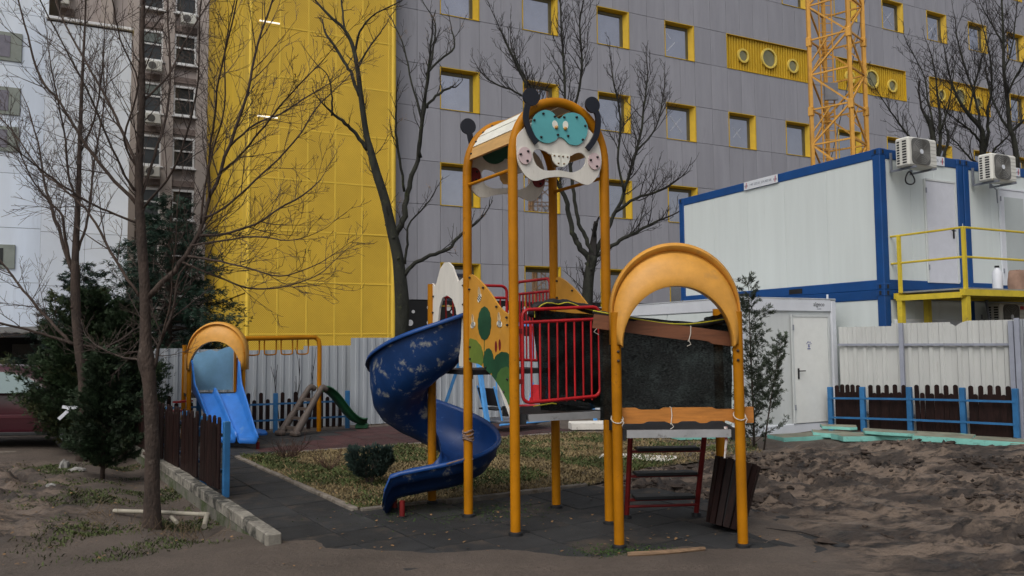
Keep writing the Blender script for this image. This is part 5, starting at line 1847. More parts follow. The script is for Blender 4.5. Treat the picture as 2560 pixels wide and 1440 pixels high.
FO = [(-0.486, 3.652), (-0.463, 3.734), (-0.357, 3.833), (-0.25, 3.885), (-0.035, 3.876), (0.205, 3.885), (0.336, 3.816), (0.41, 3.707), (0.436, 3.559), (0.419, 3.457), (0.366, 3.362), (0.28, 3.297), (0.177, 3.314), (0.085, 3.344), (-0.042, 3.352), (-0.168, 3.332), (-0.257, 3.301), (-0.327, 3.295), (-0.389, 3.326), (-0.441, 3.386), (-0.478, 3.478)]
MO = [(-0.321, 3.54), (-0.299, 3.586), (-0.254, 3.6), (-0.183, 3.585), (-0.121, 3.562), (0.071, 3.563), (0.136, 3.594), (0.201, 3.608), (0.251, 3.575), (0.256, 3.518), (0.217, 3.457), (0.142, 3.418), (0.086, 3.405), (-0.042, 3.415), (-0.149, 3.402), (-0.221, 3.408), (-0.291, 3.454)]
GO = [(-0.336, 3.803), (-0.313, 3.902), (-0.25, 3.962), (-0.178, 3.986), (-0.106, 3.966), (-0.071, 3.929), (-0.039, 3.915), (-0.007, 3.936), (0.03, 3.972), (0.114, 3.993), (0.206, 3.972), (0.261, 3.908), (0.274, 3.843), (0.25, 3.757), (0.193, 3.694), (0.137, 3.672), (0.063, 3.681), (0.018, 3.718), (-0.018, 3.734), (-0.055, 3.731), (-0.082, 3.7), (-0.155, 3.666), (-0.235, 3.672), (-0.297, 3.715)]
REF = lambda P, s=1: [(a * s, b) for a, b in P]


def face(mid, nrm, u, front=True):
    o = mid + nrm * .055
    f = MB().prism(cbez(FO, 4), o, u, UP, .018, holes=[cbez(MO, 4)]).build('face_panel', WHP, pt_)
    o1 = o + nrm * .018
    MB().prism(cbez(GO, 3), o1, u, UP, .016).build('goggles', TEAL if front else DKGR, f)
    for cx, cz in ((-.409, 3.522), (.349, 3.534)):
        MB().prism(ell(cx, cz, .07, .083, 20), o1, u, UP, .014).build('cheek', PINK if front else REDD, f)
        bt = []
        for a in (.9, 3.0, 5.2):
            bt.append(o1 + u * (cx + math.cos(a) * .048) + V(0, 0, cz + math.sin(a) * .055) + nrm * .01)
        pieces('bolt', bt, .0145, BOLT, f)
    for cx, cz, rt_ in ((-.088, 3.85, .25), (.025, 3.858, -.1)):
        MB().prism(ell(cx, cz, .03, .042, 16, rt_), o1 + nrm * .009, u, UP, .006).build('eye', CREAM, f)
    pieces('pupil', [o1 + u * -.077 + V(0, 0, 3.824) + nrm * .014, o1 + u * .021 + V(0, 0, 3.823) + nrm * .014], .019, mat('amber_cap', (.45, .24, .06), .4, .1), f, 1, 10)
    for sg_ in (-1, 1):
        pts = [(-.026 + sg_ * .004, 3.572), (-.026 + sg_ * .100, 3.572)] + [(-.026 + sg_ * (.004 + .092 * math.cos(a)), 3.545 - .098 * math.sin(a)) for a in np.linspace(.1, 1.5708, 8)]
        if sg_ < 0:
            pts = pts[::-1]
        MB().prism(pts, o1, u, UP, .014).build('tooth', CREAM if front else TAN, f)
    tc_ = []
    for cx in (-.1, -.05, -.005, .045):
        tc_.append(o1 + u * cx + V(0, 0, 3.548) + nrm * .01)
    for cx in (-.055, .005):
        tc_.append(o1 + u * cx + V(0, 0, 3.478) + nrm * .01)
    pieces('tooth_bolt', tc_, .010, mat('bronze_cap', (.16, .09, .03), .4, .1), f)
    bt = []
    for cx, cz in ((-.215, 3.945), (-.312, 3.87), (-.09, 3.93), (.012, 3.935), (.15, 3.95), (.245, 3.875), (.215, 3.735), (.052, 3.755), (-.06, 3.755), (-.24, 3.715)):
        bt.append(o1 + u * cx + V(0, 0, cz) + nrm * .012)
    pieces('bolt', bt, .0145, BOLT, f)
    for pts, c, r in (([(-0.293, 3.647), (-0.341, 3.706), (-0.385, 3.79), (-0.406, 3.876), (-0.396, 3.965), (-0.373, 4.04)], (-.351, 4.085), .085), ([(0.257, 3.642), (0.315, 3.714), (0.363, 3.802), (0.384, 3.913), (0.376, 3.996), (0.35, 4.04)], (.32, 4.088), .08)):
        sm = bez(pts, 4)
        L_, R_ = [], []
        for i, p in enumerate(sm):
            a, b = sm[max(i - 1, 0)], sm[min(i + 1, len(sm) - 1)]
            dx, dz = b[0] - a[0], b[1] - a[1]
            l = math.hypot(dx, dz)
            w = .027
            L_.append((p[0] - dz / l * w, p[1] + dx / l * w))
            R_.append((p[0] + dz / l * w, p[1] - dx / l * w))
        an = MB().prism(L_ + R_[::-1], o1 + nrm * .022, u, UP, .024).build('antenna', NAVY, f)
        MB().prism(ell(c[0], c[1], r, r, 24), o1 + nrm * .0225, u, UP, .026).build('antenna_disc', NAVY, an)
    return f


face((B_ + D_) / 2, NB, BD, True)
face((A_ + C_) / 2, -NB, BD * 1.0, False) if False else None
bm2 = (A_ + C_) / 2
o = bm2 - NB * .055
fb = MB().prism(cbez(FO, 4), o, BD, UP, .018, holes=[cbez(MO, 4)]).build('face_panel', WHP, pt_)
fb['label'] = 'rear face panel seen from behind'
MB().prism(cbez(GO, 3), o + NB * .018, BD, UP, .014).build('goggles', DKGR, fb)
for cx, cz in ((-.409, 3.522), (.349, 3.534)):
    MB().prism(ell(cx, cz, .075, .085, 20), o + NB * .018, BD, UP, .014).build('cheek', REDD, fb)
    bt = []
    for a in (.9, 3.0, 5.2):
        bt.append(o + NB * .03 + BD * (cx + math.cos(a) * .045) + V(0, 0, cz + math.sin(a) * .05))
    pieces('bolt', bt, .0145, BOLT, fb)
MB().prism([(-.12, 3.57), (.07, 3.57), (.06, 3.5), (.02, 3.455), (-.07, 3.455), (-.11, 3.5)], o + NB * .018, BD, UP, .012).build('tooth', TAN, fb)
for cx, cz, sgn in ((-.46, 4.05, -1), (.30, 4.08, 1)):
    an = MB().prism(ell(cx, cz, .085, .085, 24), o - NB * .02, BD, UP, .026).build('antenna_disc', NAVY, fb)
    MB().prism([(cx - .03, cz), (cx + .03, cz), (cx * .82 + .03, cz - .38), (cx * .82 - .03, cz - .38)], o - NB * .021, BD, UP, .024).build('antenna', NAVY, an)

# decks
for nm, P, z in (('deck', (B_ + BD * .06, D_, C_, C_ - BD * .62), 1.09), ('deck', (P1, P2, P3_, D_), 1.0), ('deck', (A_, C_, G_, F_), 1.48)):
    c = sum(P, Vector()) / 4
    pts = [c + (p - c) * .96 for p in P]
    mb = MB()
    mb.add([p + V(0, 0, z) for p in pts] + [p + V(0, 0, z - .05) for p in pts], [(0, 1, 2, 3), (7, 6, 5, 4)] + [(i, i + 4, (i + 1) % 4 + 4, (i + 1) % 4) for i in range(4)])
    dk = mb.build(nm, DECK, pt_)
    for i in range(4):
        a, b = P[i], P[(i + 1) % 4]
        d = (b - a).normalized()
        if i == 0 and z < 1.3:
            MB().bar(a + d * .08 + V(0, 0, z - .033), b - d * .08 + V(0, 0, z - .033), .03, .065).build('deck_edge', ALU, dk)
    for p in P:
        q = c + (p - c) * .93
        MB().box((q.x, q.y, z - .04), (.07, .07, .1)).build('deck_bracket', BLK, dk)

# painted side panels
top = [(.05, 2.454), (.10, 2.462), (0.204, 2.423), (0.328, 2.354), (0.467, 2.261), (0.622, 2.136), (0.734, 2.064), (0.86, 2.015)]
bot = [(0.86, 1.10), (.80, 1.22), (0.705, 1.314), (0.631, 1.368), (0.536, 1.431), (0.399, 1.495), (0.258, 1.546), (0.09, 1.563), (.05, 1.571)]
NAB = Vector((AB.y, -AB.x, 0))
if NAB.dot(Vector((0, 0, 0)) - A_) < 0:
    NAB = -NAB
bee = MB().prism([tuple(p) for p in bez(top, 3)] + [tuple(p) for p in bez(bot, 3)], A_, AB, UP, .02).build('bee_panel', ORPAN, pt_)
bee['label'] = 'orange panel painted with bees and green bushes'
ob = A_ + NAB * .0125
GR1 = mat('light_green_paint', (.13, .19, .03), .55, .15, 4)
GR2 = mat('dark_green_paint', (.012, .062, .026), .55, .2, 4)
GR3 = mat('mid_green_paint', (.055, .13, .03), .55, .2, 4)
sg = 1 if AB.cross(UP).dot(NAB) > 0 else -1


def deco(poly, k, m, name):
    MB().prism(poly, ob + NAB * (.002 * k), AB, UP, .003).build(name, m, bee)


def clip(poly):
    out = []
    for s, z in poly:
        s = min(max(s, .056), .852)
        zb_ = float(np.interp(s, [.05, .09, .258, .399, .536, .631, .705, .80, .86], [1.571, 1.563, 1.546, 1.495, 1.431, 1.368, 1.314, 1.22, 1.10]))
        out.append((s, max(z, zb_ + .004)))
    return out


def lobed(cx, cz, rx, rz_, n=44, lob=0.05, seed=0):
    return [(cx + rx * (1 + lob * abs(math.sin(7 * a + seed))) * math.cos(a), cz + rz_ * (1 + lob * abs(math.sin(7 * a + seed))) * math.sin(a)) for a in [2 * math.pi * i / n for i in range(n)]]


deco(lobed(.374, 1.955, .13, .16), 0, GR2, 'painted_flower')
deco(clip(lobed(.09, 1.62, .25, .18)), 0, GR1, 'painted_bush')
deco(clip(lobed(.45, 1.58, .10, .125, seed=1)), 0, GR2, 'painted_bush')
deco(clip(lobed(.74, 1.48, .22, .19, seed=2)), 1, GR2, 'painted_bush')
deco(clip(lobed(.80, 1.36, .2, .17, seed=3)), 2, GR3, 'painted_bush')
deco([(.366, 1.80), (.374, 1.80), (.37, 1.66), (.362, 1.66)], 0, GR3, 'painted_stem')
for s, z in ((.597, 1.726), (.67, 1.741)):
    deco(ell(s, z, .02, .055, 12), 0, REDD, 'painted_tulip')
for s, z, rt_ in ((.275, 2.211, .9), (.136, 1.943, .3), (.667, 1.942, -.2)):
    deco(ell(s, z, .05, .032, 14, rt_), 0, CREAM, 'painted_bee')
    c, sn = math.cos(rt_), math.sin(rt_)
    for k in (-.022, .0, .022):
        deco([(s + k * c - w * sn - h_ * c, z + k * sn + w * c - h_ * sn) for w, h_ in ((-.03, -.005), (-.03, .005), (.03, .005), (.03, -.005))], 1, INKD, 'painted_stripe')
    for a in (.0, .5):
        deco(ell(s - .03 * a, z + .07, .018, .045, 10, .4 - a), 0, mat('pale_wing', (.56, .42, .24), .6, .1), 'painted_wing')
bt = []
for s, z in ((.08, 2.43), (.07, 2.31), (.36, 2.31), (.62, 2.11), (.81, 2.0), (.82, 1.93), (.08, 1.60), (.08, 1.72), (.75, 1.30), (.82, 1.42), (.40, 1.52)):
    bt.append(ob + AB * s + V(0, 0, z) + NAB * .006)
pieces('bolt', bt, .0145, BOLT, bee)
MB().prism([(.62, 1.375), (.72, 1.31), (.80, 1.22), (.86, 1.10), (.86, 1.05), (.78, 1.16), (.70, 1.27)], A_ + NAB * .001, AB, UP, .026).build('panel_trim', WHP, bee)
# twin panel on the other side
CD = (D_ - C_).normalized()
MB().prism([tuple(p) for p in bez([(s, z - .0) for s, z in top], 3)] + [tuple(p) for p in bez(bot, 3)], C_, CD, UP, .02).build('side_panel', ORPAN, pt_)
bt = []
for s, z in ((.08, 2.42), (.08, 2.24), (.36, 2.3), (.62, 2.1)):
    bt.append(C_ + CD * s + V(0, 0, z) - CD.cross(UP) * -.016)
    bt.append(C_ + CD * s + V(0, 0, z) + CD.cross(UP) * -.016)
pieces('bolt', bt, .0145, BOLT, pt_)
# white slide-entry panel
wpt = [(.05, 2.40), (.10, 2.435), (.185, 2.398), (.252, 2.482), (.319, 2.578), (.41, 2.633), (.504, 2.634), (.60, 2.576), (.69, 2.428), (.74, 2.392), (.80, 2.43), (.80, 1.52), (.69, 1.52), (.67, 1.95), (.62, 2.15), (.55, 2.255), (.436, 2.276), (.32, 2.23), (.24, 2.124), (.20, 1.95), (.17, 1.52), (.05, 1.52)]
wp = MB().prism(wpt, A_, AF, UP, .022).build('slide_entry_panel', WHP, pt_)
bt = []
for s, z in ((.07, 2.36), (.07, 2.16), (.76, 2.28), (.77, 2.1)):
    for k in (-1, 1):
        bt.append(A_ + AF * s + V(0, 0, z) + AF.cross(UP) * (.016 * k))
pieces('bolt', bt, .0145, BOLT, wp)


def railing(a, b, z0, z1, zsub, nb, name='railing', rad=.017, tiltz=0.0, inset=.085, rb=.0095):
    d = (b - a).normalized()
    a2, b2 = a + d * inset, b - d * inset
    L = (b2 - a2).length
    c = .07
    ring = []
    for (s, z) in [(c, z1), (L - c, z1)] + [(L - c + c * math.sin(t), z1 - c + c * math.cos(t)) for t in (.5, 1.0, 1.4)] + [(L, z1 - c), (L, z0 + c)] + [(L - c + c * math.cos(t), z0 + c - c * math.sin(t)) for t in (.5, 1.0, 1.4)] + [(L - c, z0), (c, z0)] + [(c - c * math.sin(t), z0 + c - c * math.cos(t)) for t in (.5, 1.0, 1.4)] + [(0, z0 + c), (0, z1 - c)] + [(c - c * math.cos(t), z1 - c + c * math.sin(t)) for t in (.5, 1.0, 1.4)] + [(c, z1)]:
        ring.append(a2 + d * s + V(0, 0, z + tiltz * s))
    r_ = MB().tube(ring, rad, 10).build(name, REDP, pt_, smooth=True)
    MB().tube([a2 + V(0, 0, zsub), b2 + V(0, 0, zsub + tiltz * L)], rad * .92, 8).build('rail', REDP, r_, smooth=True)
    for k in range(nb):
        s = L * (k + 1) / (nb + 1)
        MB().tube([a2 + d * s + V(0, 0, z0), a2 + d * s + V(0, 0, zsub + tiltz * s)], rb, 8).build('baluster', REDP, r_, smooth=True)
    for p, dr in ((a2, -d), (b2, d)):
        for z in (z0 + .2, z1 - .2):
            MB().box(tuple(p + dr * .03 + V(0, 0, z)), (.05, .03, .045), rz=math.atan2(d.y, d.x)).build('rail_lug', REDD, r_)
    return r_


railing(B_, D_, 1.20, 2.07, 1.95, 8, tiltz=.045)
railing(C_, G_, 1.56, 2.46, 2.32, 9, inset=.07)
railing(F_, G_, 1.56, 2.42, 2.28, 9)

# spiral slide round the post
SC_ = Vector((F_.x + .02, F_.y, 0))
rows = []
N_ = 72
ph0, turn = R(-58), R(394)
zk = np.linspace(0, 1, 41)
zv = np.array([q[1] for q in bez([(0, 1.5), (.1, 1.30), (.31, .88), (.55, .54), (.77, .33), (1, .22)], 40)])
zs = np.array([q[0] for q in bez([(0, 1.5), (.1, 1.30), (.31, .88), (.55, .54), (.77, .33), (1, .22)], 40)])
zv = np.interp(zk, zs, zv)
for i in range(N_ + 1):
    t = i / N_
    ph = ph0 - turn * t
    zf = float(np.interp(t, zk, zv))
    hw_ = float(np.interp(t, [0, .15, .31, .55, .77, 1], [.57, .62, .64, .50, .37, .28]))
    hi_ = .30 - .08 * t
    prof = [(.075, hi_), (.085, hi_ * .55), (.13, .10), (.21, .02), (.34, -.02), (.47, .0), (.58, .06), (.655, .17), (.69, .32 * hw_ / .56), (.70, hw_ - .03), (.705, hw_), (.735, hw_ + .008), (.745, hw_ - .03)]
    row = []
    for rho, h in prof:
        row.append(Vector((SC_.x + math.cos(ph) * rho, SC_.y + math.sin(ph) * rho, zf + h)))
    rows.append(row)
# run-out
last = rows[-1]
for k, (dx, dz) in enumerate(((.12, -.025), (.24, -.045), (.34, -.075), (.40, -.14), (.42, -.22))):
    rows.append([p + V(-dx, 0, dz * (1.0 if k < 3 else 1.0) - (.0 if k < 3 else (p.z - last[4].z) * (.25 if k == 3 else .5))) for p in last])
sl = MB().grid(rows).build('spiral_slide', [BLUSL, BLUIN], pt_, smooth=True, auto=180)
md = sl.modifiers.new('solid', 'SOLIDIFY')
md.thickness = .014
md.offset = 0
md.material_offset = 1
for x, y, z in ((-1.13, 8.2, .17), (-1.27, 8.62, .17)):
    q = MB().cyl((x, y, 0), (x, y, z), .028, 10).build('slide_leg', REDD, sl, smooth=True)
    MB().cyl((x, y, 0), (x, y, .02), .042, 10).build('slide_foot', BLK, q)
# tape wound round post A
tp = MB()
for z in (.80, .83, .86, .78):
    tp.tube([A_ + V(math.cos(a) * .052, math.sin(a) * .052, z + .012 * math.sin(a * 2 + z * 40)) for a in np.linspace(0, 6.283, 17)], .011, 5, cap=False)
tp.tube([A_ + V(.05, -.02, .58), A_ + V(-.05, -.03, .585), A_ + V(-.2, -.02, .54), A_ + V(-.36, .05, .47)], .008, 5)
tp.build('wound_tape', mat('old_tape', (.22, .15, .12), .8, .3, 30), pt_)

# moulded entrance arch
rows = []
cxA, zS = 1.4325, 2.03
hw0 = .565
NA = 40
for i in range(NA + 1):
    t = math.pi * i / NA
    c, s = math.cos(t), math.sin(t)
    w = .06 + .30 * s ** 1.3
    row = []
    for f, lift, y in ((0.0, .0, 7.10), (0.0, .0, 7.02), (.015, .03, 6.985), (.06, .02, 6.965), (.10, .0, 6.975), (.13, .0, 7.01), (.20, .0, 7.005), (.28, .0, 6.965), (.5, .0, 6.925), (.75, .0, 6.895), (.95, .0, 6.88), (1.0, .0, 6.885), (1.01, .0, 6.93), (1.0, .0, 6.99)):
        ro = 1 - (w * f) / hw0
        fz = min(f, 1.0)
        row.append(Vector((cxA - c * (hw0 + (.485 - hw0) * fz), y, (zS + .585 * s) * (1 - fz) + (1.725 + .525 * s) * fz + lift * .5)))
    rows.append(row)
# straight skirts down to the leg tops
sk0 = [V(p.x, p.y, min(p.z - .01, 1.74)) for p in rows[0]]
sk1 = [V(p.x, p.y, min(p.z - .01, 1.74)) for p in rows[-1]]
rows = [sk0] + rows + [sk1]
ar = MB().grid(rows).build('entrance_arch', YELP, pt_, smooth=True, auto=60)
md = ar.modifiers.new('solid', 'SOLIDIFY')
md.thickness = .016
md.offset = 0
bt = []
for x in (.915, 1.95):
    bt.append((x, 6.912, 1.68))
    bt.append((x, 6.912, 1.60))
pieces('bolt', bt, .0145, mat('rusty_bolt', (.05, .03, .02), .7, .2), pt_)

# ladder at the back of the lower platform
lr = thing('unused', '', '', (0, 0, 0)) if False else None
lt0, lf0 = V(1.16, 7.88, 1.0), V(1.13, 8.10, 0)
lt1, lf1 = V(1.90, 7.90, 1.0), V(1.845, 8.18, 0)
for a, b in ((lt0, lf0), (lt1, lf1)):
    q = MB().tube([a, b + V(0, 0, .05), b + V(0, 0, -.01)], .026, 10).build('ladder_rail', REDD, pt_, smooth=True)
    MB().tube([b + V(0, 0, -.01), b + V(0, 0, .035)], [.05, .045], 10).build('ladder_foot', BLK, q)
for z in (.19, .43, .68):
    a, b = lf0.lerp(lt0, z), lf1.lerp(lt1, z)
    q = MB().bar(a + (b - a) * .02, b - (b - a) * .02, .03, .025).build('ladder_rung', REDD, pt_)
    c = (a + b) / 2
    MB().box((c.x, c.y - .02, z + .028), ((b - a).length * .84, .17, .03), rz=math.atan2((b - a).y, (b - a).x), bev=.006).build('tread', BLK, q)
a, b = lf0.lerp(lt0, .12), lf1.lerp(lt1, .12)
MB().tube([a, b], .014, 8).build('ladder_rung', REDD, pt_)


# planks tied across the entrance
def plank(name, label, a, b, hgt, th, m, notches, ties):
    a, b = Vector(a), Vector(b)
    d = (b - a)
    L = d.length
    d.normalize()
    v = (UP - d * UP.dot(d)).normalized()
    topl, botl = [], []
    n = 60
    for i in range(n + 1):
        s = L * i / n
        k = 0
        kb = 0
        for c, w in notches[0]:
            k = max(k, sstep(w, w * .6, abs(s - c)))
        for c, w in notches[1]:
            kb = max(kb, sstep(w, w * .6, abs(s - c)))
        topl.append((s, hgt / 2 - .018 * k))
        botl.append((s, -hgt / 2 + .018 * kb))
    r_ = thing(name, label, 'plank', a)
    MB().prism(topl[::-1] + botl, a, d, v, th).build('board', m, r_)
    for s in ties:
        p = a + d * s
        tb = MB()
        w = d.cross(v) * (th / 2 + .006)
        tb.tube([p + v * (hgt / 2 + .004) + w, p + d * .006 + w, p - d * .004 - v * (hgt / 2 + .005) + w, p - v * (hgt / 2 + .005) - w, p + v * (hgt / 2 + .004) - w, p + v * (hgt / 2 + .004) + w], .004, 5)
        tb.tube([p - v * (hgt / 2) + w, p + d * .02 - v * (hgt / 2 + .03) + w, p - d * .012 - v * (hgt / 2 + .05) + w], .003, 4)
        tb.build('string', STRING, r_)
    return r_


plank('wooden_plank', 'orange stained wooden plank tied low across the arch entrance', (.93, 7.035, 1.118), (2.10, 7.035, 1.118), .135, .05, WOODO, ([(.27, .13), (.93, .12)], [(.32, .12), (.60, .10), (.87, .12)]), (.45,))
plank('wooden_plank', 'dark brown wooden plank tied high across the arch entrance', (.72, 7.10, 1.95), (1.97, 7.085, 1.775), .125, .05, WOODD, ([(.3, .1)], [(.95, .12)]), (.86,))
tb = MB()
for p, z in ((P1, 1.10), (P2, 1.12)):
    tb.tube([p + V(math.cos(a) * .052, math.sin(a) * .052, z + .035 * math.sin(a)) for a in np.linspace(0, 6.283, 17)], .0045, 4, cap=False)
    tb.tube([p + V(.03, -.05, z), p + V(.05, -.055, z - .03), p + V(.035, -.05, z - .06)], .004, 4)
tb.build('string', STRING, pt_)
tr = MB()
tr.tube([(1.85, 7.0, 1.02), (1.85, 6.99, .9), (1.835, 7.0, .75)], [.016, .013, .008], 5)
tag(tr.build('barrier_tape', TAPE), 'strip of red and white tape hanging under the arch deck', 'tape')


# shade nets
def netsheet(pa, pb, zt0, zt1, zb0, zb1, n=34, m=20, amp=.025, seed=0, mis=0.0):
    rows = []
    d = (pb - pa)
    nn = Vector((d.y, -d.x, 0)).normalized()
    for j in range(m + 1):
        f = j / m
        row = []
        for i in range(n + 1):
            g = i / n
            zt, zb_ = zt0 + (zt1 - zt0) * g, zb0 + (zb1 - zb0) * g
            z = zt + (zb_ - zt) * f - .02 * math.sin(g * math.pi) * f
            w = amp * (noise.noise(Vector((g * 3 + seed, f * 2.2, seed))) + .5 * noise.noise(Vector((g * 8 + seed, f * 3, seed + 4))) + .6 * math.sin((g * 2.2 + f * 3 + seed) * 3) * f)
            p = pa + d * (g + mis * f * (1 - g)) + nn * w
            row.append((p.x, p.y, z + .012 * noise.noise(Vector((g * 5, f, seed)))))
        rows.append(row)
    return rows


n1 = thing('shade_net', 'black shade net stretched between the two planks under the yellow arch', 'net', (1.4, 7.1, 1.1))
MB().grid(netsheet(V(.78, 7.16, 0), V(1.95, 7.13, 0), 2.02, 1.90, 1.07, 1.08, amp=.045, seed=1)).build('net_sheet', NET, n1, smooth=True, auto=180)
rp_ = [(.72, 7.12, 2.03), (.95, 7.13, 1.985), (1.15, 7.12, 1.945), (1.35, 7.12, 1.915), (1.55, 7.11, 1.905), (1.75, 7.11, 1.925), (1.97, 7.12, 1.96)]
MB().tube(bez(rp_, 4), [.018 + .012 * abs(math.sin(i * .9)) for i in range(25)], 7).build('bunched_edge', TARP, n1, smooth=True, auto=180)
MB().tube([(x, y - .028, z + .012) for x, y, z in bez(rp_, 4)], .0055, 5).build('edge_cord', YTAPE, n1)
MB().grid(netsheet(V(1.72, 7.15, 0), V(1.97, 7.2, 0), 1.97, 2.03, 1.80, 1.82, 12, 8, amp=.05, seed=5)).build('net_fold', NET, n1, smooth=True, auto=180)
n2 = thing('shade_net', 'black shade net bunched behind the red railing of the tower', 'net', (.6, 7.75, 1.1))
IN = -NB
qa, qb = B_ + BD * .23 + IN * .07, D_ + IN * .05 + BD * .02
MB().grid(netsheet(qa, qb, 2.08, 2.02, 1.12, 1.12, 26, 20, amp=.04, seed=3, mis=.10)).build('net_sheet', NET, n2, smooth=True, auto=180)
MB().grid(netsheet(qa + IN * .05 + BD * .1, qb + IN * .05, 2.05, 2.0, 1.3, 1.12, 22, 14, amp=.05, seed=9, mis=.2)).build('net_fold', NET, n2, smooth=True, auto=180)
rp2 = [qa + V(0, 0, 2.0), qa + BD * .02 + V(0, 0, 2.09), qa + BD * .22 + V(0, 0, 2.14), qa + BD * .42 + V(0, 0, 2.125), qb + V(0, 0, 2.05)]
MB().tube(bez(rp2, 5), [.03 + .018 * abs(math.sin(i * .8)) for i in range(21)], 7).build('bunched_edge', TARP, n2, smooth=True, auto=180)
MB().tube([Vector(p) + NB * .042 + V(0, 0, .014 * math.sin(i)) for i, p in enumerate(bez(rp2, 5))], .006, 5).build('edge_cord', YTAPE, n2)
MB().tube([qa + V(0, 0, 1.16), qa + BD * .2 + V(0, 0, 1.18), qa + BD * .45 + V(0, 0, 1.135)], .006, 5).build('edge_cord', YTAPE, n2)
MB().tube([B_ + BD * .86 + NB * .03 + V(0, 0, 1.98), B_ + BD * .88 + NB * .035 + V(0, 0, 1.9), B_ + BD * .84 + NB * .035 + V(0, 0, 1.86), B_ + BD * .9 + NB * .035 + V(0, 0, 1.83)], .004, 4).build('string', STRING, n2)

# ---------------------------------------------------------------- litter bin of dark slats, knocked over at an angle
lb = thing('litter_bin', 'dark slatted litter bin tilted against the yellow arch post', 'litter bin', (1.98, 7.62, .02), R(12), local=True)
lb.rotation_euler = (R(-6), R(17), R(10))
H_ = .62
MB().tube([(0, 0, .03), (0, 0, H_ - .03)], [.150, .185], 20, cap=False).build('liner', BLK, lb, solid=.006)
MB().cyl((0, 0, .02), (0, 0, .045), .15, 20).build('bottom', BLK, lb)
for k in range(16):
    a = 2 * math.pi * k / 16
    c, s = math.cos(a), math.sin(a)
    p0, p1 = V(c * .168, s * .168, 0), V(c * .205, s * .205, H_)
    MB().bar(p0, p1, .056, .018, up=(c, s, 0)).build('slat', PICK, lb)
MB().tube([(math.cos(a) * .185, math.sin(a) * .185, H_ - .02) for a in np.linspace(0, 6.283, 25)], .012, 6, cap=False).build('rim', BLK, lb)

# ---------------------------------------------------------------- second play unit with double slide
pu = thing('play_unit', 'yellow arched play unit with double blue slide and monkey bars', 'play unit', (-5.4, 14.7, 0))
q1, q2, q3, q4 = V(-5.82, 14.4, 0), V(-4.85, 14.4, 0), V(-5.22, 15.1, 0), V(-6.2, 15.1, 0)


def post2(p, z, r=.042):
    return MB().cyl(p, p + V(0, 0, z), r, 14).build('post', YEL, pu, smooth=True)


post2(q1, 1.62)
post2(q2, 1.62)
post2(q3, 1.95)
post2(q4, 1.75)
rows = []
cxB, zB, hB = (q1.x + q2.x) / 2, 1.60, .53
for i in range(33):
    t = math.pi * i / 32
    c, s = math.cos(t), math.sin(t)
    w = .06 + .28 * s ** 1.3
    rows.append([V(cxB - c * (hB - .07 * min(f, 1)), y, (zB + .56 * s) * (1 - min(f, 1)) + (1.32 + .50 * s) * min(f, 1)) for f, y in ((0, 14.55), (0, 14.43), (.03, 14.385), (.09, 14.37), (.13, 14.42), (.22, 14.41), (.4, 14.36), (.7, 14.33), (1.0, 14.31), (1.01, 14.40))])
rows = [[V(p.x, p.y, 1.30) for p in rows[0]]] + rows + [[V(p.x, p.y, 1.30) for p in rows[-1]]]
MB().grid(rows).build('entrance_arch', YELP, pu, smooth=True, auto=60, solid=.016)
mb = MB()
mb.add([p + V(0, 0, .86) for p in (q1, q2, q3, q4)] + [p + V(0, 0, .80) for p in (q1, q2, q3, q4)], [(0, 1, 2, 3), (7, 6, 5, 4)] + [(i, i + 4, (i + 1) % 4 + 4, (i + 1) % 4) for i in range(4)])
mb.build('deck', DECK, pu)
d34 = (q3 - q4).normalized()
Lp = (q3 - q4).length
MB().prism([(.06, .90), (Lp - .06, .90), (Lp - .06, 1.72), (Lp * .8, 1.70), (Lp * .62, 1.62), (Lp * .5, 1.66), (Lp * .3, 1.60), (.06, 1.66)], q4, d34, UP, .02).build('back_panel', SKYP, pu)
d23 = (q3 - q2)
L23 = d23.length
MB().prism([(.08, .86), (L23 - .08, .86), (L23 - .08, 1.5), (.08, 1.5)], q2, d23, UP, .02).build('red_panel', REDD, pu)
MB().prism([(.08, 1.505), (L23 - .08, 1.505), (L23 - .08, 1.62), (.08, 1.62)], q2, d23, UP, .02).build('panel_top', WHP, pu)
MB().prism([(.1, .86), (.85, .86), (.85, 1.55), (.1, 1.62)], q1, (q4 - q1), UP, .02).build('side_panel', YELP, pu)
# slide
s0 = V(-5.75, 14.34, .88)
s1 = V(-4.92, 14.34, .88)
e0 = V(-5.10, 13.72, .12)
e1 = V(-4.30, 13.45, .12)
NS = 22
rows = []
for i in range(NS + 1):
    t = i / NS
    zz = .88 - .74 * (t ** 1.15) if t < .9 else .88 - .74 * (.9 ** 1.15) - .35 * (t - .9)
    hgt_ = .30 - .2 * t + .32 * (1 - sstep(0, .18, t))
    l, r__ = s0.lerp(e0, t), s1.lerp(e1, t)
    l.z = r__.z = zz
    w = r__ - l
    row = []
    for f, h in ((-.03, hgt_), (0, hgt_), (.02, .04), (.06, 0), (.44, 0), (.47, .03), (.485, .10), (.515, .10), (.53, .03), (.56, 0), (.94, 0), (.98, .04), (1.0, hgt_), (1.03, hgt_)):
        row.append(l + w * f + V(0, 0, h))
    rows.append(row)
rows.append([p + V(.05, -.06, -.09) for p in rows[-1]])
MB().grid(rows).build('double_slide', BLUBR, pu, smooth=True, auto=60, solid=.014)
for p in (e0, e1):
    MB().cyl((p.x, p.y + .1, 0), (p.x, p.y + .1, .12), .03, 8).build('slide_leg', REDD, pu)
for k in range(4):
    MB().bar(V(-6.45 + .1 * k, 14.5 + .05 * k, .2 + .17 * k), V(-6.35 + .1 * k, 14.85 + .05 * k, .2 + .17 * k), .16, .03).build('step', REDP, pu)
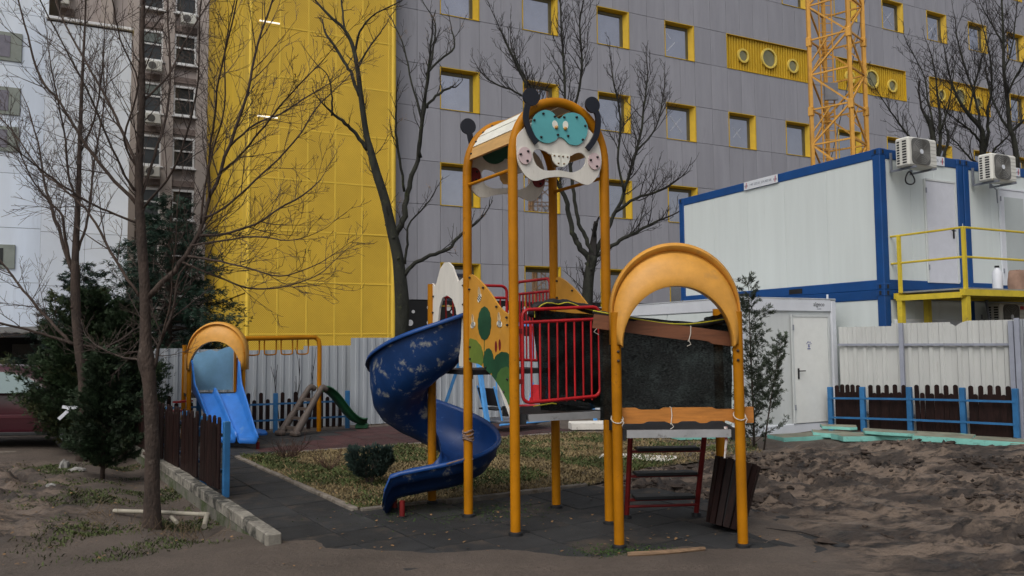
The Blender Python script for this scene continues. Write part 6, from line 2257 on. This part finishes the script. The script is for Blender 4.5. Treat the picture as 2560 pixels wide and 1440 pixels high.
# monkey bars
mb_pts = [V(-5.0, 14.85, 1.86), V(-4.08, 15.94, 1.88), V(-3.98, 16.12, 1.88), V(-3.92, 16.14, 1.82), V(-3.90, 16.14, 1.70), V(-3.90, 16.14, 0)]
MB().tube(mb_pts, .045, 12).build('monkey_bar_frame', YEL, pu, smooth=True)
mbd = (V(-4.1, 15.94, 0) - V(-5.0, 14.85, 0)).normalized()
for k in range(4):
    c = V(-4.95, 14.92, 1.84) + mbd * (.12 + .37 * k)
    u = mbd * .13
    MB().tube(bez([c - u, c - u + V(0, 0, -.22), c - u * .75 + V(0, 0, -.285), c + u * .75 + V(0, 0, -.285), c + u + V(0, 0, -.22), c + u], 4), .014, 7).build('hand_loop', YEL, pu, smooth=True)

# ---------------------------------------------------------------- toddler slide
ts = thing('toddler_slide', 'small plastic slide with brown ladder and dark green chute', 'slide', (-4.0, 16.0, 0))
tb0, tt0 = V(-4.32, 15.35, 0), V(-3.92, 15.85, .86)
dirl = (tt0 - tb0)
side = V(.80, -.42, 0).normalized() * .19
for s in (-1, 1):
    pts = [tb0 + side * s, tb0.lerp(tt0, .5) + side * s * .9, tb0.lerp(tt0, .88) + side * s * .85, tt0 + side * s * .8 + V(.02, .05, .03), tt0 + side * s * .8 + V(.10, .12, -.02)]
    MB().tube(bez(pts, 4), [.075] * 4 + [.06] * 4 + [.055] * 4 + [.06] * 4 + [.05], 8).build('side_rail', PBRN, ts, smooth=True, auto=180)
    MB().box(tuple(tb0 + side * s + V(.02, -.02, .05)), (.14, .22, .10), rz=.9, bev=.03).build('foot', PBRN, ts)
for k in range(4):
    p = tb0.lerp(tt0, .17 + .2 * k)
    MB().bar(p - side, p + side, .09, .05).build('rung', PBRN, ts)
rows = []
c0, c1 = V(-3.82, 15.98, .80), V(-3.10, 16.62, .10)
sd_ = V(-.66, .75, 0).normalized() * .17
for i in range(17):
    t = i / 16
    z = .80 - .70 * sstep(-.05, 1.0, t) + .03 * math.sin(t * 6.28)
    p = c0.lerp(c1, t)
    rows.append([V(p.x, p.y, z) + sd_ * f + V(0, 0, h) for f, h in ((-1.1, .10), (-1, .12), (-.85, .02), (0, 0), (.85, .02), (1, .12), (1.1, .10))])
MB().grid(rows).build('chute', PGRN, ts, smooth=True, auto=180, solid=.02)
MB().box((-3.12, 16.6, .05), (.25, .2, .1), bev=.02).build('chute_foot', PGRN, ts)

# ---------------------------------------------------------------- garden swing seat
sw_ = thing('swing', 'light blue metal swing frame with facing seats behind the play tower', 'swing', (.3, 16.4, 0))
ap0, ap1 = V(-.78, 15.75, 2.12), V(1.35, 17.4, 2.12)
fts = [(ap0, V(-.46, 15.42, 0), LBLU), (ap0, V(-1.52, 15.75, 0), BLUPT), (ap1, V(1.78, 17.2, 0), LBLU), (ap1, V(.9, 17.9, 0), BLUPT)]
for a, b, m in fts:
    q = MB().bar(a, b, .085, .06).build('leg', m, sw_)
    MB().box((b.x, b.y, .01), (.16, .14, .02)).build('foot_plate', LBLU, q)
MB().bar(ap0, ap1, .08).build('top_beam', LBLU, sw_)
dS = (ap1 - ap0).normalized()
nS = V(-dS.y, dS.x, 0)
cS = (ap0 + ap1) / 2
cS = V(cS.x - .25, cS.y - .45, 0)
MB().box((cS.x, cS.y, .22), (1.15, .62, .03), rz=math.atan2(dS.y, dS.x)).build('floor_plate', GREYST, sw_)
for s, m in ((-1, BLK), (1, REDP)):
    c = cS + dS * (.52 * s)
    for w in (-.28, .28):
        MB().tube(bez([c + nS * w + V(0, 0, .2), c + nS * w + dS * (.06 * s) + V(0, 0, .45), c + nS * w + dS * (.20 * s) + V(0, 0, .9)], 4), .02, 8).build('seat_frame', LBLU, sw_, smooth=True)
    MB().box(tuple(c - dS * (.02 * s) + V(0, 0, .45)), (.36, .56, .03), rz=math.atan2(dS.y, dS.x)).build('seat', m, sw_)
    MB().bar(c + dS * (.08 * s) + V(0, 0, .52), c + dS * (.19 * s) + V(0, 0, .86), .56, .03, up=tuple(dS)).build('backrest', m, sw_)
    MB().bar(c + nS * .25 + dS * (.1 * s) + V(0, 0, .6), cS + nS * .25 + dS * (.7 * s) + V(0, 0, 2.1), .025).build('hanger', LBLU, sw_)
    MB().bar(c - nS * .25 + dS * (.1 * s) + V(0, 0, .6), cS - nS * .25 + dS * (.7 * s) + V(0, 0, 2.1), .025).build('hanger', LBLU, sw_)
for w in (-.33, .33):
    MB().tube([cS - dS * .62 + nS * w + V(0, 0, .16), cS + dS * .62 + nS * w + V(0, 0, .16), cS + dS * .7 + nS * w + V(0, 0, .36)], .022, 8).build('floor_tube', LBLU, sw_, smooth=True)
# ---------------------------------------------------------------- low wall and picket fences
lw = thing('low_wall', 'low weathered concrete retaining wall along the rubber path', 'wall', W0)
L = (W1 - W0).length
n = 9
ang = math.atan2(WD.y, WD.x)
for k in range(n):
    p = W0 + WD * (L * (k + .5) / n) + WN * .06
    MB().box((p.x, p.y, .05 + rng.uniform(-.004, .004)), (L / n - .003, .125 + rng.uniform(0, .006), .12), rz=ang + rng.uniform(-.006, .006), bev=.012).build('coping_block', CONC, lw)
p = W0 + WD * (L * .51) + WN * .06
MB().box((p.x, p.y, -.16), (L * .97, .12, .31), rz=ang).build('footing', CONCM, lw)


def picket_mesh(w, h, t=.02, m=None):
    r_ = w / 2
    poly = [(-r_, 0), (r_, 0), (r_, h - r_)] + [(r_ * math.cos(a), h - r_ + r_ * math.sin(a)) for a in np.linspace(.3, 2.84, 5)] + [(-r_, h - r_)]
    return MB().prism(poly, (0, 0, 0), (1, 0, 0), (0, 0, 1), t).mesh('picket', m or PICK)


def picket_fence(name, label, pts, hs, nper, w, side, ph, zoff=.06, rails=(.22, .62), rail_side=None, pw=.07, gapped=False, rail_w=.03, post_m=None):
    """pts: post positions; side: offset of pickets from the post line; pickets alternate heights hs"""
    root = thing(name, label, 'fence', pts[0])
    pmx = {h: picket_mesh(w, h) for h in hs}
    post_m = post_m or BLUPT
    for i, p in enumerate(pts):
        d = (pts[min(i + 1, len(pts) - 1)] - pts[max(i - 1, 0)]).normalized()
        MB().box((p.x, p.y, p.z + ph / 2 - .03), (pw, pw, ph), rz=math.atan2(d.y, d.x), bev=.006).build('post', post_m, root)
    for a, b in zip(pts[:-1], pts[1:]):
        d = (b - a)
        Lh = Vector((d.x, d.y, 0)).length
        dd = Vector((d.x, d.y, 0)).normalized()
        nn = V(-dd.y, dd.x, 0)
        for z in rails:
            MB().bar(a + nn * (rail_side or 0) + V(0, 0, z), b + nn * (rail_side or 0) + V(0, 0, z), rail_w, .035).build('rail', post_m, root)
        m0 = pw * .9
        for k in range(nper):
            f = (m0 + (Lh - 2 * m0) * (k + .5) / nper) / Lh
            q = a.lerp(b, f) + nn * side
            h = hs[(k + 1) % len(hs)] if len(hs) > 1 else hs[0]
            inst('picket', pmx[h], root, (q.x - root.location.x, q.y - root.location.y, q.z + zoff - root.location.z + rng.uniform(-.008, .008)), (rng.uniform(-.012, .012), rng.uniform(-.012, .012), math.atan2(dd.y, dd.x)))
    return root


fp = [V(-3.29, 9.235, .05).lerp(V(-6.70, 14.05, .02), i / 6) for i in range(7)]
picket_fence('picket_fence', 'dark brown picket fence with blue posts on the low wall', fp, (.74, .82), 8, .098, .055, .86, zoff=.06, rails=(.25, .66), rail_side=-.0)
bp_ = [V(-7.35, 14.85, 0), V(-6.05, 15.45, 0), V(-4.75, 16.05, 0), V(-3.45, 16.72, 0)]
picket_fence('picket_fence', 'dark picket fence with blue rails behind the toddler slide', bp_, (.62, .76), 10, .075, .05, .80, zoff=.03, rails=(.24, .56), rail_side=-.03, pw=.085)
fr_pts = [PK[0] - pd * .62] + PK
for p in fr_pts:
    p.z = max(hground(p.x, p.y) - .02, 0)
picket_fence('picket_fence', 'dark picket fence with blue posts and rails beyond the mud', fr_pts, (.70, .84), 9, .074, .06, .86, zoff=.03, rails=(.26, .62), rail_side=-.035, pw=.085)

# ---------------------------------------------------------------- foam boards by the fence
def slab(name, label, cat, c, size, rz, tilt=(0, 0), m1=None, m2=None, group=None, seed=0):
    """broken insulation board: slightly irregular outline, clean sides, soiled top"""
    rr = random.Random(seed)
    w, d, t = size
    pts = []
    for fx, fy in ((-.5, -.5), (-.17, -.5), (.2, -.5), (.5, -.5), (.5, 0), (.5, .5), (.1, .5), (-.5, .5), (-.5, .1)):
        pts.append((fx * w + rr.uniform(-.035, .035), fy * d + rr.uniform(-.035, .035)))
    n = len(pts)
    b = MB()
    b.cur = 1
    b.add([(x, y, t) for x, y in pts], [tuple(range(n))])
    b.cur = 0
    ex = .006
    b.add([(x, y, 0) for x, y in pts] + [(x * 1.004, y * 1.004, t * .5) for x, y in pts] + [(x, y, t) for x, y in pts], [(i + n * k, (i + 1) % n + n * k, (i + 1) % n + n * (k + 1), i + n * (k + 1)) for k in (0, 1) for i in range(n)] + [tuple(range(n - 1, -1, -1))])
    z = hground(c[0], c[1]) + c[2]
    o = b.build(name, [m1 or FOAM, m2 or FOAMT])
    o.location = (c[0], c[1], z)
    o.rotation_euler = (tilt[0], tilt[1], rz)
    return tag(o, label, cat, group)


fbase = math.atan2(pd.y, pd.x)
off = -pn
bd = [
    (V(5.10, 14.28, .0), (.95, .55, .075), 0.25, 'turquoise foam board lying nearest the cabin door', 1),
    (V(5.78, 14.25, .0), (.95, .60, .075), -.35, 'turquoise foam board with muddy top just right of the cabin corner', 2),
    (V(5.95, 14.68, .09), (.62, .35, .05), -.15, 'small turquoise foam offcut lying on top beside the cabin corner', 3),
    (V(5.88, 13.72, .0), (.70, .40, .085), .05, 'bright turquoise foam piece jutting out towards the mud', 4),
    (V(6.50, 13.66, .0), (.95, .55, .08), -.55, 'long turquoise foam board below the first blue fence post', 5),
    (V(6.42, 13.60, .085), (.90, .48, .05), -.45, 'thin turquoise foam sheet stacked on the long board', 6),
    (V(7.02, 13.06, .0), (.85, .58, .085), -.62, 'turquoise foam board with torn corner near the fence middle', 7),
    (V(7.52, 12.72, .0), (.90, .66, .085), -.5, 'brown topped foam board before the third blue fence post', 8),
    (V(8.10, 12.28, .0), (.90, .66, .085), -.5, 'brown topped foam board at the right edge of the picture', 9),
]
for c, s, rz, lab, sd_k in bd:
    slab('foam_board', lab, 'foam board', c, s, rz, (rng.uniform(-.03, .03), rng.uniform(-.03, .03)), group='insulation boards along the right fence', seed=sd_k)
slab('foam_board', 'pale turquoise foam board on the grass seen under the arch deck', 'foam board', V(2.75, 14.85, .02), (1.05, .5, .06), .25, seed=11, m2=FOAM)
slab('foam_board', 'turquoise foam board stack edge beside the conifer', 'foam board', V(3.35, 14.35, .02), (1.05, .5, .11), .2, seed=12, m2=FOAM)
slab('foam_board', 'dirty white foam block on the rubber beyond the red railing', 'foam board', V(1.62, 16.15, .02), (.95, .55, .12), .1, seed=13, m1=STYR, m2=STYR)
slab('foam_board', 'flat dirty white board on the lawn behind the ladder', 'board', V(1.92, 12.15, .01), (1.15, .5, .025), -.2, (.02, .03), seed=14, m1=STYR, m2=STYR)
slab('plastic_strip', 'narrow white strip lying by the foot of the toddler slide', 'strip', V(-3.05, 16.3, .0), (.8, .08, .02), .05, seed=15, m1=CWT, m2=CWT)
bag2 = MB()
rows = []
for k, (z, s) in enumerate(((0, 1), (.04, 1.05), (.09, .8), (.12, .3))):
    rows.append([(-5.02 + math.cos(a) * .26 * s * (1 + .25 * noise.noise(V(math.cos(a) * 2, math.sin(a) * 2, k))), 15.55 + math.sin(a) * .13 * s, z + .02 * noise.noise(V(math.cos(a) * 3, math.sin(a) * 3, k + 3.0))) for a in np.linspace(0, 6.283, 21)])
tag(bag2.grid(rows).build('plastic_sheet', BLUBR, smooth=True), 'crumpled blue plastic sheet on the ground before the back picket fence', 'plastic sheet')

# ---------------------------------------------------------------- left verge bits
pi_ = thing('white_pipe', 'old white plastic pipe lying by the bare tree with elbow', 'pipe', (-3.7, 8.45, 0))
zg = lambda x, y, k=.02: hground(x, y) + k
MB().tube([(-4.28, 8.66, zg(-4.28, 8.66, .035)), (-3.75, 8.50, .015), (-3.22, 8.30, .03)], .022, 10).build('pipe_run', PIPE, pi_, smooth=True)
MB().tube(bez([(-3.22, 8.30, .03), (-3.13, 8.27, .03), (-3.11, 8.20, .03), (-3.05, 7.98, -.02)], 4), .027, 10).build('elbow', PIPE, pi_, smooth=True)
MB().tube([(-3.52, 8.32, .0), (-3.38, 8.12, -.01)], .02, 8).build('broken_stub', PIPE, pi_)


def rock(name, label, c, s, seed):
    b = MB().ball((0, 0, 0), 1, 12, .8)
    b.v = [tuple(Vector(p) * (1 + .45 * noise.noise(Vector(p) * 1.6 + V(seed, 0, 0)))) for p in b.v]
    b.v = [(p[0] * s[0], p[1] * s[1], p[2] * s[2]) for p in b.v]
    o = b.build(name, STONE)
    o.location = (c[0], c[1], hground(c[0], c[1]) + s[2] * .4)
    return tag(o, label, 'stone')


rock('stone', 'pale upright stone in the soil before the dark thuja', (-6.55, 11.75), (.07, .07, .11), 1)
rock('stone', 'flat grey stone lying beside the pale stone', (-6.25, 11.55), (.12, .07, .045), 4)
rock('stone', 'small grey stone on the mud edge at the left', (-5.9, 10.3), (.06, .05, .035), 7)
stk = MB()
stk.tube(bez([(.93, 6.66, .022), (1.2, 6.68, .03), (1.42, 6.75, .028), (1.60, 6.82, .026)], 4), [.022, .024, .022, .023, .021, .022, .02, .022, .021, .02, .019, .02, .016], 7)
tag(stk.build('stick', STICK, smooth=True, auto=50), 'weathered wooden stick lying on the ground before the arch', 'stick')
stk = MB().tube([(2.35, 7.55, .02), (2.6, 7.35, .03), (2.75, 7.1, .02)], .006, 5)
tag(stk.build('twig', TWIGD), 'thin dark twig on the earth right of the arch post', 'twig')
cl = MB()
tcx, tcy, tcz = -6.86, 12.6, .79
cl.tube([(tcx + math.cos(a) * .085, tcy + math.sin(a) * .085, tcz + .006 * math.sin(a)) for a in np.linspace(0, 6.283, 17)], .022, 6, cap=False)
cl.bar((tcx - .05, tcy - .09, tcz), (tcx - .16, tcy - .1, tcz + .02), .012, .045)
cl.bar((tcx - .05, tcy - .09, tcz - .02), (tcx - .20, tcy - .12, tcz - .17), .012, .05)
tag(cl.build('cloth_strip', CWT), 'white cloth strip knotted round the slim trunk in the hedge', 'cloth strip')

# ---------------------------------------------------------------- parked car, mostly out of the picture
car = thing('parked_car', 'maroon hatchback parked beside the dark thujas at the left edge', 'car', (-9.1, 14.75, -.06), R(4), local=True)
# local x along the car, nose to +x hidden in the shrub
prof = [(-2.0, .30), (-2.05, .62), (-1.98, .92), (-1.75, 1.02), (-1.35, 1.40), (-.7, 1.47), (.15, 1.44), (.62, 1.32), (1.12, 1.0), (1.85, .88), (2.08, .68), (2.08, .34), (1.9, .26)]
sm_p = bez(prof, 3)
rows = []
for yv, k in ((-.84, .0), (-.86, .35), (-.80, .8), (-.62, 1.0), (0, 1.02), (.62, 1.0), (.80, .8), (.86, .35), (.84, 0)):
    row = []
    for x, z in sm_p:
        hi = max(0, (z - .95) / .5)
        yy = yv * (1 - .2 * hi)
        zz = .26 + (z - .26) * (.0 if k == 0 else k if z < 2 else 1)
        row.append((x, yy, zz))
    rows.append(row)
MB().grid(rows).build('body', MAROON, car, smooth=True, auto=60)
for s in (-1, 1):
    y = s * .80
    for P_ in ([(-1.32, 1.0), (-.42, 1.0), (-.42, 1.36), (-.7, 1.39), (-1.1, 1.34)], [(-.36, 1.0), (.98, 1.0), (.55, 1.26), (.15, 1.36), (-.36, 1.37)]):
        b = MB()
        b.add([(x, s * (.86 - .19 * max(0, (z - .95) / .5)) + s * .0, z) for x, z in P_], [tuple(range(len(P_)))])
        b.build('side_window', GLC, car, solid=.01)
    MB().box((-.1, s * .872, .60), (3.0, .02, .06), bev=.005).build('rub_strip', mat('maroon_trim', (.05, .006, .012), .5, .1), car)
    MB().box((0, s * .86, .30), (2.4, .04, .06), bev=.01).build('sill', BLK, car)
    MB().box((.75, s * .92, 1.02), (.16, .16, .12), bev=.03).build('mirror', MAROON, car)
    MB().box((-.25, s * .875, .86), (.18, .03, .03), bev=.006).build('door_handle', MAROON, car)
    for x in (-1.35, 1.35):
        w = MB().tube([(x, s * .68, .30), (x, s * .70, .30), (x, s * .86, .30), (x, s * .88, .30)], [.27, .30, .30, .27], 22).build('wheel', TYRE, car, smooth=True, auto=50)
        MB().cyl((x, s * .87, .30), (x, s * .885, .30), .19, 18).build('rim', GREYST, w)
    MB().box((2.02, s * .6, .68), (.12, .3, .13), bev=.03).build('headlight', FROST, car)
    MB().box((-2.02, s * .68, .82), (.08, .2, .22), bev=.03).build('tail_light', REDP, car)
b = MB().add([(1.12, -.62, 1.02), (1.12, .62, 1.02), (.66, .55, 1.31), (.66, -.55, 1.31)], [(0, 1, 2, 3)])
b.v = [(x + .03, y, z + .02) for x, y, z in b.v]
b.build('windscreen', GLC, car)
kst = MB().box((-9.2, 13.72, -.09), (2.6, .16, .1), rz=.05, bev=.015)
ko = kst.build('road_kerb', KERB)
ko['kind'] = 'structure'
ko['label'] = 'pale kerb line below the parked car'

# ---------------------------------------------------------------- trees
bare_tree('T1', 'bare_tree', 'young bare tree with brown trunk standing before the low wall', BARK1, TWIG, -.06, 11, .17, .95, 2, up=.10, rmin=.0024, tgap=.15, spread=(.45, 1.0), first=.16, wig=.22, rcap=.0052)
bare_tree('T0', 'bare_tree', 'slim bare tree growing out of the thujas at the left', BARK1, TWIG, -.08, 12, .16, .9, 2, up=.3, rmin=.003, tgap=.14, first=.2, wig=.25, rcap=.006)
bare_tree('T2', 'bare_tree', 'pruned mossy bare tree before the yellow stair tower', BARKG, TWIGD, 0, 13, .26, 1.0, 1, up=.35, rmin=.0048, rcap=.010, seedheads=60, tgap=.2, first=.45)
bare_tree('T3', 'bare_tree', 'forked mossy bare tree behind the face panel roof', BARKG, TWIGD, 0, 14, .15, 1.35, 2, up=.45, rmin=.0045, tgap=.2, first=.35)
bare_tree('T4', 'bare_tree', 'bare tree behind the first upper container and crane', BARKG, TWIGD, 0, 15, .17, 1.5, 2, up=.4, rmin=.005, tgap=.26, rcap=.009)
bare_tree('T5', 'bare_tree', 'bare tree behind the second upper container', BARKG, TWIGD, 0, 16, .16, 1.5, 2, up=.4, rmin=.005, tgap=.26, rcap=.009)
bare_tree('T6', 'bare_tree', 'bare tree with a bent stem at the upper right corner', BARKG, TWIGD, 0, 17, .16, 1.4, 2, up=.4, rmin=.005, tgap=.26, rcap=.009)
for k, (x, y, h) in enumerate(((-4.78, 16.5, 1.25), (-4.45, 16.6, 1.35), (-4.2, 16.6, 1.3))):
    rr = random.Random(k + 40)
    b = MB()
    grow(b, V(x, y, 0), V(.08 * (k - 1), 0, 1), h, .014, 1, rr, .4, .18, .5, 6, .006, (.3, .6))
    tag(b.build('sapling', TWIGD), ('single bare sapling by the hoarding behind the double slide', 'forked bare sapling by the hoarding in the middle', 'bare sapling by the hoarding nearest the toddler slide')[k], 'sapling')

# conifers and shrubs
conifer('conifer', 'tall dark conifer behind the slim bare trees', 'tree', (-7.85, 18.2), 1.75, 5.2, 0, FIRG, 230, .15, 21, power=.6, rise=.15, droop=.3, stem=.14, skirt=.02, per=8, step=.10, wide=.13)
conifer('conifer', 'smaller dark conifer before the white building', 'tree', (-9.6, 17.6), 1.35, 3.6, 0, FIRG, 140, .15, 22, power=.6, rise=.1, droop=.3, stem=.1, skirt=.04, per=8, step=.11, wide=.13)
conifer('thuja', 'broad brown green thuja beside the maroon car', 'shrub', (-7.36, 13.9), .92, 2.7, -.08, THUJ, 230, .10, 23, power=.45, rise=.55, droop=-.1, stem=.06, skirt=.0, per=8, step=.06, wide=.16, group='thujas along the verge')
conifer('thuja', 'dense thuja behind the knotted cloth strip', 'shrub', (-6.55, 13.55), .70, 2.45, -.08, THUJ, 190, .09, 24, power=.45, rise=.6, droop=-.1, stem=.05, skirt=.02, per=8, step=.06, wide=.16, group='thujas along the verge')
conifer('thuja', 'small dark thuja in front of the picket fence end', 'shrub', (-5.68, 11.15), .40, 1.72, -.08, mat('dark_thuja_green', (.016, .034, .013), .75, .5, 2.0, dirt=((.04, .05, .016), .38, 2.5)), 190, .075, 25, power=.5, rise=.6, droop=-.1, stem=.035, skirt=.07, per=8, step=.06, wide=.16, group='thujas along the verge')
conifer('cypress', 'straggly grey green cypress sapling beside the white cabin', 'shrub', (3.88, 13.0), .50, 2.75, .0, CYPR, 85, .085, 26, power=.5, rise=.75, droop=-.15, stem=.022, skirt=.03, per=8, step=.16, wide=.14, ragged=.55, along=.85)
conifer('cypress', 'side stem of the cypress leaning towards the cabin door', 'shrub', (4.02, 12.98), .30, 1.80, .0, CYPR, 48, .08, 27, power=.35, rise=.8, droop=-.2, stem=.016, skirt=.3, per=8, step=.15, wide=.14, ragged=.5, along=.8, lean=(.36, 0))


def ball_shrub(name, label, c, r, h, m, n, size, seed, stems=9):
    rr = random.Random(seed)
    z0 = .0
    root = thing(name, label, 'shrub', (c[0], c[1], z0))
    st_ = MB()
    for k in range(stems):
        a = rr.uniform(0, 6.28)
        q = r * rr.uniform(.3, .8)
        st_.tube([(c[0] + math.cos(a) * .02, c[1] + math.sin(a) * .02, z0 - .02), (c[0] + math.cos(a) * q * .5, c[1] + math.sin(a) * q * .5, z0 + h * .35), (c[0] + math.cos(a) * q, c[1] + math.sin(a) * q, z0 + h * .8)], [.012, .008, .003], 5)
    st_.build('stems', BARK1, root)

    def fn(rr):
        a = rr.uniform(0, 6.283)
        t = rr.random()
        rad = r * math.sin(min(1, .25 + t * .9) * math.pi * .62) * (.45 + .55 * rr.random() ** .5) * (1 + .2 * noise.noise(V(math.cos(a) * 2, math.sin(a) * 2, t * 3 + seed)))
        p = V(c[0] + math.cos(a) * rad, c[1] + math.sin(a) * rad, z0 + h * (.2 + .68 * t))
        return p, V(math.cos(a) * .6, math.sin(a) * .6, .9)
    fb_ = MB()
    sprays(fb_, rr, fn, n, size, per=9, wide=.2)
    fb_.build('crown', m, root)
    return root


ball_shrub('juniper', 'round blue green juniper bush on the lawn beside the slide', (-1.78, 10.0), .26, .50, JUNI, 900, .08, 31)


def dry_shrub(label, c, r, h, n, seed):
    rr = random.Random(seed)
    b = MB()
    for k in range(n):
        a = rr.uniform(0, 6.28)
        grow(b, V(c[0], c[1], -.01), V(math.cos(a) * r, math.sin(a) * r, h * rr.uniform(.6, 1.0)), h * rr.uniform(.7, 1.1), .006, 1, rr, .25, .3, .06, 5, .0035, (.4, 1.0))
    fb_ = MB()
    o = b.build('dry_shrub', DRYS)
    return tag(o, label, 'shrub')


dry_shrub('dry brown leafless shrub at the far edge of the lawn', (-3.44, 12.3), .5, .40, 24, 33)
dry_shrub('sparse reddish dry shrub in the middle of the lawn', (-2.58, 11.3), .4, .34, 9, 34)
ivy = MB()


def weeds():
    rr = random.Random(44)
    b = MB()
    for c in ((-3.66, 8.2, .5), (-4.3, 8.6, .4), (-3.2, 7.9, .3)):
        for _ in range(40):
            x, y = rr.gauss(c[0], c[2] * .5), rr.gauss(c[1], c[2] * .3)
            grow(b, V(x, y, hground(x, y)), V(rr.gauss(0, 1), rr.gauss(0, 1), 1.0), rr.uniform(.08, .22), .003, 0, rr, .1, .4, .2, 4, .0022)
    o = b.build('dry_weeds', mat('dry_stem', (.14, .10, .06), .9, .3, 10))
    tag(o, 'tangle of dry stems round the foot of the bare tree', 'weeds', kind='stuff')


weeds()


def clods():
    """loose lumps of turned mud, thickest along the rut edges"""
    rr = random.Random(77)
    b = MB()
    n = 0
    q0 = MB().ball((0, 0, 0), 1, 6, 1.0)
    while n < 2600:
        x, y = rr.uniform(.8, 8.3), rr.uniform(6.6, 13.0)
        if mudmask(x, y) < .4:
            continue
        su, sv = (x * math.cos(-.5) + y * math.sin(-.5)) * .5, (-x * math.sin(-.5) + y * math.cos(-.5)) * 1.3
        if rr.random() > .03 + sstep(.02, .25, nz(su * .8, sv, 1.0, 9.3)) * (.35 + .65 * sstep(6.8, 8.2, y)):
            continue
        s = rr.uniform(.010, .028) * (1.7 if rr.random() < .12 else 1)
        z = hground(x, y) + s * .15
        k = rr.uniform(0, 90)
        a = rr.gauss(-.45, .5)
        ca, sa = math.cos(a), math.sin(a)
        sx, sy, sz_ = s * rr.uniform(1.1, 2.4), s, s * rr.uniform(.5, .9)
        vs = []
        for p in q0.v:
            w = 1 + .75 * noise.noise(V(p[0] * 1.7 + k, p[1] * 1.7, p[2] * 1.7))
            px_, py_ = p[0] * sx * w, p[1] * sy * w
            vs.append((x + px_ * ca - py_ * sa, y + px_ * sa + py_ * ca, z + p[2] * sz_ * w))
        b.add(vs, q0.f)
        n += 1
    o = b.build('mud_clods', mat('mud_clod', (.042, .030, .023), .8, .5, 3, bump=.5))
    tag(o, 'loose lumps of churned mud', 'mud', kind='stuff')


clods()
for o in bpy.data.objects:
    if o.get('_world') is not None:
        del o['_world']
